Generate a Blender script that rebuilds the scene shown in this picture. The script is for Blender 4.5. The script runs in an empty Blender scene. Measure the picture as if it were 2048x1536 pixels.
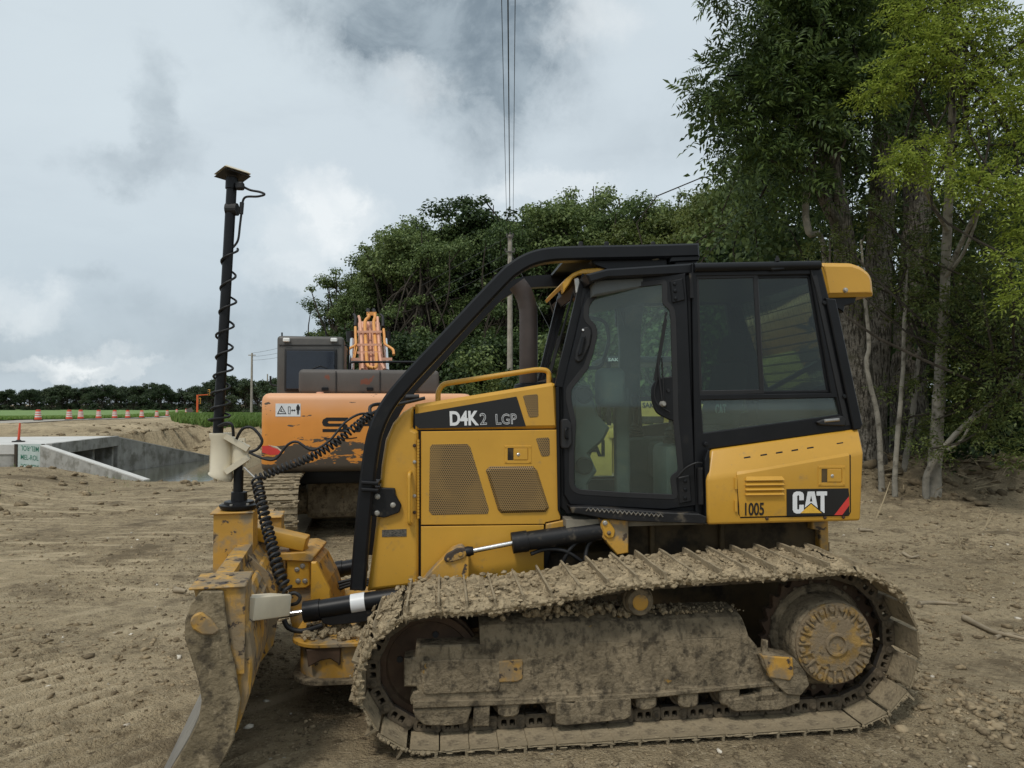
import bpy, bmesh, math, random
import numpy as np
from mathutils import Vector, Matrix, geometry
R_ = math.radians
random.seed(7); rng = np.random.default_rng(7)
scene = bpy.context.scene
col = scene.collection

# ------------------------------------------------------------------ camera
FPX, HZ, CAMZ = 1450.0, 808.0, 1.88          # focal length in photo pixels, horizon row, eye height
PITCH = math.atan((HZ - 768.0) / FPX)
cam_d = bpy.data.cameras.new('camera'); cam = bpy.data.objects.new('camera', cam_d); col.objects.link(cam)
cam.location = (0, 0, CAMZ); cam.rotation_euler = (math.pi / 2 + PITCH, 0, 0)
cam_d.sensor_width = 36.0; cam_d.lens = 36.0 * FPX / 2048.0
cam_d.clip_start = 0.1; cam_d.clip_end = 4000.0
scene.camera = cam

# ------------------------------------------------------------------ world: overcast sky with broken cloud
SUN_EL, SUN_AZ = R_(58), R_(205)             # azimuth clockwise from +Y: behind the camera, a little left
world = bpy.data.worlds.new('World'); scene.world = world; world.use_nodes = True
wn = world.node_tree.nodes; wl = world.node_tree.links; wn.clear()
def wnode(t, **kw):
    n = wn.new(t)
    for k, v in kw.items(): setattr(n, k, v)
    return n
def wmath(op, a, b=None, c=None, clamp=False):
    n = wnode('ShaderNodeMath', operation=op, use_clamp=clamp)
    for i, v in enumerate((a, b, c)):
        if v is None: continue
        if isinstance(v, (int, float)): n.inputs[i].default_value = v
        else: wl.new(v, n.inputs[i])
    return n.outputs[0]
def wnoise(vec, scale, detail, rough=0.55, dist=0.0):
    n = wnode('ShaderNodeTexNoise'); n.inputs['Scale'].default_value = scale; n.inputs['Detail'].default_value = detail
    n.inputs['Roughness'].default_value = rough; n.inputs['Distortion'].default_value = dist
    wl.new(vec, n.inputs['Vector']); return n
def wmix(fac, a, b):
    n = wnode('ShaderNodeMix', data_type='RGBA')
    for i, v in ((0, fac), (6, a), (7, b)):
        if isinstance(v, (int, float)): n.inputs[i].default_value = v
        elif isinstance(v, tuple): n.inputs[i].default_value = (*v, 1)
        else: wl.new(v, n.inputs[i])
    return n.outputs[2]
def wsmooth(v, lo, hi):
    n = wnode('ShaderNodeMapRange', interpolation_type='SMOOTHSTEP')
    n.inputs[1].default_value = lo; n.inputs[2].default_value = hi; wl.new(v, n.inputs[0]); return n.outputs[0]
sky = wnode('ShaderNodeTexSky', sky_type='NISHITA'); sky.sun_disc = False
sky.sun_elevation = SUN_EL; sky.sun_rotation = SUN_AZ; sky.air_density = 1.0; sky.dust_density = 2.0
tc = wnode('ShaderNodeTexCoord'); gen = tc.outputs['Generated']
sep = wnode('ShaderNodeSeparateXYZ'); wl.new(gen, sep.inputs[0])
up = sep.outputs[2]
# flatten clouds towards the horizon
zz = wmath('ADD', wmath('MAXIMUM', up, 0.0), 0.16)
cmb = wnode('ShaderNodeCombineXYZ')
wl.new(wmath('DIVIDE', sep.outputs[0], zz), cmb.inputs[0]); wl.new(wmath('DIVIDE', sep.outputs[1], zz), cmb.inputs[1])
wl.new(wmath('MULTIPLY', up, 3.0), cmb.inputs[2])
cl = cmb.outputs[0]
n_big = wnoise(cl, 0.75, 6, 0.55, 0.3).outputs[0]
n_mid = wnoise(cl, 2.1, 8, 0.6, 0.4).outputs[0]
n_fine = wnoise(gen, 13.0, 9, 0.64, 0.6).outputs[0]
warp = wnode('ShaderNodeVectorMath', operation='SUBTRACT')
nw = wnoise(gen, 9.0, 9, 0.66); wl.new(nw.outputs[1], warp.inputs[0]); warp.inputs[1].default_value = (0.5, 0.5, 0.5)
wsc = wnode('ShaderNodeVectorMath', operation='SCALE'); wl.new(warp.outputs[0], wsc.inputs[0]); wsc.inputs['Scale'].default_value = 0.15
wad = wnode('ShaderNodeVectorMath', operation='ADD'); wl.new(gen, wad.inputs[0]); wl.new(wsc.outputs[0], wad.inputs[1])
def ray(px, py):
    x = (px - 1024.0) / FPX; y = (768.0 - py) / FPX; c, s = math.cos(PITCH), math.sin(PITCH)
    return np.array([x, c - y * s, s + y * c])
def cloud_lump(px, py, rx, ry, soft=0.5):
    """a single cloud in the direction of a sky position; rx, ry its half extents in radians"""
    d = Vector(ray(px, py)).normalized(); e1 = d.cross(Vector((0, 0, 1))).normalized(); e2 = e1.cross(d)
    s = wnode('ShaderNodeVectorMath', operation='SUBTRACT'); wl.new(wad.outputs[0], s.inputs[0]); s.inputs[1].default_value = d
    out = []
    for e, r in ((e1, rx), (e2, ry)):
        q = wnode('ShaderNodeVectorMath', operation='DOT_PRODUCT'); wl.new(s.outputs[0], q.inputs[0]); q.inputs[1].default_value = e / r
        out.append(wmath('POWER', wmath('ABSOLUTE', q.outputs['Value']), 2.0))
    q = wnode('ShaderNodeVectorMath', operation='DOT_PRODUCT'); wl.new(gen, q.inputs[0]); q.inputs[1].default_value = d
    front = wmath('GREATER_THAN', q.outputs['Value'], 0.2)
    r2 = wmath('SQRT', wmath('ADD', out[0], out[1]))
    n = wnode('ShaderNodeMapRange', interpolation_type='SMOOTHSTEP'); wl.new(r2, n.inputs[0])
    n.inputs[1].default_value = 1.0 + soft * .4; n.inputs[2].default_value = 1.0 - soft; n.inputs[3].default_value = 0; n.inputs[4].default_value = 1
    return wmath('MULTIPLY', n.outputs[0], front)
def addall(lst):
    r = lst[0]
    for x in lst[1:]: r = wmath('ADD', r, x)
    return r
dark = addall([wmath('MULTIPLY', cloud_lump(*a), k) for a, k in (
    ((885, 0, .21, .11, .8), .78), ((905, 100, .15, .085, .8), .52), ((965, 195, .085, .10, .8), .60), ((690, 30, .10, .05, 1.), .34), ((1090, 50, .09, .08, 1.), .30),
    ((300, 190, .034, .06, .8), .38), ((330, 300, .045, .04, .8), .36), ((235, 340, .045, .03, .8), .32), ((195, 550, .03, .018, 1.), .26),
    ((60, 720, .20, .035, 1.), .34), ((420, 650, .16, .05, 1.), .32), ((1330, 290, .12, .05, 1.), .16), ((560, 610, .09, .035, 1.), .25),
    ((30, 640, .06, .03, .9), .20), ((1150, 190, .05, .04, 1.), .22))])
bright = addall([wmath('MULTIPLY', cloud_lump(*a), k) for a, k in (
    ((640, 390, .055, .045, .55), .62), ((675, 450, .06, .055, .6), .50), ((600, 480, .06, .05, .5), .35), ((45, 585, .06, .035, .6), .45),
    ((190, 715, .06, .018, .6), .45), ((110, 730, .05, .016, .5), .4), ((1100, 380, .10, .03, .5), .5), ((1180, 40, .07, .05, .6), .5),
    ((840, 190, .05, .03, .6), .3), ((250, 745, .05, .012, .5), .45), ((560, 560, .05, .03, .6), .3))])
base = wmix(wsmooth(n_big, 0.34, 0.66), (0.600, 0.675, 0.715), (0.560, 0.630, 0.675))
base = wmix(wmath('MULTIPLY', wsmooth(n_mid, 0.52, 0.78), 0.20), base, (0.42, 0.475, 0.525))
base = wmix(wmath('MULTIPLY', wsmooth(up, 0.33, 0.06), 0.55), base, (0.40, 0.475, 0.535))
grain = wmath('ADD', wmath('MULTIPLY', wsmooth(n_fine, 0.36, 0.62), 0.45), 0.75)
deep = wmix(wsmooth(wnoise(gen, 6.0, 9, 0.62, 0.8).outputs[0], 0.34, 0.66), (0.190, 0.240, 0.280), (0.340, 0.405, 0.450))
base = wmix(wmath('MULTIPLY', dark, grain, clamp=True), base, deep)
base = wmix(wmath('MULTIPLY', bright, grain, clamp=True), base, (0.76, 0.80, 0.815))
SKY_K = 0.10
scl = wnode('ShaderNodeVectorMath', operation='SCALE'); wl.new(base, scl.inputs[0]); scl.inputs['Scale'].default_value = 1.0 / SKY_K
cov = wmix(0.93, sky.outputs[0], scl.outputs[0])
bg = wnode('ShaderNodeBackground'); wl.new(cov, bg.inputs[0]); bg.inputs[1].default_value = SKY_K
wo = wnode('ShaderNodeOutputWorld'); wl.new(bg.outputs[0], wo.inputs[0])
world.cycles.sampling_method = 'MANUAL'; world.cycles.sample_map_resolution = 512

# ------------------------------------------------------------------ sun through thin cloud
sd = bpy.data.lights.new('sun', 'SUN'); sun = bpy.data.objects.new('sun', sd); col.objects.link(sun)
sd.energy = 1.5; sd.angle = R_(10); sd.color = (1.0, 0.95, 0.87)
sun_dir = Vector((math.sin(SUN_AZ) * math.cos(SUN_EL), math.cos(SUN_AZ) * math.cos(SUN_EL), math.sin(SUN_EL)))
sun.rotation_euler = sun_dir.to_track_quat('Z', 'Y').to_euler()
sun.location = sun_dir * 50

vs = scene.view_settings
vs.view_transform = 'Standard'; vs.look = 'None'; vs.exposure = 0.22; vs.gamma = 1.0; vs.use_curve_mapping = False
scene.cycles.use_denoising = True
scene.cycles.max_bounces = 8; scene.cycles.transparent_max_bounces = 16

# ------------------------------------------------------------------ positions
CAM = np.array([0, 0, CAMZ])
def at(px, py, depth):
    d = ray(px, py); return Vector(CAM + d * (depth / d[1]))
def atz(px, py, z):
    d = ray(px, py); return Vector(CAM + d * ((z - CAMZ) / d[2]))
# the bulldozer's own frame: a runs rearwards, b across it away from the near track's outer edge, z up
TH, PH = R_(5.5), R_(0.6)
DZ = Matrix.Rotation(TH, 4, 'Z') @ Matrix.Rotation(-PH, 4, 'Y')
DO = atz(866, 1520, 0.0)
_R = np.array(DZ.to_3x3()); _o = _R.T @ (CAM - np.array(DO))
def T(px, py, b, a0=0.0, k=0.0):
    d = _R.T @ ray(px, py); t = (b + k * (_o[0] - a0) - _o[1]) / (d[1] - k * d[0])
    p = _o + t * d; return (float(p[0]), float(p[2]))
def P(b, *pts): return [T(x, y, b) for x, y in pts]

# ------------------------------------------------------------------ objects
def tag(o, label=None, cat=None, group=None, kind=None):
    if label: o['label'] = label
    if cat: o['category'] = cat
    if group: o['group'] = group
    if kind: o['kind'] = kind
    return o
def empty(name, loc=(0, 0, 0), rz=0, parent=None):
    o = bpy.data.objects.new(name, None); col.objects.link(o); o.location = loc; o.rotation_euler = (0, 0, rz)
    o.empty_display_size = .2
    if parent: o.parent = parent
    return o
def link(name, me, mat=None, parent=None, smooth=None):
    o = bpy.data.objects.new(name, me); col.objects.link(o)
    if mat is not None and len(me.materials) == 0: me.materials.append(mat)
    if parent: o.parent = parent
    if smooth is not None:
        me.polygons.foreach_set('use_smooth', [True] * len(me.polygons))
        if smooth < 180: me.set_sharp_from_angle(angle=R_(smooth))
    return o
def fast_mesh(name, v, f, mat=None, parent=None, smooth=None, mat_idx=None):
    """v Nx3, f MxK arrays"""
    v = np.asarray(v, np.float32); f = np.asarray(f, np.int32); m, k = f.shape
    me = bpy.data.meshes.new(name); me.vertices.add(len(v)); me.vertices.foreach_set('co', v.ravel())
    me.loops.add(m * k); me.loops.foreach_set('vertex_index', f.ravel())
    me.polygons.add(m); me.polygons.foreach_set('loop_start', np.arange(0, m * k, k, dtype=np.int32))
    me.polygons.foreach_set('loop_total', np.full(m, k, np.int32))
    me.update(calc_edges=True); me.validate()
    return link(name, me, mat, parent, smooth)
class MB:
    """collects pieces of one part"""
    def __init__(s): s.v = []; s.f = []
    def add(s, v, f):
        n = len(s.v); s.v += [tuple(x) for x in v]; s.f += [tuple(i + n for i in q) for q in f]; return s
    def box(s, c, size, rot=None, taper=1.0):
        x, y, z = (q / 2 for q in size)
        v = [Vector(p) for p in ((-x, -y, -z), (x, -y, -z), (x, y, -z), (-x, y, -z), (-x * taper, -y * taper, z), (x * taper, -y * taper, z), (x * taper, y * taper, z), (-x * taper, y * taper, z))]
        if rot is not None: v = [rot @ p for p in v]
        v = [p + Vector(c) for p in v]
        return s.add(v, [(0, 3, 2, 1), (4, 5, 6, 7), (0, 1, 5, 4), (1, 2, 6, 5), (2, 3, 7, 6), (3, 0, 4, 7)])
    def tube(s, pts, r, seg=10, cap=True):
        pts = [Vector(p) for p in pts]; n = len(pts); rr = r if hasattr(r, '__len__') else [r] * n
        ref = None; rings = []
        for i, p in enumerate(pts):
            t = (pts[min(i + 1, n - 1)] - pts[max(i - 1, 0)])
            if t.length < 1e-9: t = Vector((0, 0, 1))
            t.normalize()
            if ref is None:
                ref = Vector((0, 0, 1)) if abs(t.z) < .9 else Vector((1, 0, 0))
            u = (ref - t * ref.dot(t)).normalized(); w = t.cross(u); ref = u
            rings.append([p + (u * math.cos(k * 2 * math.pi / seg) + w * math.sin(k * 2 * math.pi / seg)) * rr[i] for k in range(seg)])
        v = [q for rg in rings for q in rg]; f = []
        for i in range(n - 1):
            for k in range(seg):
                k2 = (k + 1) % seg; f.append((i * seg + k, i * seg + k2, (i + 1) * seg + k2, (i + 1) * seg + k))
        if cap: f.append(tuple(range(seg))[::-1]); f.append(tuple((n - 1) * seg + k for k in range(seg)))
        return s.add(v, f)
    def bar(s, p0, p1, w, h, upv=(0, 0, 1)):
        p0, p1 = Vector(p0), Vector(p1); t = (p1 - p0).normalized(); u = t.cross(Vector(upv)).normalized(); q = u.cross(t)
        v = [p + u * (i * w / 2) + q * (j * h / 2) for p in (p0, p1) for i, j in ((-1, -1), (1, -1), (1, 1), (-1, 1))]
        return s.add(v, [(0, 3, 2, 1), (4, 5, 6, 7), (0, 1, 5, 4), (1, 2, 6, 5), (2, 3, 7, 6), (3, 0, 4, 7)])
    def lathe(s, origin, axis, prof, seg=24):
        """prof: (distance along axis, radius)"""
        o = Vector(origin); t = Vector(axis).normalized(); ref = Vector((0, 0, 1)) if abs(t.z) < .9 else Vector((1, 0, 0))
        u = (ref - t * ref.dot(t)).normalized(); w = t.cross(u)
        v = [o + t * d + (u * math.cos(k * 2 * math.pi / seg) + w * math.sin(k * 2 * math.pi / seg)) * r for d, r in prof for k in range(seg)]
        f = [(i * seg + k, i * seg + (k + 1) % seg, (i + 1) * seg + (k + 1) % seg, (i + 1) * seg + k) for i in range(len(prof) - 1) for k in range(seg)]
        f.append(tuple(range(seg))[::-1]); f.append(tuple((len(prof) - 1) * seg + k for k in range(seg)))
        return s.add(v, f)
    def plate(s, outer, b, thick, holes=(), ch=.004, shear=None):
        """flat cut plate in the (a, z) plane; its face looks towards -b; edges chamfered"""
        def area(p): return sum(p[i][0] * p[(i + 1) % len(p)][1] - p[(i + 1) % len(p)][0] * p[i][1] for i in range(len(p))) / 2
        def inset(p, d):
            n = len(p); out = []
            for i in range(n):
                a, q, c = Vector(p[i - 1]), Vector(p[i]), Vector(p[(i + 1) % n])
                e1 = (q - a); e2 = (c - q)
                if e1.length < 1e-7 or e2.length < 1e-7: out.append(q); continue
                e1.normalize(); e2.normalize()
                n1 = Vector((-e1.y, e1.x)); n2 = Vector((-e2.y, e2.x)); m = n1 + n2
                if m.length < 1e-4: out.append(q + n1 * d); continue
                m.normalize(); out.append(q + m * (d / max(.35, m.dot(n1))))
            return out
        loops = []
        for k, p in enumerate([outer] + list(holes)):
            p = [Vector((float(x[0]), float(x[1]))) for x in p]
            if (area(p) > 0) != (k == 0): p = p[::-1]
            loops.append(p)
        ins = [inset(p, ch) if ch else p for p in loops]
        B = lambda q, bb: (q[0], bb + (shear[1] * (q[0] - shear[0]) if shear else 0.0), q[1])
        flat = [q for lp in ins for q in lp]
        tris = geometry.tessellate_polygon([[Vector((q[0], q[1], 0)) for q in lp] for lp in ins])
        v = [B(q, b) for q in flat]; f = []
        for t in tris:
            a, c, d = (flat[i] for i in t)
            s_ = (c[0] - a[0]) * (d[1] - a[1]) - (d[0] - a[0]) * (c[1] - a[1])
            if abs(s_) < 1e-12: continue
            f.append(t if s_ > 0 else (t[0], t[2], t[1]))
        n0 = len(v); v += [B(q, b + ch) for lp in loops for q in lp]; n1 = len(v); v += [B(q, b + thick) for lp in loops for q in lp]
        f += [(q[0] + n1, q[2] + n1, q[1] + n1) for q in f]
        k = 0
        for lp in loops:
            m = len(lp)
            for i in range(m):
                j = (i + 1) % m
                if ch: f.append((k + j, k + i, n0 + k + i, n0 + k + j))
                f.append((n0 + k + j, n0 + k + i, n1 + k + i, n1 + k + j))
            k += m
        return s.add(v, f)
    def build(s, name, mat, parent=None, smooth=None):
        me = bpy.data.meshes.new(name); me.from_pydata(s.v, [], s.f); me.update()
        bm = bmesh.new(); bm.from_mesh(me); bmesh.ops.recalc_face_normals(bm, faces=bm.faces); bm.to_mesh(me); bm.free()
        return link(name, me, mat, parent, smooth)
    def bevel(s, width, seg=2, angle=35):
        me = bpy.data.meshes.new('t'); me.from_pydata(s.v, [], s.f)
        bm = bmesh.new(); bm.from_mesh(me); bmesh.ops.recalc_face_normals(bm, faces=bm.faces)
        ed = [e for e in bm.edges if len(e.link_faces) == 2 and e.calc_face_angle(0) > R_(angle)]
        bmesh.ops.bevel(bm, geom=ed, offset=width, segments=seg, profile=.5, affect='EDGES', clamp_overlap=True)
        s.v = [tuple(v.co) for v in bm.verts]; bm.verts.index_update(); s.f = [tuple(v.index for v in f.verts) for f in bm.faces]
        bm.free(); bpy.data.meshes.remove(me); return s
def rnd(pts, r, n=4):
    """round the corners of a 2-D polygon"""
    out = []; m = len(pts); rr = r if hasattr(r, '__len__') else [r] * m
    for i in range(m):
        a, q, c = Vector(pts[i - 1][:2]), Vector(pts[i][:2]), Vector(pts[(i + 1) % m][:2])
        d1 = (a - q); d2 = (c - q); k = min(rr[i], d1.length * .45, d2.length * .45)
        if k < 1e-5: out.append((q.x, q.y)); continue
        p1 = q + d1.normalized() * k; p2 = q + d2.normalized() * k
        for j in range(n + 1):
            t = j / n; w = p1 * (1 - t) ** 2 + q * (2 * t * (1 - t)) + p2 * t * t; out.append((w.x, w.y))
    return out
def smooth_path(pts, n=8):
    """Catmull-Rom through points"""
    pts = [Vector(p) for p in pts]; out = []
    for i in range(len(pts) - 1):
        p0 = pts[max(i - 1, 0)]; p1 = pts[i]; p2 = pts[i + 1]; p3 = pts[min(i + 2, len(pts) - 1)]
        for j in range(n):
            t = j / n
            out.append(.5 * ((2 * p1) + (p2 - p0) * t + (2 * p0 - 5 * p1 + 4 * p2 - p3) * t * t + (3 * p1 - p0 - 3 * p2 + p3) * t ** 3))
    out.append(pts[-1]); return out
def round_path(pts, r, n=5):
    """polyline in space with rounded bends"""
    pts = [Vector(p) for p in pts]; out = [pts[0]]
    for i in range(1, len(pts) - 1):
        a, q, c = pts[i - 1], pts[i], pts[i + 1]; d1 = a - q; d2 = c - q; k = min(r, d1.length * .45, d2.length * .45)
        p1 = q + d1.normalized() * k; p2 = q + d2.normalized() * k
        out += [p1 * (1 - t) ** 2 + q * (2 * t * (1 - t)) + p2 * t * t for t in (j / n for j in range(n + 1))]
    return out + [pts[-1]]
def coil(path, r, turns, phase=0.0, step=14, crowd=1.0):
    """helix points round a path"""
    path = [Vector(p) for p in path]; L = [0.0]
    for i in range(1, len(path)): L.append(L[-1] + (path[i] - path[i - 1]).length)
    out = []; n = int(turns * step); ref = Vector((0, 1, 0))
    for k in range(n + 1):
        s = L[-1] * (1 - (1 - k / n) ** crowd); i = 0
        while i < len(L) - 2 and L[i + 1] < s: i += 1
        t = (s - L[i]) / max(1e-9, L[i + 1] - L[i]); p = path[i].lerp(path[i + 1], t); d = (path[i + 1] - path[i]).normalized()
        u = (ref - d * ref.dot(d)).normalized(); w = d.cross(u); an = phase + 2 * math.pi * turns * k / n
        rr = r(k / n) if callable(r) else r
        out.append(p + (u * math.cos(an) + w * math.sin(an)) * rr)
    return out
def text_mesh(body, outline=0.0, offset=0.0, extrude=.001):
    cu = bpy.data.curves.new('txt', 'FONT'); cu.body = body; cu.size = 1.0; cu.resolution_u = 5
    if outline: cu.fill_mode = 'NONE' if hasattr(cu, 'fill_mode') else 'BOTH'; cu.bevel_depth = outline; cu.bevel_resolution = 0
    else: cu.offset = offset; cu.extrude = extrude
    o = bpy.data.objects.new('txt', cu); me = bpy.data.meshes.new_from_object(o)
    bpy.data.objects.remove(o); bpy.data.curves.remove(cu); return me
def lettering(name, body, quad, b_fn, mat, parent, outline=0.0, offset=0.0, to3=None):
    """stretch text into a quad (bl, br, tr, tl) of 2-D points; to3 maps 2-D to space"""
    me = text_mesh(body, outline, offset); me.materials.clear()
    n = len(me.vertices); co = np.empty(n * 3); me.vertices.foreach_get('co', co); co = co.reshape(-1, 3)
    lo = co.min(0); hi = co.max(0); u = (co[:, 0] - lo[0]) / (hi[0] - lo[0]); w = (co[:, 1] - lo[1]) / (hi[1] - lo[1])
    q = np.array(quad, float)
    p = (q[0] * ((1 - u) * (1 - w))[:, None] + q[1] * (u * (1 - w))[:, None] + q[2] * (u * w)[:, None] + q[3] * ((1 - u) * w)[:, None])
    zz = co[:, 2] - lo[2]; zz = zz / max(zz.max(), 1e-6) * .0015
    v = np.array([to3(pp[0], pp[1], h) for pp, h in zip(p, zz)]) if to3 else np.stack([p[:, 0], b_fn - zz, p[:, 1]], 1)
    me.vertices.foreach_set('co', v.astype(np.float32).ravel()); me.update()
    bm = bmesh.new(); bm.from_mesh(me); bmesh.ops.recalc_face_normals(bm, faces=bm.faces); bm.to_mesh(me); bm.free()
    return link(name, me, mat, parent)

# ------------------------------------------------------------------ numpy noise
def _hash(ix, iy, seed):
    h = (ix.astype(np.int64) * 374761393 + iy.astype(np.int64) * 668265263 + seed * 1442695041) & 0x7fffffff
    h = ((h ^ (h >> 13)) * 1274126177) & 0x7fffffff
    h = ((h ^ (h >> 16)) * 2246822519) & 0x7fffffff
    return (h & 0xffff) / 65535.0
def vnoise(x, y, seed=0):
    ix = np.floor(x); iy = np.floor(y); fx = x - ix; fy = y - iy; fx = fx * fx * (3 - 2 * fx); fy = fy * fy * (3 - 2 * fy)
    a = _hash(ix, iy, seed); b = _hash(ix + 1, iy, seed); c = _hash(ix, iy + 1, seed); d = _hash(ix + 1, iy + 1, seed)
    return (a * (1 - fx) + b * fx) * (1 - fy) + (c * (1 - fx) + d * fx) * fy
def fbm(x, y, oct=4, seed=0, gain=.5):
    s = 0.0; a = 1.0; t = 0.0; x = np.asarray(x, float); y = np.asarray(y, float)
    for i in range(oct):
        s = s + a * vnoise(x, y, seed + i * 17); t += a; a *= gain; x = x * 2.03 + 11.3; y = y * 2.03 + 7.1
    return s / t - .5
def sstep(v, lo, hi):
    t = np.clip((np.asarray(v, float) - lo) / (hi - lo), 0, 1); return t * t * (3 - 2 * t)

# ------------------------------------------------------------------ materials
def lin(r, g, b):
    f = lambda c: c / 12.92 if c <= .04045 else ((c + .055) / 1.055) ** 2.4
    return tuple(f(c / 255.0) for c in (r, g, b))
def M(name, c, rough=.5, metal=0.0, var=.12, vscale=6.0, dirt=None, bump=None, spec=.5, chips=None, streak=None, coord='Object', coat=0.0, splash=None):
    """painted / worn surface. dirt=(colour, low, high, scale[, detail]); chips likewise with a sharp edge; bump=(strength, scale, distance)"""
    m = bpy.data.materials.new(name); m.use_nodes = True; nt = m.node_tree; N = nt.nodes; L = nt.links
    bs = N['Principled BSDF']; bs.inputs['Roughness'].default_value = rough; bs.inputs['Metallic'].default_value = metal
    bs.inputs['Specular IOR Level'].default_value = spec
    if coat: bs.inputs['Coat Weight'].default_value = coat
    tcn = N.new('ShaderNodeTexCoord'); vec = tcn.outputs[coord]
    def noise(scale, detail=5, v=None):
        n = N.new('ShaderNodeTexNoise'); n.inputs['Scale'].default_value = scale; n.inputs['Detail'].default_value = detail; n.inputs['Roughness'].default_value = .6
        L.new(v or vec, n.inputs['Vector']); return n.outputs[0]
    def mix(f, a, b):
        n = N.new('ShaderNodeMix'); n.data_type = 'RGBA'
        for i, q in ((0, f), (6, a), (7, b)):
            if isinstance(q, tuple): n.inputs[i].default_value = (*q[:3], 1)
            elif isinstance(q, (int, float)): n.inputs[i].default_value = q
            else: L.new(q, n.inputs[i])
        return n.outputs[2]
    def rng_(v, lo, hi, o0=0.0, o1=1.0):
        n = N.new('ShaderNodeMapRange'); n.interpolation_type = 'SMOOTHSTEP'; L.new(v, n.inputs[0])
        for i, q in enumerate((lo, hi, o0, o1)): n.inputs[i + 1].default_value = q
        return n.outputs[0]
    cc = mix(rng_(noise(vscale), .3, .7), tuple(q * (1 - var) for q in c), tuple(min(1, q * (1 + var)) for q in c))
    rr = None
    if streak:
        mp = N.new('ShaderNodeMapping'); L.new(vec, mp.inputs[0]); mp.inputs['Scale'].default_value = streak[3]
        cc = mix(rng_(noise(streak[4], 6, mp.outputs[0]), streak[1], streak[2]), cc, streak[0])
    if dirt:
        f = rng_(noise(dirt[3], 8 if len(dirt) < 5 else dirt[4]), dirt[1], dirt[2]); cc = mix(f, cc, dirt[0])
        rr = rng_(f, 0, 1, rough, min(1, rough + .35))
    if chips:
        cc = mix(rng_(noise(chips[3], 9), chips[1], chips[2]), cc, chips[0])
    if splash:                                                      # mud spatter: (colour, height where it ends, density, scale)
        sx = N.new('ShaderNodeSeparateXYZ'); L.new(vec, sx.inputs[0])
        zf_ = rng_(sx.outputs[2], splash[1], splash[1] - .9, 0.0, splash[2]); am = N.new('ShaderNodeMath'); am.operation = 'ADD'; L.new(noise(splash[3], 7), am.inputs[0]); L.new(zf_, am.inputs[1])
        cc = mix(rng_(am.outputs[0], .66, .76, 0.0, .55), cc, splash[0])
        a2 = N.new('ShaderNodeMath'); a2.operation = 'ADD'; L.new(noise(splash[3] * 4, 4), a2.inputs[0]); L.new(zf_, a2.inputs[1]); cc = mix(rng_(a2.outputs[0], .70, .76, 0.0, .6), cc, splash[0])
    L.new(cc, bs.inputs['Base Color'])
    if rr is not None: L.new(rr, bs.inputs['Roughness'])
    if bump:
        bp = N.new('ShaderNodeBump'); bp.inputs['Strength'].default_value = bump[0]; bp.inputs['Distance'].default_value = bump[2]
        L.new(noise(bump[1], 8), bp.inputs['Height']); L.new(bp.outputs[0], bs.inputs['Normal'])
    return m
MUD = (.235, .185, .120); MUD_D = (.120, .092, .060)
YEL = (.56, .300, .036)
mt = {}
mt['yellow'] = M('yellow_paint', YEL, .38, var=.05, vscale=2.5, dirt=((.36, .21, .06), .56, .86, 7), chips=((.06, .045, .03), .735, .76, 26), bump=(.05, 30, .01), splash=((.36, .225, .075), 1.85, .055, 14))
mt['yellow_dirty'] = M('yellow_paint_muddy', (.50, .27, .042), .5, var=.12, vscale=3, dirt=(MUD, .46, .64, 6), chips=((.07, .05, .035), .60, .64, 13), bump=(.2, 22, .01))
mt['yellow_worn'] = M('yellow_paint_scraped', (.46, .25, .04), .55, var=.15, vscale=4, dirt=((.22, .165, .098), .40, .58, 6), chips=((.055, .04, .03), .56, .60, 11), bump=(.5, 24, .012), streak=((.30, .205, .10), .5, .62, (12, 12, 2), 2))
mt['case'] = M('case_grime_and_shade', (.075, .048, .016), .7, var=.2, vscale=4, dirt=((.022, .018, .013), .4, .66, 5), bump=(.3, 18, .01))  # grime, with the base darkened to put underside shade into the colour
mt['black'] = M('black_paint', (.0065, .007, .0085), .42, var=.2, dirt=((.030, .027, .022), .60, .9, 6), bump=(.04, 60, .004), spec=.28)
mt['black_dusty'] = M('black_paint_dusty', (.010, .010, .011), .5, var=.2, dirt=((.11, .092, .066), .56, .78, 12), bump=(.2, 40, .005), spec=.3)
mt['rubber'] = M('black_rubber', (.008, .008, .009), .6, var=.15, bump=(.1, 60, .003))
mt['chrome'] = M('chrome_rod', (.75, .75, .74), .16, 1.0, var=.03)
mt['steel'] = M('bright_steel', (.42, .41, .39), .38, .9, var=.12, dirt=((.14, .11, .075), .55, .75, 20))
mt['zinc'] = M('zinc_bolt', (.40, .38, .34), .45, .7, var=.1)
mt['rail'] = M('polished_rail', (.30, .29, .28), .35, .9, var=.1, dirt=((.10, .08, .055), .55, .8, 30))
mt['mud'] = M('dried_mud', (.400, .318, .202), .95, var=.34, vscale=11, dirt=((.150, .114, .070), .50, .68, 30), bump=(1.0, 60, .025), spec=.12)
mt['mud_plate'] = M('clay_coated_steel', (.290, .234, .152), .85, var=.22, vscale=7, dirt=((.150, .120, .080), .50, .70, 14), chips=((.40, .33, .22), .62, .70, 22), bump=(.9, 50, .012), spec=.22)
mt['frame_mud'] = M('mud_smeared_frame', (.225, .180, .118), .9, var=.28, vscale=6, dirt=((.070, .057, .040), .50, .68, 15), chips=((.30, .175, .045), .68, .71, 8), bump=(1.0, 45, .016), spec=.2, streak=((.125, .100, .067), .50, .64, (9, 9, 4), 3))
mt['link'] = M('muddy_link_shade_darkened', (.13, .102, .068), .8, .1, var=.2, dirt=((.05, .042, .032), .46, .7, 16), bump=(.5, 50, .005), spec=.3)  # muddy steel, base colour darkened to deepen the shade in the undercarriage
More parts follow.
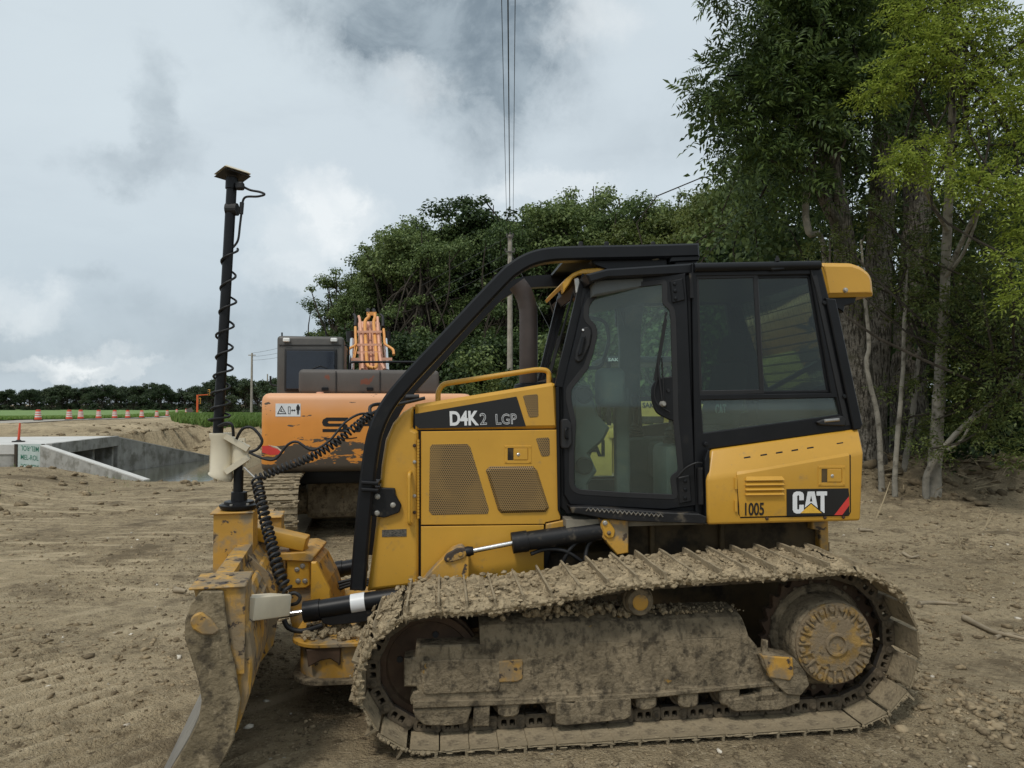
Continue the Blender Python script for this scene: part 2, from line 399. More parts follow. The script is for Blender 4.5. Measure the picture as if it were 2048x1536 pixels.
mt['rust'] = M('rust_brown_steel', (.060, .034, .018), .85, var=.3, dirt=((.10, .075, .045), .5, .75, 9), bump=(.3, 30, .006))
mt['hub'] = M('muddy_yellow_hub', (.31, .195, .065), .85, var=.25, vscale=9, dirt=((.215, .165, .105), .37, .54, 11), chips=((.10, .078, .052), .63, .67, 26), bump=(.9, 70, .008), spec=.2)
mt['cream'] = M('cream_paint', (.62, .555, .42), .5, var=.06, dirt=((.24, .19, .12), .60, .82, 9), bump=(.08, 40, .004))
mt['white'] = M('white_vinyl', (.72, .73, .74), .4, var=.05, dirt=((.30, .29, .27), .62, .8, 20))
mt['decal'] = M('black_vinyl', (.010, .010, .011), .3, var=.1, chips=((.10, .10, .10), .72, .74, 40))
mt['red'] = M('red_vinyl', (.60, .045, .035), .4, var=.08)
mt['decal_yellow'] = M('yellow_vinyl', (.72, .42, .05), .4, var=.15, vscale=20)
mt['exhaust'] = M('heat_browned_pipe', (.060, .047, .043), .55, .2, var=.15, bump=(.1, 50, .003))
mt['plate_id'] = M('worn_id_plate', (.13, .12, .10), .5, .3, var=.3, vscale=30, streak=((.03, .03, .03), .5, .56, (30, 30, 110), 2))
mt['seat'] = M('charcoal_seat_cloth', (.045, .048, .050), .9, var=.15, bump=(.2, 120, .003))
mt['trim'] = M('grey_cab_plastic', (.095, .105, .105), .7, var=.1, dirt=((.19, .17, .13), .55, .8, 6), bump=(.1, 90, .003))
mt['floor_mat'] = M('dusty_rubber_mat', (.20, .18, .14), .9, var=.25, bump=(.3, 40, .005))
mt['lamp'] = M('clear_lamp_lens', (.75, .75, .72), .12, var=.05)
def grille_mat():
    m = bpy.data.materials.new('perforated_yellow_sheet'); m.use_nodes = True; N = m.node_tree.nodes; L = m.node_tree.links
    bs = N['Principled BSDF']; bs.inputs['Roughness'].default_value = .6
    tcn = N.new('ShaderNodeTexCoord'); s = N.new('ShaderNodeSeparateXYZ'); L.new(tcn.outputs['Object'], s.inputs[0])
    def ma(op, a, b=None):
        n = N.new('ShaderNodeMath'); n.operation = op
        for i, v in enumerate((a, b)):
            if v is None: continue
            if isinstance(v, (int, float)): n.inputs[i].default_value = v
            else: L.new(v, n.inputs[i])
        return n.outputs[0]
    def holes(off):
        u = ma('SUBTRACT', ma('FRACT', ma('ADD', ma('MULTIPLY', s.outputs[0], 1 / .0135), off)), .5)
        w = ma('SUBTRACT', ma('FRACT', ma('ADD', ma('MULTIPLY', s.outputs[2], 1 / .0234), off)), .5)
        u = ma('MULTIPLY', u, .0135); w = ma('MULTIPLY', w, .0234)
        return ma('SQRT', ma('ADD', ma('MULTIPLY', u, u), ma('MULTIPLY', w, w)))
    d = ma('MINIMUM', holes(0.0), holes(.5))
    mr = N.new('ShaderNodeMapRange'); L.new(d, mr.inputs[0]); mr.inputs[1].default_value = .0042; mr.inputs[2].default_value = .0056
    nz = N.new('ShaderNodeTexNoise'); nz.inputs['Scale'].default_value = 4; nz.inputs['Detail'].default_value = 4; L.new(tcn.outputs['Object'], nz.inputs[0])
    mx = N.new('ShaderNodeMix'); mx.data_type = 'RGBA'; L.new(mr.outputs[0], mx.inputs[0])
    m2 = N.new('ShaderNodeMix'); m2.data_type = 'RGBA'; r2 = N.new('ShaderNodeMapRange'); r2.inputs[1].default_value = .5; r2.inputs[2].default_value = .75; L.new(nz.outputs[0], r2.inputs[0]); L.new(r2.outputs[0], m2.inputs[0])
    m2.inputs[6].default_value = (.022, .017, .011, 1); m2.inputs[7].default_value = (.16, .10, .03, 1)
    L.new(m2.outputs[2], mx.inputs[6]); mx.inputs[7].default_value = (.30, .185, .062, 1)
    L.new(mx.outputs[2], bs.inputs['Base Color']); return m
mt['grille'] = grille_mat()
def glass_mat(name, tint, dust, dust_col=(.35, .40, .38), refl=1.0):
    m = bpy.data.materials.new(name); m.use_nodes = True; N = m.node_tree.nodes; L = m.node_tree.links; N.remove(N['Principled BSDF'])
    tr = N.new('ShaderNodeBsdfTransparent'); tr.inputs[0].default_value = (*tint, 1)
    gl = N.new('ShaderNodeBsdfGlossy'); gl.inputs['Roughness'].default_value = .03
    fr = N.new('ShaderNodeFresnel'); fr.inputs[0].default_value = 1.5
    df = N.new('ShaderNodeBsdfDiffuse'); df.inputs[0].default_value = (*dust_col, 1)
    nz = N.new('ShaderNodeTexNoise'); nz.inputs['Scale'].default_value = 3; nz.inputs['Detail'].default_value = 8
    tcn = N.new('ShaderNodeTexCoord'); L.new(tcn.outputs['Object'], nz.inputs[0])
    mr = N.new('ShaderNodeMapRange'); mr.inputs[1].default_value = .3; mr.inputs[2].default_value = .75; mr.inputs[3].default_value = dust * .7; mr.inputs[4].default_value = dust * 1.5
    L.new(nz.outputs[0], mr.inputs[0])
    a = N.new('ShaderNodeMixShader'); L.new(mr.outputs[0], a.inputs[0]); L.new(tr.outputs[0], a.inputs[1]); L.new(df.outputs[0], a.inputs[2])
    b = N.new('ShaderNodeMixShader'); mu = N.new('ShaderNodeMath'); mu.operation = 'MULTIPLY'; mu.inputs[1].default_value = refl
    L.new(fr.outputs[0], mu.inputs[0]); L.new(mu.outputs[0], b.inputs[0]); L.new(a.outputs[0], b.inputs[1]); L.new(gl.outputs[0], b.inputs[2])
    L.new(b.outputs[0], N['Material Output'].inputs[0]); return m
mt['glass'] = glass_mat('dusty_green_glass', (.82, .91, .87), .045)
mt['glass_far'] = glass_mat('clear_far_glass', (.86, .93, .90), .02)
mt['glass_dark'] = glass_mat('tinted_cab_glass', (.36, .46, .40), .010)
mt['glass_low'] = glass_mat('dirty_lower_glass', (.7, .82, .78), .10)
def leaf_mat(name, c, c2, trans=.30, rough=.55):
    m = bpy.data.materials.new(name); m.use_nodes = True; N = m.node_tree.nodes; L = m.node_tree.links
    bs = N['Principled BSDF']; bs.inputs['Roughness'].default_value = rough; bs.inputs['Specular IOR Level'].default_value = .3
    ge = N.new('ShaderNodeNewGeometry'); oi = N.new('ShaderNodeObjectInfo')
    mx = N.new('ShaderNodeMix'); mx.data_type = 'RGBA'; L.new(ge.outputs['Random Per Island'], mx.inputs[0])
    mx.inputs[6].default_value = (*c, 1); mx.inputs[7].default_value = (*c2, 1)
    hs = N.new('ShaderNodeHueSaturation'); L.new(mx.outputs[2], hs.inputs['Color'])
    mr = N.new('ShaderNodeMapRange'); L.new(oi.outputs['Random'], mr.inputs[0]); mr.inputs[3].default_value = .78; mr.inputs[4].default_value = 1.22; L.new(mr.outputs[0], hs.inputs['Value'])
    mh = N.new('ShaderNodeMapRange'); L.new(oi.outputs['Random'], mh.inputs[0]); mh.inputs[3].default_value = .51; mh.inputs[4].default_value = .485; L.new(mh.outputs[0], hs.inputs['Hue'])
    L.new(hs.outputs[0], bs.inputs['Base Color'])
    tl = N.new('ShaderNodeBsdfTranslucent'); L.new(hs.outputs[0], tl.inputs[0])
    ms = N.new('ShaderNodeMixShader'); ms.inputs[0].default_value = trans; L.new(bs.outputs[0], ms.inputs[1]); L.new(tl.outputs[0], ms.inputs[2])
    L.new(ms.outputs[0], N['Material Output'].inputs[0]); return m
# ================================================================== ground
def seg_dist(X, Y, pts):
    d = np.full(np.shape(X), 1e9)
    for (x0, y0), (x1, y1) in zip(pts[:-1], pts[1:]):
        dx, dy = x1 - x0, y1 - y0; t = np.clip(((X - x0) * dx + (Y - y0) * dy) / (dx * dx + dy * dy), 0, 1)
        d = np.minimum(d, np.hypot(X - x0 - t * dx, Y - y0 - t * dy))
    return d
BERM = [(-2, 46), (1.5, 30), (4.2, 21), (5.6, 17.4), (8, 15.6), (12.5, 14.3), (24, 13.0)]
def hgt(X, Y, fine=True):
    X = np.asarray(X, float); Y = np.asarray(Y, float)
    h = np.zeros(np.broadcast(X, Y).shape)
    # far levels
    far = np.interp(Y, [50, 69, 111, 250, 600], [.0, .15, -.34, -.52, -.6]); h = h + far
    # low bank on the left
    h = h + .38 * sstep(-8.4 - X - .1 * (Y - 13), 0, 2.8) * sstep(Y, 11.6, 14.5) * (1 - sstep(Y, 17, 21))
    # channel in front of the culvert
    kx = .30 + .70 * sstep(X, -21.5, -15)
    kx = kx + (1 - kx) * sstep(Y, 27.8, 30.5) * (X > -19.3)
    near = np.clip((Y - 17.6) / 11.0, 0, 1.2) * kx
    fary = np.clip((56 - Y) / 6.0, 0, 1.2); right = np.clip((-8.6 - X - .10 * (Y - 30)) / 3.4, 0, 1.2)
    inside = np.where((Y > 30.0) & (X < -19), np.clip((Y - 29.8) / .6, 0, 1.2), 10)
    near = np.where((Y > 30.0) & (X < -19), np.maximum(near, 1.2 * np.clip((Y - 30.0) / .5, 0, 1)), near)
    ch = 2.1 * np.minimum(np.minimum(near, fary), right)
    back = (X < -21.2 - .156 * (Y - 38)) & (Y > 38.3); ch = np.where(back, np.minimum(ch, -.15), ch)
    h = h - ch
    h = h + .35 * sstep(-24 - X, 0, 2) * sstep(Y, 41, 44) * (1 - sstep(Y, 50, 58)) * (1 + 1.2 * fbm(X * .7, Y * .7, 3, 5))
    # berm at the wood's edge
    d = seg_dist(X, Y, BERM); bump_ = fbm(X * 1.3, Y * 1.3, 4, 9)
    side = X - np.interp(-Y, [-46, -30, -21, -17.4, -15.6, -14.3, -13], [-2, 1.5, 4.2, 5.6, 8, 12.5, 24])
    h = h + .62 * np.exp(-(d / (.95 + .3 * bump_)) ** 2) * (1 + 1.3 * bump_) * sstep(X, 1, 4)
    h = h + .18 * sstep(side, 0, 3) * (Y > 12)
    rough = .5 + 1.2 * sstep(X, 3.2, 6) + .8 * np.exp(-(d / 1.6) ** 2) + .5 * sstep(-X, 8, 11)
    h = h + rough * (.050 * fbm(X * .9, Y * .9, 3, 21) + .035 * fbm(X * 3.1, Y * 3.1, 3, 22))
    if fine:
        h = h + rough * (.055 * np.maximum(0, fbm(X * 6.0, Y * 6.0, 3, 31)) + .022 * fbm(X * 15, Y * 15, 2, 33))
        h = h + .05 * np.exp(-(d / 1.2) ** 2) * np.abs(fbm(X * 4.5, Y * 4.5, 3, 41)) * 4
        # pressed track bars
        c, s = math.cos(R_(53)), math.sin(R_(53)); v = X * c + Y * s; u = -X * s + Y * c
        m1 = sstep(v, 1.45, 1.6) * (1 - sstep(v, 2.3, 2.45)) * sstep(-X, .9, 1.2) * (Y < 8)
        h = h * (1 - .5 * m1) + m1 * (.030 * np.abs(np.sin(u * math.pi / .17)) ** 3 - .012)
        m2 = (sstep(Y, 6.5, 7.0) * (1 - sstep(Y, 14, 15))) * sstep(-X, 1.8, 3) * (1 - sstep(-X, 10, 12))
        h = h + m2 * .010 * np.sin(Y * 2 * math.pi / .18 + 2 * fbm(X * .4, Y * .4, 2, 3)) * sstep(fbm(X * .8, Y * 1.2, 2, 61), -.1, .15)
    # under the machines the soil is pressed flat
    la = (X - DO.x) * math.cos(TH) + (Y - DO.y) * math.sin(TH); lb = -(X - DO.x) * math.sin(TH) + (Y - DO.y) * math.cos(TH)
    pad = sstep(la, -.9, -.3) * (1 - sstep(la, 2.7, 3.3)) * sstep(lb, -.35, .05) * (1 - sstep(lb, .65, .95))
    h = h * (1 - pad * .85) + pad * (la * .0105 + .006)
    heap = np.exp(-((la - 3.05) / .35) ** 2 - ((lb - .25) / .45) ** 2); h = h + heap * (.10 + .12 * bump_)
    return h
def gaps(fine0, fine1, step, lo, hi, g):
    c = list(np.arange(fine0, fine1, step)); a = c[-1]; s = step
    while a < hi: s *= g; a += s; c.append(a)
    a = fine0; s = step; l = []
    while a > lo: s *= g; a -= s; l.append(a)
    return np.array(l[::-1] + c)
gx = gaps(-6.5, 8.5, .045, -1500, 1500, 1.045); gy = gaps(3.2, 12.5, .045, -200, 2500, 1.028)
GX, GY = np.meshgrid(gx, gy); GZ = hgt(GX, GY); nx, ny = len(gx), len(gy)
ii = np.arange(nx * ny).reshape(ny, nx)
gf = np.stack([ii[:-1, :-1], ii[:-1, 1:], ii[1:, 1:], ii[1:, :-1]], -1).reshape(-1, 4)
def soil_mat():
    m = bpy.data.materials.new('graded_soil'); m.use_nodes = True; N = m.node_tree.nodes; L = m.node_tree.links
    bs = N['Principled BSDF']; bs.inputs['Roughness'].default_value = .95; bs.inputs['Specular IOR Level'].default_value = .12
    tcn = N.new('ShaderNodeTexCoord'); vec = tcn.outputs['Object']
    def noise(s, d=6, v=None, r=.6):
        n = N.new('ShaderNodeTexNoise'); n.inputs['Scale'].default_value = s; n.inputs['Detail'].default_value = d; n.inputs['Roughness'].default_value = r; L.new(v or vec, n.inputs[0]); return n.outputs[0]
    def mr(v, a, b, c=0., d=1.):
        n = N.new('ShaderNodeMapRange'); n.interpolation_type = 'SMOOTHSTEP'; L.new(v, n.inputs[0])
        for i, q in enumerate((a, b, c, d)): n.inputs[i + 1].default_value = q
        return n.outputs[0]
    def mix(f, a, b):
        n = N.new('ShaderNodeMix'); n.data_type = 'RGBA'
        for i, q in ((0, f), (6, a), (7, b)):
            if isinstance(q, tuple): n.inputs[i].default_value = (*q, 1)
            else: L.new(q, n.inputs[i])
        return n.outputs[2]
    at_ = N.new('ShaderNodeAttribute'); at_.attribute_name = 'dry'; dry = at_.outputs['Fac']
    a2 = N.new('ShaderNodeAttribute'); a2.attribute_name = 'woods'
    c = mix(mr(noise(.45), .32, .68), (.385, .302, .186), (.520, .412, .260))
    c = mix(mr(noise(2.6, 8), .48, .72), c, (.225, .174, .108))
    c = mix(mr(noise(13, 8, None, .7), .50, .66), c, (.170, .130, .080))
    c = mix(mr(noise(34, 5), .56, .68), c, (.60, .49, .33))
    c = mix(mr(noise(75, 4), .58, .70), c, (.115, .088, .056))
    c = mix(dry, c, (.62, .50, .325))
    # small pale stones
    vo = N.new('ShaderNodeTexVoronoi'); vo.inputs['Scale'].default_value = 14; L.new(vec, vo.inputs[0])
    se = N.new('ShaderNodeSeparateColor'); L.new(vo.outputs['Color'], se.inputs[0])
    mu = N.new('ShaderNodeMath'); mu.operation = 'MULTIPLY'; L.new(mr(vo.outputs['Distance'], .16, .11), mu.inputs[0]); L.new(mr(se.outputs[0], .955, .965), mu.inputs[1])
    c = mix(mr(noise(.9, 8, None, .7), .50, .66), c, (.225, .175, .110))
    c = mix(mu.outputs[0], c, (.62, .57, .47))
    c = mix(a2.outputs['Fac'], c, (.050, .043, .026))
    L.new(c, bs.inputs['Base Color'])
    ad = N.new('ShaderNodeMath'); ad.operation = 'MULTIPLY_ADD'; L.new(noise(9, 10, None, .68), ad.inputs[0]); ad.inputs[1].default_value = 1.0; L.new(noise(60, 6), ad.inputs[2])
    bp = N.new('ShaderNodeBump'); bp.inputs['Strength'].default_value = 1.0; bp.inputs['Distance'].default_value = .055; a3 = N.new('ShaderNodeMath'); a3.operation = 'MULTIPLY_ADD'; L.new(noise(1.7, 8, None, .65), a3.inputs[0]); a3.inputs[1].default_value = 4.0; L.new(ad.outputs[0], a3.inputs[2]); L.new(a3.outputs[0], bp.inputs['Height']); L.new(bp.outputs[0], bs.inputs['Normal'])
    return m
mt['soil'] = soil_mat()
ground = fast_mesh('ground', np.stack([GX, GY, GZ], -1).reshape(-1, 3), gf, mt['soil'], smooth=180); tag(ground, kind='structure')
c_, s_ = math.cos(R_(53)), math.sin(R_(53)); V_ = GX * c_ + GY * s_; U_ = -GX * s_ + GY * c_
dry = .35 * sstep(fbm(GX * .35, GY * .6, 3, 71), .05, .3)
lftm = sstep(-GX, .6, 1.6) * (GY < 20)
m1 = sstep(V_, 1.4, 1.6) * (1 - sstep(V_, 2.3, 2.5)) * sstep(-GX, .9, 1.2) * (GY < 8)
dry = dry + m1 * sstep(np.abs(np.sin(U_ * math.pi / .17)), .86, .97) * sstep(fbm(GX * 3, GY * 3, 3, 77), -.2, .1) * .9
dry = dry + lftm * .8 * sstep(fbm(U_ * 5.0, V_ * .6, 3, 73), .10, .24) * sstep(9 - GY, 0, 3)
dry = dry + .9 * sstep(-GX, 1.5, 3) * sstep(fbm(GX * 1.6, GY * 10, 3, 75), .08, .20) * sstep(GY, 6, 7.5) * (1 - sstep(GY, 14, 17))
dry = dry + .5 * sstep(GY, 20, 30) * (GX < 0) * sstep(fbm(GX * .25, GY * .25, 3, 79), -.15, .2) + .22 * sstep(GX, 2.5, 4) * sstep(fbm(GX * 1.5, GY * 1.5, 3, 80), .0, .25)
at1 = ground.data.attributes.new('dry', 'FLOAT', 'POINT'); at1.data.foreach_set('value', np.clip(dry, 0, 1).astype(np.float32).ravel())
side_ = GX - np.interp(-GY, [-46, -30, -21, -17.4, -15.6, -14.3, -13], [-2, 1.5, 4.2, 5.6, 8, 12.5, 24])
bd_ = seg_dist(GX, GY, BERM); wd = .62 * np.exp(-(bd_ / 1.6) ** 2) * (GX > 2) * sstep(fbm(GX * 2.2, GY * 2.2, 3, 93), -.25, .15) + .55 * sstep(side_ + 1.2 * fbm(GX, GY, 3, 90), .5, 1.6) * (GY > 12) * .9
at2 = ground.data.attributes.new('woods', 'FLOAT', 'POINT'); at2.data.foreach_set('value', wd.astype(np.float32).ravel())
def gz(x, y): return float(hgt(np.array([x]), np.array([y]))[0])

# ---- crop field, gravel road, water
def sheet(name, pts_fn, n, m, lift, mat):
    u, v = np.meshgrid(np.linspace(0, 1, n), np.linspace(0, 1, m)); X, Y = pts_fn(u, v); Z = hgt(X, Y, False) + lift
    i = np.arange(n * m).reshape(m, n)
    o = fast_mesh(name, np.stack([X, Y, Z], -1).reshape(-1, 3), np.stack([i[:-1, :-1], i[:-1, 1:], i[1:, 1:], i[1:, :-1]], -1).reshape(-1, 4), mat, smooth=180)
    return tag(o, kind='structure')
mt['crop'] = M('green_crop_rows', (.150, .235, .060), .9, var=.22, vscale=.15, dirt=((.105, .180, .045), .45, .6, .6), streak=((.19, .26, .08), .52, .64, (.05, .6, 1), 1.2), bump=(.6, 3.0, .15), coord='Object')
mt['road'] = M('pale_gravel_road', (.33, .30, .25), .95, var=.15, vscale=1.5, bump=(.3, 12, .03))
ROAD_PX = [-400, -200, 0, 77, 139, 198, 256, 314, 345, 373, 430, 520]; ROAD_D = [44, 52, 63, 68, 73, 80, 89, 108, 128, 160, 205, 240]
def road_d(px): return np.interp(px, ROAD_PX, ROAD_D)                       # how far off the road lies in each direction
def fan(u, v, p0, p1, near, far):
    px = p0 + u * (p1 - p0); d0 = near(px); d = d0 + v * (far(px) - d0); return (px - 1024) / FPX * d, d
sheet('crop_field', lambda u, v: fan(u, v, -380, 640, lambda p: road_d(p) * 1.05 + 1, lambda p: 300 + 0 * p), 120, 70, .12, mt['crop'])
sheet('gravel_road', lambda u, v: fan(u, v, -380, 500, lambda p: road_d(p) * .95 - 1, lambda p: road_d(p) * 1.04 + .5), 120, 4, .06, mt['road'])
def water_mat():
    m = bpy.data.materials.new('murky_water'); m.use_nodes = True; N = m.node_tree.nodes; L = m.node_tree.links; bs = N['Principled BSDF']
    bs.inputs['Base Color'].default_value = (.070, .072, .052, 1); bs.inputs['Roughness'].default_value = .09
    n = N.new('ShaderNodeTexNoise'); n.inputs['Scale'].default_value = 3; n.inputs['Detail'].default_value = 4; tcn = N.new('ShaderNodeTexCoord'); L.new(tcn.outputs['Object'], n.inputs[0])
    b = N.new('ShaderNodeBump'); b.inputs['Strength'].default_value = .08; b.inputs['Distance'].default_value = .05; L.new(n.outputs[0], b.inputs['Height']); L.new(b.outputs[0], bs.inputs['Normal']); return m
mt['water'] = water_mat()
w_ = MB().add([(-36, 29.9, -1.7), (-9, 24, -1.7), (-9, 56, -1.7), (-36, 56, -1.7)], [(0, 1, 2, 3)]).build('water', mt['water']); tag(w_, kind='structure')

# ================================================================== box culvert
mt['concrete'] = M('cast_concrete', (.36, .352, .325), .85, var=.18, vscale=1.2, dirt=((.19, .183, .155), .44, .66, 1.8), bump=(.25, 14, .02), streak=((.46, .46, .44), .56, .72, (1.5, 1.5, .25), 2))
mt['concrete_new'] = M('fresh_pale_concrete', (.56, .55, .52), .85, var=.08, vscale=1.0, dirt=((.36, .35, .32), .55, .8, 1.4), bump=(.15, 14, .02))
C0 = Vector((-19.6, 30.4, 0)); C1 = Vector((-20.8, 38.0, 0)); HD = (C1 - C0).normalized(); LD = Vector((-HD.y, HD.x, 0)); HL = (C1 - C0).length
culvert = empty('box_culvert', (C0.x, C0.y, -2.1)); tag(culvert, 'low grey concrete box culvert with three openings beside the ditch water', 'culvert')
def cv(t, l, z): p = C0 + HD * t + LD * l - Vector(culvert.location); p.z = z + 2.1; return p
def cbox(t0, t1, l0, l1, z0, z1):
    m = MB(); m.add([cv(t, l, z) for z in (z0, z1) for t, l in ((t0, l0), (t1, l0), (t1, l1), (t0, l1))], [(0, 3, 2, 1), (4, 5, 6, 7), (0, 1, 5, 4), (1, 2, 6, 5), (2, 3, 7, 6), (3, 0, 4, 7)]); return m
cbox(-.02, HL, .02, 15, -.22, .2).bevel(.02).build('deck_slab', mt['concrete_new'], culvert)
cbox(.25, HL, -.22, .017, -.30, .215).bevel(.02).build('headwall_beam', mt['concrete'], culvert)
for t in (.03, 2.42, 5.05, HL - .24): cbox(t, t + .22, .03 if t > 1 else .03, 14.9, -2.08, -.223).build('cell_wall', mt['concrete'], culvert)
cbox(.02, HL - .02, -1.5, 14.8, -2.1, -1.98).build('floor_slab', mt['concrete'], culvert)
def wing(p0, z0, p1, z1, name):
    d = (p1 - p0).normalized(); n = Vector((-d.y, d.x, 0)) * .13; m = MB()
    v = []
    for p, zt in ((p0, z0), (p1, z1)):
        for s in (-1, 1):
            for z in (-2.2, zt): q = p + n * s - Vector(culvert.location); q.z = z + 2.1; v.append(q)
    m.add(v, [(0, 1, 3, 2), (4, 6, 7, 5), (0, 4, 5, 1), (2, 3, 7, 6), (1, 5, 7, 3), (0, 2, 6, 4)]); w = m.build('wing_wall', mt['concrete'], culvert)
    m = MB(); n2 = n * 1.08
    v = [(p + n2 * s - Vector(culvert.location)) + Vector((0, 0, zt + 2.1 + k)) for p, zt in ((p0, z0), (p1, z1)) for s in (-1, 1) for k in (.003, .05)]; v = [q - Vector((0, 0, 2.1)) for q in v]
    m.add(v, [(0, 1, 3, 2), (4, 6, 7, 5), (0, 4, 5, 1), (2, 3, 7, 6), (1, 5, 7, 3), (0, 2, 6, 4)]).build('coping', mt['concrete_new'], w)
wing(C0 + Vector((.12, -.2, 0)), .13, Vector((-13.7, 27.3, 0)), -1.0, 'left')
wing(C1 + HD * .14, .12, Vector((-19.7, 47.0, 0)), -1.5, 'right')
# membrane sheet with battens on the near outer wall
mt['membrane'] = M('pale_green_membrane', (.50, .58, .55), .35, var=.06, bump=(.3, 9, .02)); mt['green_ink'] = M('green_print', (.03, .19, .12), .5)
mt['batten'] = M('dark_wet_timber', (.05, .038, .025), .8, var=.3)
mem = empty('waterproofing_sheet', C0 - HD * .04); tag(mem, 'pale green membrane sheet with upside-down green lettering on the culvert wall', 'membrane')
def wq(l, z, off): return C0 + LD * l - HD * (.06 + off) + Vector((0, 0, z)) - Vector(mem.location)
def wbox(l0, l1, z0, z1, o0, o1):
    return MB().add([wq(l, z, o) for o in (o0, o1) for l, z in ((l0, z0), (l1, z0), (l1, z1), (l0, z1))], [(0, 3, 2, 1), (4, 5, 6, 7), (0, 1, 5, 4), (1, 2, 6, 5), (2, 3, 7, 6), (3, 0, 4, 7)])
wbox(.03, .95, -.95, .215, -.03, .0).build('sheet', mt['membrane'], mem)
for l in (.0, 1.03): wbox(l - .05, l + .05, -.95, .215, -.04, .03).build('batten', mt['batten'], mem)
for zc, flip in ((.04, True), (-.33, False), (-.72, True)):
    l0, l1 = .84, .16
    q = [(l0, zc - .09), (l1, zc - .16), (l1, zc + .05), (l0, zc + .12)]
    if flip: q = [q[2], q[3], q[0], q[1]]
    lettering('lettering', 'MEL-ROL', q, 0, mt['green_ink'], mem, offset=.008, to3=lambda x, y, h: wq(x, y, .004 + h))
# ================================================================== bulldozer
dozer = empty('bulldozer', DO); dozer.rotation_euler = DZ.to_euler()
tag(dozer, 'muddy yellow tracked bulldozer with black cab and roof guard in the foreground', 'bulldozer')
BC = 1.3175
DZi = (Matrix.Translation(DO) @ DZ).inverted()
def WL(p): return DZi @ Vector(p)
def A3(p, b): return Vector((p[0], b, p[1]))
def mirror(o, name=None):
    """the same part on the far side"""
    me = o.data.copy(); n = len(me.vertices); co = np.empty(n * 3, np.float32); me.vertices.foreach_get('co', co); co = co.reshape(-1, 3); co[:, 1] = 2 * BC - co[:, 1]
    me.vertices.foreach_set('co', co.ravel()); me.flip_normals(); me.update(); q = bpy.data.objects.new(name or o.name.split('.')[0], me); col.objects.link(q); q.parent = o.parent; return q
def bolt(px, py, b, parent, r=.011, mat='zinc', h=.012, name='bolt'):
    a, z = T(px, py, b); return MB().lathe((a, b + .004, z), (0, -1, 0), [(0, r * 1.3), (.005, r * 1.3), (.0052, r), (h, r), (h + .002, r * .7)], 8).build(name, mt[mat], parent)

# ---- near track: chain path
CI, RI = Vector((-.02, .405)), .318; CS, RS = Vector((2.315, .475)), .385
def chain_loop(n):
    pts = [Vector((CI.x + (CS.x - CI.x) * i / 40, CI.y - RI + (CS.y - RS - CI.y + RI) * i / 40)) for i in range(40)]
    pts += [CS + Vector((math.cos(t), math.sin(t))) * RS for t in np.linspace(-math.pi / 2, math.pi / 2, 50)]
    top = [(CS.x, CS.y + RS), (1.75, .848), (1.2, .832), (.9, .800), (.63, .757), (.36, .727), (.14, .718), (CI.x, CI.y + RI)]
    pts += [q.xy for q in smooth_path([(x, z, 0) for x, z in top], 10)][1:]
    pts += [CI + Vector((math.cos(t), math.sin(t))) * RI for t in np.linspace(math.pi / 2, 1.5 * math.pi, 50)][1:-1]
    L = [0.]; m = len(pts)
    for i in range(m): L.append(L[-1] + (pts[(i + 1) % m] - pts[i]).length)
    out = []; j = 0
    for k in range(n):
        s = L[-1] * (k + .35) / n
        while L[j + 1] < s: j += 1
        out.append(pts[j].lerp(pts[(j + 1) % m], (s - L[j]) / (L[j + 1] - L[j])))
    return out, L[-1] / n
NS = 44; CH, PIT = chain_loop(NS)
SW = .635
def shoe_mesh():
    m = MB(); p = PIT
    prof = [(-p * .494, .038), (-p * .40, .040), (p * .42, .040), (p * .482, .043), (p * .487, .054), (p * .40, .053), (-p * .36, .053), (-p * .39, .108), (-p * .46, .106), (-p * .48, .050)]
    nb = 9; v = []; r = random.Random(4)
    for j in range(nb):
        b = SW * j / (nb - 1)
        for k, (x, z) in enumerate(prof):
            jb = (r.uniform(-.004, .004) if j in (0, nb - 1) else 0); v.append((x, b + jb, z + (r.uniform(-.002, .002))))
    K = len(prof); f = [(j * K + k, j * K + (k + 1) % K, (j + 1) * K + (k + 1) % K, (j + 1) * K + k) for j in range(nb - 1) for k in range(K)]
    f += [tuple(range(K)), tuple((nb - 1) * K + k for k in range(K))[::-1]]
    m.add(v, f); return m.build('track_shoe', mt['mud_plate'])
def crumb(m, c, r, rr, sq=(1, 1, 1)):
    """an uneven lump"""
    t = (1 + 5 ** .5) / 2; V = [(-1, t, 0), (1, t, 0), (-1, -t, 0), (1, -t, 0), (0, -1, t), (0, 1, t), (0, -1, -t), (0, 1, -t), (t, 0, -1), (t, 0, 1), (-t, 0, -1), (-t, 0, 1)]
    Fc = [(0, 11, 5), (0, 5, 1), (0, 1, 7), (0, 7, 10), (0, 10, 11), (1, 5, 9), (5, 11, 4), (11, 10, 2), (10, 7, 6), (7, 1, 8), (3, 9, 4), (3, 4, 2), (3, 2, 6), (3, 6, 8), (3, 8, 9), (4, 9, 5), (2, 4, 11), (6, 2, 10), (8, 6, 7), (9, 8, 1)]
    m.add([tuple(c[i] + q[i] / 1.9 * r * sq[i] * rr.uniform(.65, 1.3) for i in range(3)) for q in V], Fc)
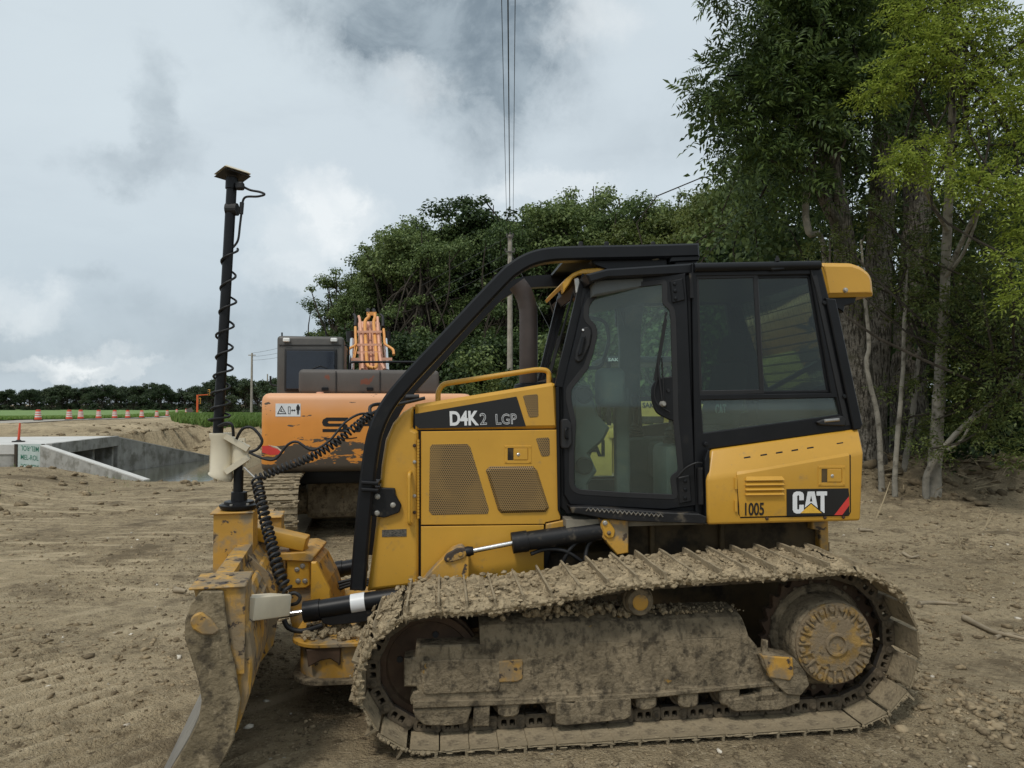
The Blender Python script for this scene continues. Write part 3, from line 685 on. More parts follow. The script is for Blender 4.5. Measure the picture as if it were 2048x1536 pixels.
def mud_mesh(seed, thick, ragged):
    r = random.Random(seed); nxx, nyy = 20, 54; p = PIT
    x = np.linspace(-p * .56, p * .53, nxx); y = np.linspace(-.022, SW + .012, nyy); X, Y = np.meshgrid(x, y)
    h = thick * (.60 + 1.0 * fbm(X * 15 + seed * 9, Y * 12, 4, seed) + 1.2 * np.maximum(0, fbm(X * 42 + seed, Y * 42, 3, seed + 5)))
    gro = np.exp(-((X + p * .43) / .020) ** 2); h = h * (1 - gro * .25) + gro * (.030 * (thick < .034))
    h += .010 * fbm(X * 90, Y * 90, 2, seed + 8) + .015 * np.maximum(0, fbm(X * 25, Y * 25, 2, seed + 3) - .1)
    edge = sstep(Y, -.022, .018) * (1 - sstep(Y, SW - .02, SW + .012)); ed = .35 + .65 * edge
    Z = .050 + np.maximum(h, .004) * ed
    yy = Y + np.where(Y < .04, ragged * .03 * fbm(X * 40, X * 0 + seed, 3, seed + 1), 0) + .006 * fbm(X * 60, Y * 60, 2, seed + 15)
    v = np.stack([X, yy, Z], -1).reshape(-1, 3); i = np.arange(nxx * nyy).reshape(nyy, nxx)
    f = [tuple(q) for q in np.stack([i[:-1, :-1], i[:-1, 1:], i[1:, 1:], i[1:, :-1]], -1).reshape(-1, 4)]
    m = MB(); m.add([tuple(q) for q in v], f)
    # lower skirt on the near edge and the two ends
    row = [tuple(v[k]) for k in i[0]]; n = len(row); drop = [.034 + .010 * r.random() - (.02 * r.random() if r.random() < .25 * ragged else 0) for _ in row]
    m.add(row + [(q[0], q[1] + .006, d) for q, d in zip(row, drop)] + [(q[0], q[1] + .05, .036) for q in row], [(k, k + n, k + n + 1, k + 1) for k in range(n - 1)] + [(k + n, k + 2 * n, k + 2 * n + 1, k + n + 1) for k in range(n - 1)])
    for _ in range(int(26 * ragged)):
        crumb(m, (r.uniform(-p * .5, p * .5), r.uniform(-.025, .03), .047 + r.uniform(-.012, .03)), r.uniform(.005, .019), r, (1.2, .9, .8))
    for _ in range(30):
        crumb(m, (r.uniform(-p * .45, p * .5), r.uniform(.0, SW), .05 + thick * r.uniform(.6, 1.1)), r.uniform(.005, .020), r, (1.2, 1, .6))
    return m.build('mud_cake', mt['mud'], None, 65)
def link_mesh():
    p = PIT; m = MB()
    def ring(cx, cz, w, h, n=8): return rnd([(cx - w / 2, cz - h / 2), (cx + w / 2, cz - h / 2), (cx + w / 2, cz + h / 2), (cx - w / 2, cz + h / 2)], .011, 3)
    outer = rnd([(-p * .56, -.030), (-p * .50, -.038), (p * .36, -.038), (p * .44, -.028), (p * .44, .020), (p * .36, .0385), (-p * .52, .0385), (-p * .58, .010)], .008, 2)
    holes = [ring(-p * .10, .004, .030, .036), ring(p * .20, .004, .030, .036)]
    for b, t in ((.205, .035), (.392, .035)):
        m.plate(outer, b, t, holes, .003)
        m.lathe((-p * .40, b + .03, .002), (0, -1, 0), [(0, .023), (.036, .023), (.038, .017), (.041, .017), (.042, .008)], 12)
        for cx in (-p * .10, p * .20): m.lathe((cx, b + .012, .036), (0, 0, -1), [(0, .011), (.022, .011), (.024, .008)], 6)
    m.tube([(-p * .40, .24, .002), (-p * .40, .392, .002)], .024, 10)
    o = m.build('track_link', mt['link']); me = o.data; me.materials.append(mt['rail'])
    for q in me.polygons:
        if q.normal.z < -.9 and q.center.z < -.034: q.material_index = 1
    return o
def place(o, i, b=0.0):
    p0, p1 = CH[i], CH[(i + 1) % NS]; t = (p1 - p0).normalized(); c = (p0 + p1) / 2; n = Vector((t.y, -t.x))
    o.matrix_basis = Matrix(((-t.x, 0, n.x, c.x), (0, 1, 0, b), (-t.y, 0, n.y, c.y), (0, 0, 0, 1)))
def near_track():
    m = MB()
    for i in range(NS):
        p0, p1 = CH[i], CH[(i + 1) % NS]; c = (p0 + p1) / 2; t = (p1 - p0).normalized(); q = c + t * PIT * .4
        m.tube([(q.x, .19, q.y), (q.x, .445, q.y)], .013, 8)
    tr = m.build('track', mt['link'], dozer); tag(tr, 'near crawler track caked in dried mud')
    sh = shoe_mesh(); lk = link_mesh(); muds = [mud_mesh(s, th, rg) for s, th, rg in ((1, .050, 1), (2, .056, 1), (3, .048, .9), (4, .034, .7), (5, .030, .6), (6, .034, .7), (7, .030, .6), (8, .052, 1))]
    first = dict(s=True, l=True); used = set()
    for i in range(NS):
        def cp(src, fl, name):
            if fl not in used: used.add(fl); o = src
            else: o = bpy.data.objects.new(name, src.data); col.objects.link(o)
            o.parent = tr; return o
        place(cp(sh, 's', 'track_shoe'), i); place(cp(lk, 'l', 'track_link'), i)
        c = (CH[i] + CH[(i + 1) % NS]) / 2
        if c.y > .50 and c.x < .55 or (c.x < -.1 and c.y > .32): k = (0, 1, 2, 7)[i % 4]
        elif c.y > .7 and c.x < 2.6: k = (3, 4, 5, 6)[i % 4]
        else: continue
        place(cp(muds[k], 'm%d' % k, 'mud_cake'), i)
    for k in range(8):
        if 'm%d' % k not in used: bpy.data.objects.remove(muds[k])
    ft = bpy.data.objects.new('track', m_ := tr.data.copy()); col.objects.link(ft); ft.parent = dozer; ft.location = (0, 2 * BC - SW, 0); ft['label'] = 'far crawler track mostly hidden behind the machine'
    for i in range(NS):
        for src in (sh, lk):
            o = bpy.data.objects.new(src.name.split('.')[0], src.data); col.objects.link(o); o.parent = ft; place(o, i)
    return tr
near_track()
# loose crust hanging over the near edges of the lowest shoes
m = MB(); rr = random.Random(3)
for _ in range(150):
    a = rr.uniform(-.15, 2.42); crumb(m, (a, rr.uniform(-.006, .02), .036 + .006 * a * .3 + rr.uniform(-.012, .010)), rr.uniform(.003, .012), rr, (2.6, .6, .55))
for _ in range(110):
    t = rr.uniform(math.pi * .55, math.pi * 1.5); c = CI + Vector((math.cos(t), math.sin(t))) * (RI + .05); crumb(m, (c.x, rr.uniform(-.012, .02), c.y), rr.uniform(.005, .018), rr)
for _ in range(110):
    t = rr.uniform(-math.pi * .5, math.pi * .5); c = CS + Vector((math.cos(t), math.sin(t))) * (RS + .05); crumb(m, (c.x, rr.uniform(-.010, .02), c.y), rr.uniform(.004, .013), rr)
tag(m.build('edge_crust', mt['mud_plate'], dozer), kind='stuff')

# ---- idler, sprocket, final drive, rollers
def idler(b):
    o = MB().lathe((CI.x, b - .075, CI.y), (0, 1, 0), [(0, .05), (0, .10), (.03, .11), (.04, .235), (.02, .245), (.02, .280), (.055, .283), (.06, .295), (.09, .295), (.095, .283), (.13, .280), (.13, .245), (.11, .235), (.12, .11), (.15, .10), (.15, .05)], 48).build('idler_wheel', mt['rust'], dozer, 40)
    for k in range(4):
        t = R_(78 + 90 * k); MB().lathe((CI.x + .17 * math.cos(t), b - .05, CI.y + .17 * math.sin(t)), (0, 1, 0), [(0, .018), (.02, .018)], 12).build('rim_hole', mt['rubber'], o)
    return o
idler(SW / 2); idler(2 * BC - SW / 2)
def sprocket(b, near):
    nT = 27; pts = []
    for k in range(nT):
        for dr, da in ((.352, 0), (.340, .16), (.340, .34), (.354, .48), (.372, .53), (.374, .62), (.366, .75), (.356, .9)):
            t = 2 * math.pi * (k + da) / nT; pts.append((CS.x + dr * math.cos(t), CS.y + dr * math.sin(t)))
    sp = MB().plate(pts, b - .022, .045, [], .003).build('sprocket', mt['rust'], dozer)
    for k in range(18):
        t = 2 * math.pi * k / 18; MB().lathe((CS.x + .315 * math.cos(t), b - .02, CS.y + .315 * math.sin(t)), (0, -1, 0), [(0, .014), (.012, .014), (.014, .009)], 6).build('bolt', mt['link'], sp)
    s = -1 if near else 1; b0 = b - .02 if near else b + .02
    HC = (CS.x - .02, b0, CS.y + .006)
    dr = MB().lathe(HC, (0, s, 0), [(0, .298), (.015, .298), (.03, .285), (.035, .262), (.06, .255), (.17, .243), (.180, .238), (.190, .222)], 56).build('final_drive', mt['frame_mud'], dozer, 35)
    if not near: return
    f0 = b0 - .190
    cp = MB().lathe((HC[0], f0 + .004, HC[2]), (0, -1, 0), [(0, .232), (.012, .230), (.016, .222), (.017, .160), (.026, .150), (.030, .085), (.030, .068), (.042, .063), (.042, .052), (.030, .047), (.030, .012)], 56).build('drive_cover', mt['hub'], dr, 35)
    for k in range(20):
        t = 2 * math.pi * (k + .35) / 20; MB().lathe((HC[0] + .203 * math.cos(t), f0 - .008, HC[2] + .203 * math.sin(t)), (0, -1, 0), [(0, .020), (.006, .020), (.0062, .0155), (.024, .0155), (.026, .010)], 10).build('cover_bolt', mt['hub'], dr)
    for k in range(20):
        t = 2 * math.pi * (k + .85) / 20; c, s2 = math.cos(t), math.sin(t); d = Vector((c, 0, s2)); q = Vector((HC[0], f0 - .014, HC[2]))
        MB().bar(q + d * .150, q + d * .222, .016, .022, (0, 1, 0)).bevel(.004, 1).build('cover_rib', mt['hub'], dr)
sprocket(SW / 2, True); sprocket(2 * BC - SW / 2, False)
a, z = T(1277, 1197, .2)
cr = MB().lathe((a, .16, z - .012), (0, 1, 0), [(0, .05), (0, .072), (.012, .078), (.05, .078), (.05, .088), (.07, .088), (.07, .066), (.19, .066), (.19, .088), (.21, .088)], 32).build('carrier_roller', mt['frame_mud'], dozer, 40)
MB().lathe((a, .163, z - .012), (0, -1, 0), [(0, .045), (.006, .045), (.010, .035)], 24).build('hub_cap', mt['yellow_dirty'], cr)
for px in (1015, 1110, 1200, 1287, 1370, 1452, 1532):
    a, z = T(px, 1405, .2); z = .205
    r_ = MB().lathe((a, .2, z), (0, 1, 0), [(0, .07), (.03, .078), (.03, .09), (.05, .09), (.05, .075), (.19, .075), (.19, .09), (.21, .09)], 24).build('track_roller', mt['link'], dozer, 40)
    MB().plate(rnd([(a - .058, z - .048), (a - .03, z - .064), (a + .03, z - .064), (a + .058, z - .048), (a + .062, z + .06), (a - .062, z + .06)], .014, 3), .135, .07, [], .010).build('roller_cap', mt['frame_mud'], r_)

# ---- track frame
fb = .15
frame_face = P(fb, (832, 1292), (1000, 1288), (1300, 1280), (1497, 1272), (1514, 1292), (1521, 1315), (1531, 1335), (1565, 1366), (1300, 1392), (1000, 1404), (822, 1410), (820, 1400), (826, 1386), (836, 1382), (832, 1374), (808, 1374), (808, 1318), (830, 1314))
m = MB().plate(frame_face, fb, .30, [], .008)
zf = lambda px, py: T(px, py, fb)
ridge = [zf(960, 1289), zf(1100, 1286), zf(1300, 1280), zf(1497, 1272)]
prof = [(.152, -.004), (.160, .045), (.19, .098), (.25, .125), (.40, .130)]
v = []; f = []
xs = np.linspace(ridge[0][0], ridge[-1][0], 16)
for i, x in enumerate(xs):
    zz_ = np.interp(x, [q[0] for q in ridge], [q[1] for q in ridge])
    for b, dz in prof: v.append((x - (.03 if i == 15 else 0) * dz * 8, b, zz_ + dz * (1 - .10 * (i < 1)) + .004 * math.sin(x * 9)))
K = len(prof)
f = [(i * K + k, (i + 1) * K + k, (i + 1) * K + k + 1, i * K + k + 1) for i in range(15) for k in range(K - 1)] + [tuple(range(K)), tuple(15 * K + k for k in range(K))[::-1]]
tf = m.add(v, f).build('track_frame', mt['frame_mud'], dozer, 30)
def sub(name, b, th, pts, mat='frame_mud', parent=tf, holes=(), ch=.006, r=0):
    pp = P(b, *pts); pp = rnd(pp, r, 3) if r else pp
    return MB().plate(pp, b, th, [P(b, *h) for h in holes], ch).build(name, mt[mat], parent)
sub('lower_rail', .122, .06, [(826, 1402), (1000, 1399), (1300, 1386), (1566, 1362), (1577, 1370), (1300, 1397), (1000, 1412), (826, 1418)])
sub('idler_guard', .135, .06, [(824, 1419), (945, 1414), (934, 1448), (905, 1452), (850, 1452), (832, 1438)], r=.02)
sub('guide_block', .13, .06, [(948, 1414), (980, 1412), (978, 1453), (946, 1454)])
sub('roller_guard', .118, .05, [(1112, 1404), (1150, 1408), (1150, 1402), (1262, 1396), (1264, 1432), (1250, 1440), (1130, 1452), (1112, 1448)], mat='frame_mud', r=.01)
sub('roller_guard', .118, .05, [(1458, 1400), (1602, 1378), (1600, 1406), (1560, 1420), (1472, 1424), (1457, 1416)], holes=[[(1513, 1389), (1551, 1386), (1551, 1397), (1513, 1401)]], r=.008)
sub('rear_guard', .10, .12, [(1520, 1311), (1546, 1308), (1588, 1315), (1612, 1345), (1620, 1370), (1602, 1392), (1574, 1390), (1545, 1362), (1527, 1333)], mat='frame_mud', r=.012)
sub('scuffed_wear_block', .09, .04, [(1523, 1311), (1586, 1316), (1588, 1352), (1580, 1362), (1540, 1356)], mat='yellow_worn', r=.006)
sub('hinge_tab', .135, .03, [(1527, 1281), (1537, 1282), (1537, 1312), (1525, 1312)])
sub('inspection_cover', .140, .02, [(964, 1326), (1046, 1319), (1046, 1358), (1035, 1364), (962, 1367)], mat='yellow_worn', r=.01)
sub('recoil_cover', .138, .02, [(840, 1322), (1000, 1318), (1000, 1384), (845, 1390)], r=.03)
for q in ((940, 1345), (828, 1350)): bolt(*q, .146, tf, .010, 'frame_mud')
m = MB(); rr = random.Random(8)                                  # crumbs lying on the frame
for _ in range(420):
    x = rr.uniform(xs[0], xs[-1]); zz_ = np.interp(x, [q[0] for q in ridge], [q[1] for q in ridge]); g = max(.2, math.sin(x * 2.4) + .7)
    crumb(m, (x, rr.uniform(.2, .38), zz_ + .125 + rr.uniform(0, .035) * g), rr.uniform(.006, .022) * g ** .5, rr)
tag(m.build('frame_mud_heap', mt['mud'], tf), kind='stuff')

# ---- engine housing
core = P(.85, (742, 1178), (752, 1080), (760, 960), (772, 880), (800, 835), (836, 815), (1108, 775), (1118, 1046), (1092, 1150), (842, 1168))
MB().plate(core, .85, .935, [], .01).build('engine_bay', mt['black'], dozer)
nose = P(.82, (734, 1184), (748, 1080), (757, 1000), (763, 930), (771, 880), (786, 846), (806, 824), (827, 812), (826, 857), (837, 862), (837, 1172))
MB().plate(nose, .82, .995, [], .02).bevel(.006, 1, 30).build('nose_cowl', mt['yellow'], dozer)
hood = P(.82, (830, 809), (1104, 765), (1112, 768), (1117, 857), (831, 860))
hd = MB().plate(hood, .82, .995, [], .022).build('hood', mt['yellow'], dozer)
door = P(.82, (842, 863), (1116, 859.5), (1121, 1039), (1091, 1045), (1090, 1048.5), (842, 1050))
ed = MB().plate(door, .82, .03, [], .004).build('engine_door', mt['yellow'], dozer)
lower = P(.822, (842, 1053), (1088, 1050), (1088, 1140), (1060, 1160), (842, 1172))
MB().plate(lower, .822, .03, [], .004).build('lower_side_panel', mt['yellow'], dozer)
sub('sill_plate', .815, .04, [(1092, 1048), (1130, 1040), (1210, 1036), (1210, 1060), (1092, 1085)], mat='yellow_dirty', parent=dozer)
g1 = [(860, 894), (864, 889), (935, 888), (941, 895), (978, 1019), (975, 1028), (864, 1030), (858, 1022)]
g2 = [(972, 941), (980, 933), (1067, 933), (1075, 941), (1099, 1016), (1092, 1025), (1002, 1027), (996, 1020)]
g3 = [(1046, 793), (1049, 791), (1073, 788), (1076, 791), (1077, 831), (1074, 834), (1060, 835), (1057, 832)]
g4 = [(1072, 878), (1075, 876), (1097, 875), (1099, 878), (1100, 909), (1097, 912), (1085, 913), (1082, 910)]
for g, par, b, ch in ((g1, ed, .8175, .001), (g2, ed, .800, .018), (g3, hd, .8175, .001), (g4, ed, .8175, .001)):
    MB().plate(P(b, *g), b, .03, [], ch).build('vent_grille', mt['grille'], par)
def latch(parent, x0, y0, x1, y1, b):
    bw, bh = x1 - x0, y1 - y0
    fr = MB().plate(P(b - .004, (x0, y0), (x1, y0), (x1, y1), (x0, y1)), b - .004, .012, [P(b - .004, (x0 + bw * .12, y0 + bh * .14), (x1 - bw * .12, y0 + bh * .14), (x1 - bw * .12, y1 - bh * .17), (x0 + bw * .12, y1 - bh * .17))], .002).build('door_latch', mt['yellow'], parent)
    for sx in (.055, .945):
        for sy in (.09, .91): bolt(x0 + bw * sx, y0 + bh * sy, b - .004, fr, .0055, 'yellow', .004, 'rivet')
    MB().plate(P(b - .001, (x0 + bw * .12, y0 + bh * .14), (x0 + bw * .33, y0 + bh * .14), (x0 + bw * .33, y1 - bh * .17), (x0 + bw * .12, y1 - bh * .17)), b - .001, .004, [], 0).build('recess', mt['case'], fr)
    MB().plate(P(b - .007, (x0 + bw * .34, y0 + bh * .17), (x1 - bw * .14, y0 + bh * .17), (x1 - bw * .14, y1 - bh * .2), (x0 + bw * .34, y1 - bh * .2)), b - .007, .010, [], .003).build('paddle', mt['yellow'], fr)
    bolt(x0 + bw * .51, y0 + bh * .5, b - .008, fr, .009, 'chrome', .006, 'key_cylinder')
latch(ed, 1009, 891, 1063, 927, .82)
# decal with lettering on the hood
dc = MB().plate(P(.8165, (829, 828), (1033, 793), (1036, 801), (1052, 853), (838, 857), (830, 850)), .8165, .004, [], .0005).build('name_decal', mt['decal'], hd)
lettering('lettering', 'D4K', P(.8155, (900, 851.5), (958, 850.5), (957, 821), (899, 822)), .8155, mt['white'], hd, offset=.036)
lettering('lettering', '2', P(.8155, (960, 850), (974, 849.5), (973, 826), (959, 826.5)), .8155, mt['white'], hd, outline=.018)
lettering('lettering', 'LGP', P(.8155, (992, 849.5), (1034, 848.5), (1033, 827), (991, 828)), .8155, mt['white'], hd, outline=.018)
# hinge, bolts, handle, plates on the nose
m = MB()
for k in range(26):
    y0 = 879 + k * 6.1; p0 = T(836.5, y0, .815); p1 = T(836.5, y0 + 5.2, .815); m.tube([(p0[0], .815, p0[1]), (p1[0], .815, p1[1])], .0075, 8)
m.build('piano_hinge', mt['yellow'], ed)
nc = [o for o in dozer.children if o.name.startswith('nose_cowl')][0]
for y, k in ((891, 'rust'), (924, 'zinc'), (992, 'zinc'), (1025, 'rust')): bolt(829, y, .816, nc, .009, k)
p0, p1 = T(819, 945, .82), T(819, 1046, .82)
MB().tube(round_path([(p0[0] + .008, .83, p0[1]), (p0[0], .765, p0[1]), (p1[0], .765, p1[1]), (p1[0] + .008, .83, p1[1])], .035), .0125, 12).build('grab_handle', mt['yellow'], nc, 60)
sub('id_plate', .8165, .004, [(764, 1060), (813, 1058), (813, 1073), (764, 1074)], mat='plate_id', parent=nc, ch=.0005)
# handrail along the hood
hr = [T(x, y, .92) for x, y in ((876, 806), (876, 783), (886, 768), (1075, 739), (1098, 741), (1098, 768))]
MB().tube(round_path([A3(q, .92) for q in hr], .05, 6), .0175, 14).build('hood_handrail', mt['yellow'], dozer, 60)
# exhaust stack
ex = [T(x, y, BC - .1) for x, y in ((1057, 785), (1057, 640), (1054, 608), (1046, 585), (1034, 568))]
eo = MB().tube(smooth_path([A3(q, BC - .1) for q in ex], 6), .066, 20).build('exhaust_stack', mt['exhaust'], dozer, 60)
q = T(1057, 762, BC - .1); MB().lathe((q[0], BC - .1, q[1] - .1), (0, 0, 1), [(0, .075), (.05, .075), (.05, .105), (.075, .10), (.085, .07)], 20).build('clamp', mt['black'], eo, 40)
for dx in (.03, .10): MB().box((q[0] + .08 + dx * .3, BC - .1, q[1] - .03), (.12, .12, .05)).bevel(.015, 2).build('rain_cap_bracket', mt['black'], eo)

# ---- roof guard sweeps
def band(pts, w):
    pts = [Vector(p) for p in pts]; n = len(pts); L, Rr = [], []
    for i in range(n):
        t = (pts[min(i + 1, n - 1)] - pts[max(i - 1, 0)]).normalized(); k = Vector((-t.y, t.x)) * (w if not hasattr(w, '__len__') else w[i]) / 2; L.append(pts[i] + k); Rr.append(pts[i] - k)
    return L + Rr[::-1]
SB = .73
cl_ = [q.xy for q in smooth_path([(x, z, 0) for x, z in P(SB, (714, 1182), (722, 1080), (731, 985), (742, 900), (752, 858), (772, 815), (806, 770), (880, 690), (1000, 562), (1030, 535), (1062, 517), (1100, 508), (1160, 505), (1290, 502.5), (1400, 499.5))], 5)]
sw = MB().plate(band(cl_, .094), SB, .10, [], .014).build('guard_sweep', mt['black'], dozer); mirror(sw)
# flat wear strip on the inner side of the sweep
sub('sweep_foot', .785, .04, [(742, 975), (790, 977), (791, 991), (803, 1011), (799, 1025), (769, 1036), (739, 1031)], mat='black_dusty', parent=dozer, r=.012)
sf = [o for o in dozer.children if o.name.startswith('sweep_foot')][0]
for q in ((755, 993), (786, 1010), (754, 1026)): bolt(*q, .785, sf, .014, 'zinc', .016)
for y in (962, 976): sub('flange', .70, .16, [(722, y), (757, y + 2), (757, y + 9), (722, y + 7)], mat='black', parent=dozer)
q0, q1 = T(1150, 503, SB), T(1395, 498, SB)
MB().box(((q0[0] + q1[0]) / 2 + .02, BC, q0[1] + .035), (q1[0] - q0[0] + .03, .98, .02)).build('guard_roof_plate', mt['black'], dozer)
for px in (1145, 1213, 1310):
    q = T(px, 519, SB + .05); MB().lathe((q[0], SB + .05, q[1] - .005), (0, 0, 1), [(0, .012), (.008, .038), (.018, .040), (.02, .03)], 16).build('fixing_disc', mt['cream'], dozer, 40)
for px in (1162, 1214, 1307):
    q = T(px, 489, SB + .05); MB().lathe((q[0], SB + .06, q[1] - .01), (0, 0, 1), [(0, .016), (.025, .016), (.03, .01)], 8).build('roof_bolt', mt['black_dusty'], dozer)
sub('guard_mount', .74, .12, [(1342, 513), (1400, 511), (1398, 521), (1340, 524)], mat='black', parent=dozer)
sub('guard_mount', .76, .08, [(1350, 521), (1395, 519), (1395, 532), (1350, 534)], mat='black', parent=dozer)
sub('guard_strut', .78, .08, [(1172, 512), (1335, 510), (1335, 540), (1230, 545), (1190, 530)], mat='black', parent=dozer)
# ---- cab
DA, DK, DB = 1.666, -.262, .58
def TD(px, py, off=0.0): return T(px, py, DB + off, DA, DK)
def PD(off, *pts): return [TD(x, y, off) for x, y in pts]
def dplate(name, off, th, pts, mat, parent, holes=(), ch=.006, r=0):
    pp = PD(off, *pts); pp = rnd(pp, r, 4) if r else pp
    return MB().plate(pp, DB + off, th, holes, ch, (DA, DK)).build(name, mt[mat], parent)
def d3(px, py, off): a, z = TD(px, py, off); return Vector((a, DB + off + DK * (a - DA), z))
glass_px = [(1142, 968), (1142, 900), (1146, 845), (1136, 800), (1136, 778), (1171, 734), (1182, 700), (1189, 668), (1186, 652), (1174, 642), (1171, 632), (1172, 612), (1180, 598), (1194, 586), (1212, 579), (1240, 573), (1327, 562), (1331, 568), (1331, 604), (1345, 618), (1348, 640), (1351, 745), (1353, 840), (1363, 938), (1360, 946), (1347, 955), (1352, 990), (1348, 995), (1250, 991), (1160, 985), (1148, 980)]
open_px = [(1138, 975), (1136, 900), (1132, 776), (1167, 734), (1168, 612), (1192, 582), (1240, 568), (1334, 557), (1352, 618), (1360, 840), (1370, 940), (1358, 1000), (1160, 992)]
cs = dplate('cab_side', .04, .05, [(1116, 763), (1142, 664), (1163, 585), (1172, 556), (1186, 545), (1240, 538), (1384, 530), (1390, 800), (1394, 1038), (1134, 1028), (1118, 1012)], 'black', dozer, [PD(.04, *open_px)])
mirror(cs)
cd = dplate('cab_door', .0, .035, [(1125, 775), (1147, 690), (1171, 590), (1186, 565), (1215, 555), (1372, 546), (1376, 600), (1384, 800), (1394, 1012), (1330, 1020), (1140, 1010), (1128, 990)], 'black', dozer, [rnd(PD(.0, *glass_px), .018, 3)], .008)
mirror(cd)
def offp(pts, d):
    c = np.mean(np.array(pts), 0); return pts
gs = MB().plate(rnd(PD(.006, *glass_px), .018, 3), DB + .012, .002, [], 0, (DA, DK)).build('door_glass', mt['glass'], cd)
g2_ = mirror(gs, 'door_glass'); g2_.data.materials[0] = mt['glass_far']; g2_.parent = [o for o in dozer.children if o.name.startswith('cab_door')][1]
# dark seal round the glass
seal = MB().plate(rnd(PD(-.003, *glass_px), .018, 3), DB - .003, .012, [], 0, (DA, DK))
inner = np.array(PD(-.003, *glass_px)); cen = inner.mean(0)
def shrink(pts, d):
    out = []; n = len(pts); ar = sum(pts[i][0] * pts[(i + 1) % n][1] - pts[(i + 1) % n][0] * pts[i][1] for i in range(n))
    for i in range(n):
        a, q, c = Vector(pts[i - 1]), Vector(pts[i]), Vector(pts[(i + 1) % n]); e = ((q - a).normalized() + (c - q).normalized()).normalized(); k = Vector((-e.y, e.x)) * (d if ar > 0 else -d); out.append((q.x + k.x, q.y + k.y))
    return out
gp = rnd(PD(-.003, *glass_px), .018, 3)
MB().plate(shrink(gp, -.014), DB - .003, .006, [shrink(gp, .020)], .002, (DA, DK)).build('door_seal', mt['rubber'], cd)
dplate('wiper_panel', -.002, .014, [(1303, 772), (1316, 757), (1350, 751), (1357, 846), (1334, 838), (1312, 826), (1303, 800)], 'black', cd, r=.03)
# wiper
w = MB().tube([d3(1325, 806, -.02), d3(1318, 750, -.03), d3(1316, 720, -.03)], .006, 8); w.tube([d3(1328, 806, -.02), d3(1326, 755, -.03), d3(1324, 715, -.03)], .004, 8)
w.bar(d3(1310, 762, -.02), d3(1333, 624, -.02), .012, .012, (0, 1, 0)); w.bar(d3(1311, 758, -.026), d3(1331, 640, -.026), .022, .005, (0, 1, 0))
w.tube(smooth_path([d3(1317, 755, -.02), d3(1309, 780, -.02), d3(1313, 805, -.02), d3(1330, 818, -.02), d3(1340, 824, -.015)], 5), .004, 6); w.build('wiper_arm', mt['rubber'], cd)
q = d3(1325, 808, -.004); MB().lathe(q, (0, -1, 0), [(0, .022), (.02, .02), (.03, .012), (.036, .011)], 14).build('wiper_pivot', mt['zinc'], cd, 40)
q = d3(1336, 781, -.002); MB().lathe(q, (0, -1, 0), [(0, .012), (.012, .010)], 10).build('rubber_stop', mt['rubber'], cd)
# handles and hinges
dplate('grab_recess', -.02, .03, [(1167, 655), (1177, 653), (1184, 664), (1180, 690), (1166, 720), (1156, 726), (1150, 720), (1152, 705), (1160, 680)], 'rubber', cd, r=.012, ch=.008)
dplate('grab_grip', -.045, .02, [(1165, 672), (1172, 672), (1164, 708), (1156, 712)], 'black', cd, r=.006)
q = d3(1166, 660, -.022); MB().lathe(q, (0, -1, 0), [(0, .008), (.006, .006)], 10).build('key_lock', mt['white'], cd)
dplate('outer_latch', -.025, .05, [(1122, 842), (1126, 838), (1136, 838), (1143, 848), (1144, 888), (1137, 897), (1124, 897), (1122, 892)], 'rubber', cd, r=.008)
MB().tube(round_path([d3(1136, 856, -.02), d3(1131, 857, -.055), d3(1130, 876, -.055), d3(1136, 877, -.02)], .02), .007, 8).build('pull', mt['black'], cd)
hp = dplate('hinge_plate', -.014, .02, [(1340, 562), (1366, 556), (1371, 600), (1345, 606)], 'black', cd, r=.004)
for y in (568, 582, 597): q = d3(1349 + (y - 568) * .07, y, -.014); MB().lathe(q, (0, -1, 0), [(0, .011), (.008, .011), (.010, .006)], 8).build('bolt', mt['black'], hp)
MB().tube([d3(1382, 546, -.02), d3(1383, 596, -.02)], .013, 10).build('hinge_barrel', mt['black_dusty'], cd)
hp = dplate('hinge_plate', -.014, .02, [(1356, 955), (1380, 950), (1384, 1003), (1358, 1008)], 'black_dusty', cd, r=.004)
for y in (962, 979, 996): q = d3(1370, y, -.014); MB().lathe(q, (0, -1, 0), [(0, .011), (.008, .011), (.010, .006)], 8).build('bolt', mt['black'], hp)
MB().tube([d3(1400, 935, -.03), d3(1402, 1008, -.03)], .02, 10).build('hinge_barrel', mt['black_dusty'], cd)
MB().tube(smooth_path([d3(1355, 955, -.03), d3(1372, 936, -.05), d3(1392, 926, -.05), d3(1404, 926, -.03)], 5), .006, 8).build('check_strap', mt['rubber'], cd)
# step below the door
st = dplate('entry_step', -.10, .22, [(1140, 1014), (1180, 1014), (1330, 1025), (1400, 1028), (1414, 1034), (1412, 1048), (1260, 1043), (1200, 1036), (1145, 1026)], 'black_dusty', dozer)
m = MB()
for k in range(17):
    x = 1172 + k * 9.0; y = 1016 + k * .75; m.tube([d3(x, y + 6, -.104), d3(x + 5, y, -.104), d3(x + 10, y + 6, -.104)], .004, 5)
m.build('tread_teeth', mt['steel'], st)

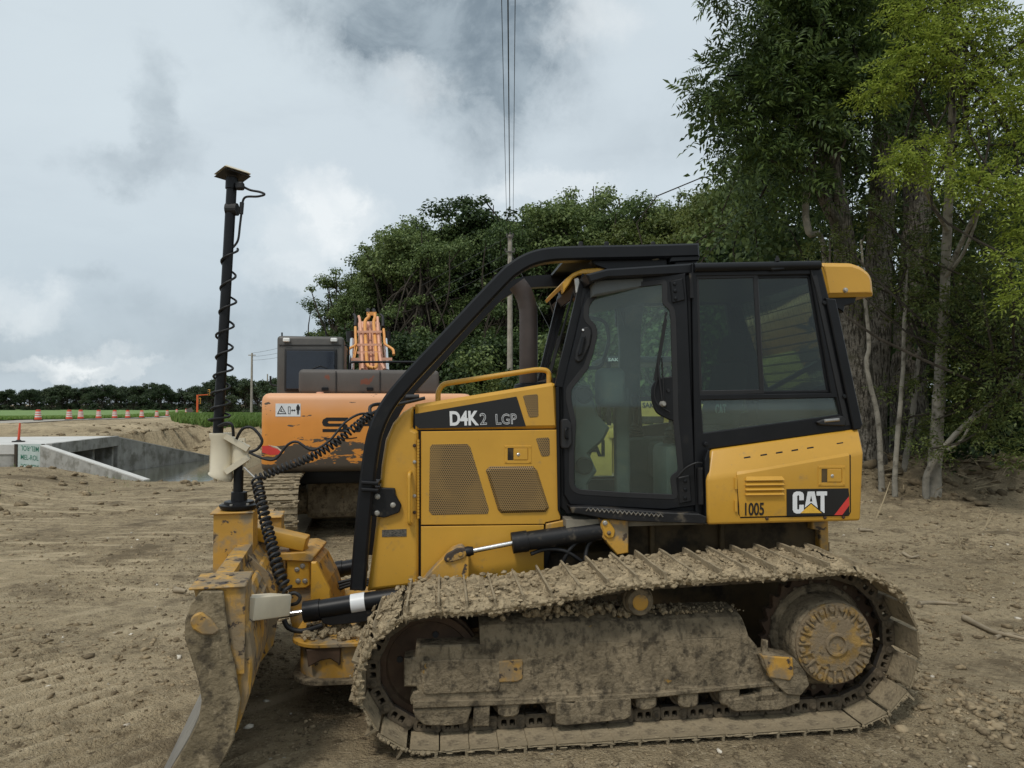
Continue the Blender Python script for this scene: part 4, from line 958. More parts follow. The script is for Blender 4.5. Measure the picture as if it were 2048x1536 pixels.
# rear half of the side: sliding window, lower pane
def cplate(name, b, th, pts, mat, parent, holes=(), ch=.006, r=0):
    pp = P(b, *pts); pp = rnd(pp, r, 4) if r else pp
    return MB().plate(pp, b, th, [P(b, *h) for h in holes], ch).build(name, mt[mat], parent)
cr_ = cplate('cab_rear_side', .58, .06, [(1384, 527), (1640, 524), (1723, 857), (1420, 898), (1414, 1046), (1392, 1040)], 'black', dozer, [[(1394, 553), (1622, 549), (1662, 786), (1400, 789)], [(1403, 801), (1672, 796), (1680, 829), (1407, 866)]])
crm = mirror(cr_)
sl = cplate('sliding_sash', .585, .02, [(1391, 549), (1516, 547), (1529, 788), (1398, 791)], 'rubber', cr_, [[(1398, 558), (1507, 556), (1520, 779), (1404, 781)]], .004)
cplate('pane', .592, .003, [(1397, 557), (1508, 555), (1521, 780), (1403, 782)], 'glass_dark', sl, ch=0)
s2 = cplate('fixed_sash', .600, .02, [(1512, 550), (1622, 549), (1662, 786), (1524, 788)], 'black', cr_, [[(1517, 557), (1616, 556), (1654, 780), (1529, 782)]], .004)
cplate('pane', .607, .003, [(1516, 556), (1617, 555), (1655, 781), (1528, 783)], 'glass_dark', s2, ch=0)
cplate('lower_pane', .598, .003, [(1402, 800), (1673, 795), (1682, 830), (1406, 867)], 'glass_low', cr_, ch=0)
for o in list(cr_.children):
    if 'pane' in o.name: k = mirror(o, 'lower_pane'); k.parent = crm; k.data.materials[0] = mt['glass_far']
k = MB().plate(P(.58, (1396, 555), (1620, 551), (1660, 784), (1402, 787)), 2 * BC - .60, .003, [], 0).build('pane', mt['glass_far'], crm)
cplate('outer_pillar', .555, .06, [(1652, 596), (1672, 598), (1726, 850), (1722, 858), (1708, 860)], 'black', dozer)
cplate('pillar_seal', .573, .01, [(1626, 552), (1634, 550), (1700, 850), (1690, 852)], 'rubber', cr_, ch=.002)
for q in ((1405, 533), (1648, 606), (1688, 793), (1411, 888)): bolt(*q, .575, cr_, .014, 'black', .016)
MB().tube([A3(T(1388, 535, .57), .575), A3(T(1640, 530, .57), .575)], .030, 14).build('roof_rail', mt['black'], dozer, 60)
cplate('work_lamp_bracket', .55, .04, [(1541, 538), (1548, 526), (1570, 525), (1570, 539), (1546, 541)], 'black', dozer)
q = T(1556, 522, .56); MB().lathe((q[0], .57, q[1]), (0, 0, 1), [(0, .014), (.02, .014), (.022, .008), (.035, .008)], 10).build('aerial_stub', mt['rubber'], dozer)
sm_ = cplate('sash_catch', .555, .03, [(1634, 844), (1650, 838), (1686, 832), (1694, 840), (1690, 852), (1640, 850)], 'rubber', cr_, r=.008)
cplate('catch_bar', .548, .012, [(1649, 839), (1680, 836), (1681, 842), (1650, 845)], 'steel', sm_)
MB().tube(smooth_path([A3(T(x, y, .57), .575) for x, y in ((1600, 524), (1618, 530), (1626, 552), (1640, 600))], 4), .005, 6).build('roof_cable', mt['rubber'], dozer)
# roof
roof = P(.60, (1172, 548), (1215, 537), (1384, 526), (1636, 525), (1642, 546), (1384, 548), (1215, 556), (1180, 566))
MB().plate(roof, .60, 2 * (BC - .60), [], .012).build('cab_roof', mt['black'], dozer)
ac = P(.72, (1640, 524), (1705, 525), (1725, 532), (1742, 545), (1748, 558), (1751, 592), (1653, 594), (1648, 570))
acb = MB().plate(rnd(ac, .02, 3), .72, 2 * (BC - .72), [], .03).build('rear_air_unit', mt['yellow'], dozer)
bolt(1691, 580, .715, acb, .013, 'zinc', .014)
sub('air_unit_base', .76, 1.1, [(1660, 595), (1714, 594), (1710, 606), (1690, 612), (1688, 625), (1668, 612)], mat='black', parent=dozer)
# front visor and lamp
vz = [(1125, 566), (1133, 556), (1146, 546), (1165, 538), (1226, 533), (1221, 545), (1216, 556), (1181, 557), (1178, 548), (1158, 549), (1146, 556), (1138, 570), (1128, 584)]
vb = .80
MB().plate(P(vb, *vz), vb, .10, [], .008).build('front_visor', mt['yellow'], dozer)
MB().plate(P(vb + .1, (1125, 566), (1133, 556), (1146, 546), (1165, 538), (1226, 533), (1226, 540), (1160, 545), (1138, 560), (1129, 572)), vb + .1, 2 * (BC - vb - .1), [], .006).build('visor_lip', mt['yellow'], dozer)
lb = MB().plate(P(.84, (1148, 556), (1162, 551), (1170, 578), (1168, 585), (1153, 588)), .84, .12, [], .01).build('work_lamp', mt['rubber'], dozer)
MB().plate(P(.80, (1150, 556), (1158, 553), (1166, 575), (1164, 581), (1154, 584)), .832, .01, [], .003).build('lens', mt['lamp'], lb)
# windshield
fp = [T(x, y, .84) for x, y in ((1118, 764), (1172, 560))]
nb_, ft_ = .83, 2 * BC - .83
MB().add([(fp[0][0], nb_, fp[0][1]), (fp[0][0], ft_, fp[0][1]), (fp[1][0], ft_, fp[1][1]), (fp[1][0], nb_, fp[1][1])], [(0, 1, 2, 3)]).build('windshield', mt['glass_dark'], dozer)
m = MB()
for b in (nb_ - .005, ft_ + .005): m.bar((fp[0][0] - .01, b, fp[0][1] - .03), (fp[1][0] - .01, b, fp[1][1] + .03), .05, .05, (0, 1, 0))
m.bar((fp[0][0] - .012, nb_ + .03, fp[0][1]), (fp[0][0] - .012, ft_ - .03, fp[0][1]), .05, .06); m.bar((fp[1][0] - .012, nb_ + .03, fp[1][1] + .02), (fp[1][0] - .012, ft_ - .03, fp[1][1] + .02), .05, .07)
wf = m.build('windshield_frame', mt['black'], dozer)
m = MB(); dn = Vector((-.05, 0, -.015))
def wsp(t, b): return Vector((fp[0][0] + (fp[1][0] - fp[0][0]) * t, b, fp[0][1] + (fp[1][1] - fp[0][1]) * t)) + dn
m.tube([wsp(.95, .95), wsp(.45, 1.0), wsp(.05, 1.02)], .007, 6); m.bar(wsp(.5, 1.0) + dn * .2, wsp(-.02, 1.01) + dn * .2, .012, .02); m.tube([wsp(.92, .98), wsp(.4, 1.03)], .005, 6); m.build('windshield_wiper', mt['rubber'], wf)
# front corner post between door plane and windshield
MB().plate(P(.80, (1112, 775), (1119, 768), (1121, 1030), (1116, 1020)), .80, .12, [], .004).build('corner_post', mt['black'], dozer)
# rear wall of the cab
ra = [T(1642, 530, .62), T(1718, 852, .62)]
m = MB()
for b in (.66, 2 * BC - .66): m.bar((ra[0][0] - .03, b, ra[0][1] - .02), (ra[1][0] - .03, b, ra[1][1]), .07, .07, (0, 1, 0))
m.bar((ra[1][0] - .06, .69, ra[1][1] + .1), (ra[1][0] - .06, 2 * BC - .69, ra[1][1] + .1), .06, .30); m.bar((ra[0][0] - .04, .69, ra[0][1] - .05), (ra[0][0] - .04, 2 * BC - .69, ra[0][1] - .05), .06, .10)
rw = m.build('cab_rear_wall', mt['black'], dozer)
MB().add([(ra[1][0] - .09, .69, ra[1][1] + .24), (ra[1][0] - .09, 2 * BC - .69, ra[1][1] + .24), (ra[0][0] - .03, 2 * BC - .69, ra[0][1] - .09), (ra[0][0] - .03, .69, ra[0][1] - .09)], [(0, 1, 2, 3)]).build('pane', mt['glass_dark'], rw)
# mesh screen in the rear window
m = MB()
for k in range(16):
    b = .74 + k * .077; m.tube([(ra[1][0] - .12, b, ra[1][1] + .25), (ra[0][0] - .06, b, ra[0][1] - .1)], .0018, 4)
for k in range(12):
    t = k / 11; m.tube([(ra[1][0] - .12 + (ra[0][0] - ra[1][0] + .06) * t, .7, ra[1][1] + .25 + (ra[0][1] - ra[1][1] - .35) * t), (ra[1][0] - .12 + (ra[0][0] - ra[1][0] + .06) * t, 2 * BC - .7, ra[1][1] + .25 + (ra[0][1] - ra[1][1] - .35) * t)], .003, 4)
m.build('rear_screen', mt['black'], rw)
# ---- inside the cab
MB().box((1.72, BC, 1.105), (1.75, 1.25, .05)).build('cab_floor', mt['floor_mat'], dozer)
def ib(name, a0, a1, b0, b1, z0, z1, mat, bev=.03, parent=None):
    return MB().box(((a0 + a1) / 2, (b0 + b1) / 2, (z0 + z1) / 2), (a1 - a0, b1 - b0, z1 - z0)).bevel(bev, 2).build(name, mt[mat], parent or dozer, 40)
seat = ib('seat_base', 1.62, 2.12, 1.08, 1.56, 1.30, 1.58, 'seat', .05)
b_ = MB().box((0, 0, 0), (.16, .50, .62), None, .85).bevel(.05, 3); b_.v = [tuple(Matrix.Rotation(R_(14), 3, 'Y') @ Vector(p) + Vector((2.14, 1.32, 1.86))) for p in b_.v]; b_.build('backrest', mt['seat'], seat, 40)
b_ = MB().box((0, 0, 0), (.12, .30, .22), None, .85).bevel(.04, 3); b_.v = [tuple(Matrix.Rotation(R_(14), 3, 'Y') @ Vector(p) + Vector((2.22, 1.32, 2.27))) for p in b_.v]; b_.build('headrest', mt['seat'], seat, 40)
lettering('lettering', 'CAT', [(1.98, 1.78), (2.06, 1.78), (2.06, 1.86), (1.98, 1.86)], 0, mt['white'], seat, offset=.04, to3=lambda x, y, h: Vector((x, 1.05 - h, y)))
ib('seat_pedestal', 1.68, 2.06, 1.14, 1.50, 1.13, 1.298, 'rubber', .02)
ib('side_console', 1.50, 2.30, .70, 1.02, 1.13, 1.60, 'trim', .05)
ib('side_console', 1.50, 2.30, 1.62, 1.93, 1.13, 1.60, 'trim', .05)
for b in (.86, 1.77):
    q = Vector((1.60, b, 1.60)); m = MB().lathe(q, (0, 0, 1), [(0, .06), (.02, .06), (.03, .045), (.04, .058), (.055, .04), (.065, .05), (.08, .034), (.09, .042), (.11, .02), (.22, .018), (.24, .034), (.32, .036), (.34, .02)], 16); m.build('control_lever', mt['rubber'], dozer, 30)
ib('armrest', 1.62, 2.0, .74, .92, 1.72, 1.80, 'seat', .03)
db = MB().plate(PD(.30, (1140, 775), (1172, 770), (1190, 830), (1215, 855), (1202, 880), (1172, 905), (1188, 940), (1170, 965), (1172, 1000), (1135, 985)), .92, .62, [], .02).build('dashboard', mt['trim'], dozer)
for y in (790, 928): q = TD(1160, y, .30); MB().lathe((q[0], .92, q[1]), (0, -1, 0), [(0, .06), (.012, .06), (.016, .05), (.008, .045), (.008, .02)], 24).build('air_vent', mt['rubber'], db, 40)
mo = MB().box((1.22, 1.02, 1.98), (.20, .16, .27)).bevel(.05, 3).build('display_housing', mt['trim'], dozer, 40)
MB().box((1.32, 1.12, 1.55), (.10, .10, .86)).bevel(.02, 2).build('display_post', mt['trim'], dozer)
cplate('far_pillar_trim', 1.94, .05, [(1234, 600), (1290, 600), (1282, 660), (1278, 980), (1236, 980), (1240, 700)], 'trim', dozer, r=.02)
MB().tube(round_path([A3(T(1172, 632, 1.7), 1.75), A3(T(1215, 640, 1.7), 1.75), A3(T(1222, 680, 1.7), 1.75), A3(T(1205, 735, 1.7), 1.75), A3(T(1178, 735, 1.7), 1.75)], .06), .016, 10).build('inner_grab_rail', mt['black'], dozer, 60)
for b in (1.1, 1.35): MB().box((1.12, b, 1.19), (.16, .10, .02), Matrix.Rotation(R_(28), 3, 'Y')).build('pedal', mt['rubber'], dozer)
m = MB().plate(P(.66, (1186, 560), (1384, 548), (1384, 556), (1186, 592)), .66, 1.3, [], .01); m.build('headliner', mt['trim'], dozer)

# ---- rear side tank
def tank_shell(low, top, b0, slope, depth, bev, name, mat, parent):
    l = [A3(T(x, y, b0), b0) for x, y in low]; u = [A3(T(x, y, b0 + slope), b0 + slope) for x, y in top]     # low: bl, br, crease r, crease l ; top: r, l
    fr = l + u; bk = [Vector((q.x, b0 + depth, q.z)) for q in fr]; n = len(fr)
    f = [(0, 1, 2, 3), (3, 2, 4, 5), (n, n + 3, n + 2, n + 1), (n + 3, n + 5, n + 4, n + 2)]
    ring = [0, 1, 2, 4, 5, 3]
    for i in range(6): a, b = ring[i], ring[(i + 1) % 6]; f.append((a, n + a, n + b, b))
    m = MB().add(fr + bk, f)
    if bev: m.bevel(bev, 3, 12)
    return m.build(name, mt[mat], parent, 50)
tk = tank_shell([(1416, 1050), (1722, 1042), (1728, 905), (1414, 958)], [(1718, 857), (1422, 899)], .50, .075, .62, .018, 'side_tank', 'yellow', dozer)
mirror(tk)
sub('tank_corner', .52, .3, [(1410, 920), (1416, 900), (1420, 900), (1420, 1049), (1412, 1046)], mat='black', parent=dozer)
dr = tank_shell([(1480, 1034), (1697, 1029), (1699, 911), (1474, 950)], [(1688, 889), (1474, 921)], .493, .058, .05, .006, 'tank_door', 'yellow', tk)
m = MB()
lp = [(1474, 921), (1474, 950), (1477, 1028), (1481, 1035), (1697, 1030.5), (1700.5, 1024), (1700, 911), (1692, 893), (1686, 888), (1474, 920)]
m.tube([A3(T(x, y, .502 + (.052 if y < 905 or (x < 1480 and y < 930) else 0)), .502 + (.052 if y < 905 or (x < 1480 and y < 930) else 0)) for x, y in lp], .0045, 6); m.build('door_gap', mt['black'], tk)
for k, x in enumerate((1493, 1526, 1557, 1588, 1619, 1678)):
    y = 921 - (x - 1474) * .152 - 2; b = .55; MB().plate(P(b, (x - 7, y + 1), (x + 7, y - 1), (x + 6, y - 4), (x - 6, y - 2)), b - .012, .03, [], .001).build('rubber_tab', mt['rubber'], tk)
for y in (956, 1001): MB().tube([A3(T(1472, y, .488), .491), A3(T(1472.5, y + 22, .488), .491)], .009, 8).build('hinge', mt['yellow'], tk)
for y in (955, 964.5, 974.5, 984):
    q = P(.49, (1491, y + 5), (1566, y + 4), (1567, y + 1), (1490, y + 2)); q2 = P(.49, (1491, y), (1566, y - 1))
    l0, l1 = T(1490, y + 5.5, .49), T(1567, y + 4.5, .49); t0, t1 = T(1493, y - .5, .49), T(1564, y - 1.5, .49)
    MB().add([(l0[0], .470, l0[1]), (l1[0], .470, l1[1]), (t1[0], .4925, t1[1] + .004), (t0[0], .4925, t0[1] + .004), (l0[0] - .002, .4925, l0[1] - .001), (l1[0] + .002, .4925, l1[1] - .001)], [(0, 1, 2, 3), (4, 5, 1, 0), (0, 3, 4), (1, 5, 2)]).build('louvre', mt['yellow'], tk)
latch(tk, 1637, 932, 1691, 972, .492)
for q in ((1534, 1037), (1650, 1035), (1687, 1034)): bolt(*q, .497, tk, .009, 'rust', .008)
# badge
LB = .490
def L8(pts): return P(LB, *[(1400 + x * .16602, 860 + y * .16602) for x, y in pts])
bd = MB().plate(L8([(1043, 712), (1790, 703), (1800, 800), (1800, 1010), (1780, 1026), (1046, 1036)]), LB, .004, [], .0005).build('badge_decal', mt['decal'], tk)
def bp(name, pts, mat, lift=.001, holes=()): return MB().plate(L8(pts), LB - lift, .0012, [L8(h) for h in holes], 0).build(name, mt[mat], bd)
bp('letter', [(1250, 845), (1250, 780), (1235, 752), (1205, 740), (1160, 741), (1130, 755), (1116, 785), (1116, 960), (1130, 992), (1160, 1006), (1205, 1005), (1222, 990), (1250, 965), (1250, 900), (1195, 902), (1195, 950), (1183, 962), (1170, 950), (1170, 795), (1183, 783), (1195, 795), (1195, 847)], 'white')
bp('letter', [(1262, 935), (1297, 742), (1380, 740), (1418, 940), (1338, 875)], 'white', holes=[[(1322, 862), (1338, 790), (1354, 862)]])
bp('letter', [(1403, 740), (1530, 739), (1530, 788), (1498, 789), (1500, 998), (1490, 998), (1452, 968), (1452, 790), (1403, 791)], 'white')
bp('triangle', [(1208, 1002), (1338, 890), (1468, 1000)], 'decal_yellow')
bp('stripe', [(1793, 800), (1800, 905), (1712, 1024), (1618, 1025)], 'red')
lettering('lettering', '1005', P(.4905, (1490, 1031.5), (1528, 1030.5), (1528, 1005), (1490, 1005.5)), .4905, mt['decal'], tk, offset=.018)
# ---- case and frame below the cab
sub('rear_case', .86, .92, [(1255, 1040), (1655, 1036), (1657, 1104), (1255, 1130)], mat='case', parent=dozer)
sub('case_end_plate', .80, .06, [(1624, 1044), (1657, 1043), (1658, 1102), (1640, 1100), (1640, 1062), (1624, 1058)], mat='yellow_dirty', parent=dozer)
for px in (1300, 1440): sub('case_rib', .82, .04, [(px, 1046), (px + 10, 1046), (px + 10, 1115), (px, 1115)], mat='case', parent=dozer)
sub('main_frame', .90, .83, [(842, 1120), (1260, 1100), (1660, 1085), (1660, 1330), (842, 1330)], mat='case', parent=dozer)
# ---- lift cylinder
def cyl(name, p0, p1, b, r, rod_to, rr, band_mat='black_dusty'):
    q0, q1, q2 = A3(T(*p0, b), b), A3(T(*p1, b), b), A3(T(*rod_to, b), b); d = (q1 - q0).normalized(); L = (q1 - q0).length
    o = MB().lathe(q0, d, [(0, r * .6), (0, r * 1.12), (.10, r * 1.12), (.102, r), (L - .01, r), (L, r * .8)], 24).build(name, mt[band_mat], dozer, 40)
    MB().tube([q0 + d * .01, q2], rr, 14).build('rod', mt['chrome'], o, 60); return o
lc = cyl('lift_cylinder', (1024, 1086), (1206, 1061), .72, .060, (934, 1104), .0165)
MB().lathe(A3(T(936, 1103, .72), .72), Vector((1, 0, .12)), [(-.02, .03), (.0, .034), (.035, .026)], 14).build('rod_eye', mt['black_dusty'], lc, 40)
lk_ = sub('cylinder_lug', .70, .10, [(838, 1168), (905, 1098), (924, 1092), (938, 1106), (938, 1190), (838, 1200)], mat='yellow_dirty', parent=dozer, r=.01)
sub('pin_plate', .685, .02, [(887, 1118), (893, 1108), (915, 1096), (928, 1096), (934, 1108), (928, 1117), (905, 1124), (892, 1125)], mat='yellow_worn', parent=lk_, r=.012); bolt(921, 1108, .683, lk_, .014, 'yellow_worn'); bolt(896, 1118, .683, lk_, .008, 'yellow_worn')
lm = sub('cylinder_mount', .66, .16, [(1200, 1038), (1257, 1040), (1257, 1106), (1235, 1110), (1205, 1075)], mat='yellow_dirty', parent=dozer)
sub('pin_plate', .645, .02, [(1203, 1046), (1207, 1039), (1217, 1040), (1231, 1062), (1228, 1075), (1217, 1078), (1208, 1070)], mat='yellow', parent=lm, r=.012); bolt(1210, 1046, .643, lm, .013, 'zinc'); bolt(1218, 1066, .643, lm, .011, 'yellow_worn')
m = MB()
for pts in (((1205, 1066), (1165, 1080), (1140, 1098), (1125, 1130)), ((1062, 1108), (1092, 1100), (1130, 1102), (1165, 1125)), ((1200, 1072), (1178, 1090), (1170, 1120))):
    m.tube(smooth_path([A3(T(x, y, .70), .70 + .02 * (i % 2)) for i, (x, y) in enumerate(pts)], 6), .013, 8)
m.build('hydraulic_hose', mt['rubber'], dozer, 60)
# ---- angle cylinder with its guard
ac_ = cyl('angle_cylinder', (608, 1224), (842, 1186), .70, .058, (556, 1232), .018, 'black')
sub('cylinder_guard', .66, .05, [(640, 1236), (830, 1202), (842, 1232), (660, 1252), (645, 1247)], mat='black_dusty', parent=ac_)
p0 = A3(T(703, 1208, .70), .70); p1 = A3(T(731, 1203.5, .70), .70); MB().tube([p0, p1], .0595, 24).build('white_tape', mt['white'], ac_, 60)
MB().tube(smooth_path([A3(T(x, y, .66), .66) for x, y in ((568, 1240), (578, 1256), (605, 1262), (645, 1250))], 6), .016, 10).build('hydraulic_hose', mt['rubber'], ac_, 60)
cyl('angle_cylinder', (660, 1142), (735, 1128), 1.85, .058, (640, 1146), .018, 'black')
# ---- C-frame
def slab(plan, z0, z1): return MB().add([(a, b, z0) for a, b in plan] + [(a, b, z1) for a, b in plan], [tuple(range(len(plan)))[::-1], tuple(range(len(plan), 2 * len(plan)))] + [(i, (i + 1) % len(plan), (i + 1) % len(plan) + len(plan), i + len(plan)) for i in range(len(plan))])
def cplan(e): return rnd([(-.86 + e, 2 * BC - .62 - e), (-.86 + e, .62 + e), (-.74 + e, .50 + e), (.2, .50 + e), (.2, .80 - e), (-.45 - e, .80 - e), (-.45 - e, 2 * BC - .80 + e), (.2, 2 * BC - .80 + e), (.2, 2 * BC - .50 - e), (-.74 + e, 2 * BC - .50 - e)], [.1, .1, .1, 0, 0, .05, .05, 0, 0, .1], 4)
cf = slab(cplan(.04), .255, .445).build('c_frame', mt['yellow_dirty'], dozer)
slab(cplan(0), .445, .470).bevel(.004, 1).build('top_flange', mt['yellow_dirty'], cf); slab(cplan(.0), .225, .255).bevel(.004, 1).build('bottom_flange', mt['frame_mud'], cf)
sub('wear_pad', .515, .03, [(612, 1300), (650, 1296), (682, 1290), (680, 1330), (660, 1318), (640, 1322), (616, 1335)], mat='rust', parent=cf)
m = MB(); rr = random.Random(12)
for _ in range(220): crumb(m, (rr.uniform(-.78, -.1), rr.uniform(.54, .85), .472 + rr.uniform(0, .03)), rr.uniform(.006, .03), rr)
tag(m.build('frame_mud_heap', mt['mud'], cf), kind='stuff')
tw = sub('tilt_tower', 1.08, .45, [(576, 1126), (584, 1112), (620, 1116), (636, 1128), (655, 1165), (672, 1215), (676, 1275), (590, 1280), (578, 1230)], mat='yellow_dirty', parent=dozer)
sub('tower_cheek', 1.05, .03, [(573, 1114), (618, 1118), (620, 1170), (612, 1176), (574, 1178)], mat='yellow', parent=tw)
for q in ((594, 1139), (605, 1132), (596, 1162), (610, 1162)): bolt(*q, 1.05, tw, .014, 'zinc')
sub('tower_gusset', .90, .04, [(622, 1125), (632, 1125), (660, 1180), (664, 1235), (620, 1235)], mat='yellow', parent=tw)
sub('tower_cap', 1.02, .5, [(545, 1108), (610, 1104), (630, 1112), (624, 1124), (545, 1120)], mat='yellow_dirty', parent=tw, r=.01)
q = T(598, 1100, 1.15); MB().lathe((q[0], 1.15, q[1] - .06), (0, 0, 1), [(0, .06), (.02, .075), (.06, .07), (.10, .05)], 20).build('ball_joint', mt['yellow_dirty'], tw, 40)
p0, p1 = A3(T(508, 1062, 1.12), 1.12), A3(T(614, 1086, 1.12), 1.12); MB().bar(p0, p1, .16, .09).bevel(.012, 2).build('tilt_link', mt['yellow'], tw, 40)

# ---- blade
BP = Vector((-1.369, 3.40, 0)); BA = R_(13.2); E1 = Vector((-math.sin(BA), math.cos(BA), 0)); E2 = Vector((math.cos(BA), math.sin(BA), 0))
def BL(s, w, z): return WL(BP + E1 * s + E2 * w + Vector((0, 0, z)))
def bprof(px, py): p = at(px, py, 3.40); return ((p.x - BP.x) / math.cos(BA), p.z)
def extr(prof, s0, s1, n=1):
    m = MB(); K = len(prof); v = [BL(s0 + (s1 - s0) * j / n, w, z) for j in range(n + 1) for w, z in prof]
    f = [(j * K + k, j * K + (k + 1) % K, (j + 1) * K + (k + 1) % K, (j + 1) * K + k) for j in range(n) for k in range(K)] + [tuple(range(K)), tuple(n * K + k for k in range(K))[::-1]]
    return m.add(v, f)
BLEN = 2.72
mt['end_mud'] = M('mud_rubbed_end_plate', (.215, .172, .108), .9, var=.3, vscale=5, dirt=((.085, .068, .046), .50, .64, 12), chips=((.40, .23, .05), .66, .69, 7), bump=(1.0, 50, .012), spec=.2, streak=((.30, .24, .155), .54, .66, (8, 8, 3), 3))
front = [bprof(*q) for q in ((408, 1180), (392, 1200), (381, 1235), (380, 1270), (392, 1310), (404, 1352), (410, 1395), (406, 1430), (388, 1475))]
rear = [bprof(*q) for q in ((430, 1500), (452, 1440), (462, 1380), (460, 1330), (452, 1290), (448, 1250), (446, 1200), (444, 1180))]
blade = extr(front + rear, 0, BLEN, 24).build('blade', mt['yellow_worn'], dozer); tag(blade, 'scraped mud-stained moldboard at the front')
ep = extr([bprof(*q) for q in ((407, 1178), (390, 1198), (378, 1236), (378, 1270), (390, 1312), (402, 1354), (408, 1395), (402, 1432), (380, 1478), (340, 1545), (300, 1607), (372, 1607), (438, 1536), (466, 1480), (478, 1400), (468, 1330), (458, 1290), (450, 1215), (447, 1180))], -.03, -.002).bevel(.006, 1).build('end_plate', mt['end_mud'], blade)
extr([bprof(*q) for q in ((410, 1405), (385, 1465), (345, 1536), (300, 1608), (330, 1608), (372, 1545), (415, 1480), (430, 1440))], .0, BLEN).build('cutting_edge', mt['steel'], blade)
extr([bprof(*q) for q in ((452, 1262), (490, 1262), (499, 1330), (493, 1400), (470, 1470), (448, 1500), (452, 1440), (462, 1380), (462, 1330))], .02, BLEN - .02, 4).bevel(.01, 1).build('rear_box', mt['yellow_worn'], blade)
extr([bprof(*q) for q in ((448, 1232), (470, 1228), (480, 1246), (478, 1300), (452, 1290))], .03, BLEN - .03).bevel(.008, 1).build('upper_stiffener', mt['yellow_dirty'], blade)
for s in (.9, 1.5, 2.1): extr([bprof(*q) for q in ((447, 1190), (505, 1250), (520, 1330), (505, 1420), (470, 1470), (462, 1380), (452, 1290))], s, s + .03).build('rib', mt['yellow_worn'], blade)
# wear lump at the top corner
m = MB(); rr = random.Random(5)
ws = extr([bprof(*q) for q in ((394, 1222), (408, 1216), (426, 1232), (442, 1256), (432, 1264), (410, 1262), (394, 1250), (388, 1234))], -.05, -.028).bevel(.008, 1).build('worn_corner_pad', mt['yellow_worn'], blade)
def post(s0, s1, w0, w1, z0, z1, name, taper, mat='yellow_worn', plate_over=.02):
    z2 = z1 - .012; zb = z0
    v = [BL(s, w, z) for z, ws in ((zb, (w0 + taper, w1)), (z2 - .16, (w0 + taper * .8, w1)), (z2, (w0, w1))) for s, w in ((s0, ws[0]), (s1, ws[0]), (s1, ws[1]), (s0, ws[1]))]
    f = [(0, 3, 2, 1), (8, 9, 10, 11)] + [(k * 4 + i, k * 4 + (i + 1) % 4, k * 4 + 4 + (i + 1) % 4, k * 4 + 4 + i) for k in range(2) for i in range(4)]
    o = MB().add(v, f).build(name, mt[mat], blade)
    pl = MB().add([BL(s, w, z) for z in (z2, z1) for s, w in ((s0 - plate_over, w0 - plate_over), (s1 + plate_over, w0 - plate_over), (s1 + plate_over, w1 + .005), (s0 - plate_over, w1 + .005))], [(0, 3, 2, 1), (4, 5, 6, 7), (0, 1, 5, 4), (1, 2, 6, 5), (2, 3, 7, 6), (3, 0, 4, 7)]).bevel(.005, 1).build('mount_plate', mt[mat], o)
    return o, pl
(w0_, _), (w1_, _) = bprof(392, 1170), bprof(486, 1170)
pn, pl = post(.0, .26, w0_, w1_, .62, 1.035, 'mast_post', .05)
for s in (.06, .19):
    for k in (.25, .6): q = BL(s, w0_ + (w1_ - w0_) * k, 1.0355); MB().lathe(q, (0, 0, 1), [(0, .010), (.001, .010)], 10).build('bolt_hole', mt['rubber'], pl)
pm, _ = post(1.14, 1.40, -.205, .025, .60, 1.215, 'mast_post', .0, 'yellow_dirty')
pf, _ = post(2.15, 2.43, -.10, .115, .60, 1.03, 'mast_post', .0, 'yellow_dirty')
extr([bprof(*q) for q in ((447, 1205), (485, 1260), (487, 1300), (447, 1240))], .02, BLEN).build('rear_slope', mt['yellow_worn'], blade)
# cream receiver bracket behind the near post
p0, p1 = at(484, 1217, 3.62), at(560, 1209, 3.95)
tp = MB().bar(WL(p0), WL(p1), .14, .115).bevel(.012, 2).build('sensor_housing', mt['cream'], blade, 40)
# ---- mast
MD = 4.60
def W(px, py, d=MD): return WL(at(px, py, d))
ms = MB().lathe(W(478, 1016), WL(at(478, 1016, MD) + Vector((0, 0, 1))) - W(478, 1016), [(0, .11), (.014, .118), (.024, .118), (.03, .09), (.045, .088), (.048, .05), (.10, .048), (.104, .042)], 28).build('mast_base', mt['black'], blade, 40)
upv = (WL(at(478, 1016, MD) + Vector((0, 0, 1))) - W(478, 1016)).normalized()
for k in range(6):
    t = k * math.pi / 3 + .3; q = W(478, 1008) + Vector((math.cos(t) * .095, math.sin(t) * .095, 0)); MB().lathe(q - upv * .0, upv, [(0, .010), (.012, .010)], 8).build('bolt', mt['zinc'], ms)
MB().tube([W(476, 998), W(479, 882)], .030, 18).build('mast_stub', mt['black'], ms, 60)
cb = MB().tube([W(440, 955), W(442, 950), W(442.5, 944), W(444, 880), W(444, 872), W(444, 866)], [.075, .078, .070, .066, .076, .076], 24).build('mast_clamp', mt['cream'], ms, 40)
m = MB()
for y0, y1 in ((872, 898), (944, 914)):
    m.bar(W(452, y0, MD - .05), W(497, y1, MD - .03), .05, .035)
m.tube([W(482, 890), W(482, 925)], .050, 16); m.bar(W(455, 908), W(490, 908), .02, .20)
m.build('clamp_arm', mt['cream'], cb, 30)
for k in range(3): MB().tube([W(430 + k * 11, 954), W(430 + k * 11, 963)], .013, 8).build('bolt', mt['cream'], cb)
tube_ = MB().tube([W(436, 866), W(464, 362)], .0315, 20).build('mast_tube', mt['black'], ms, 60)
MB().tube([W(463, 378), W(464, 357)], .038, 18).build('mast_head', mt['black'], tube_, 60)
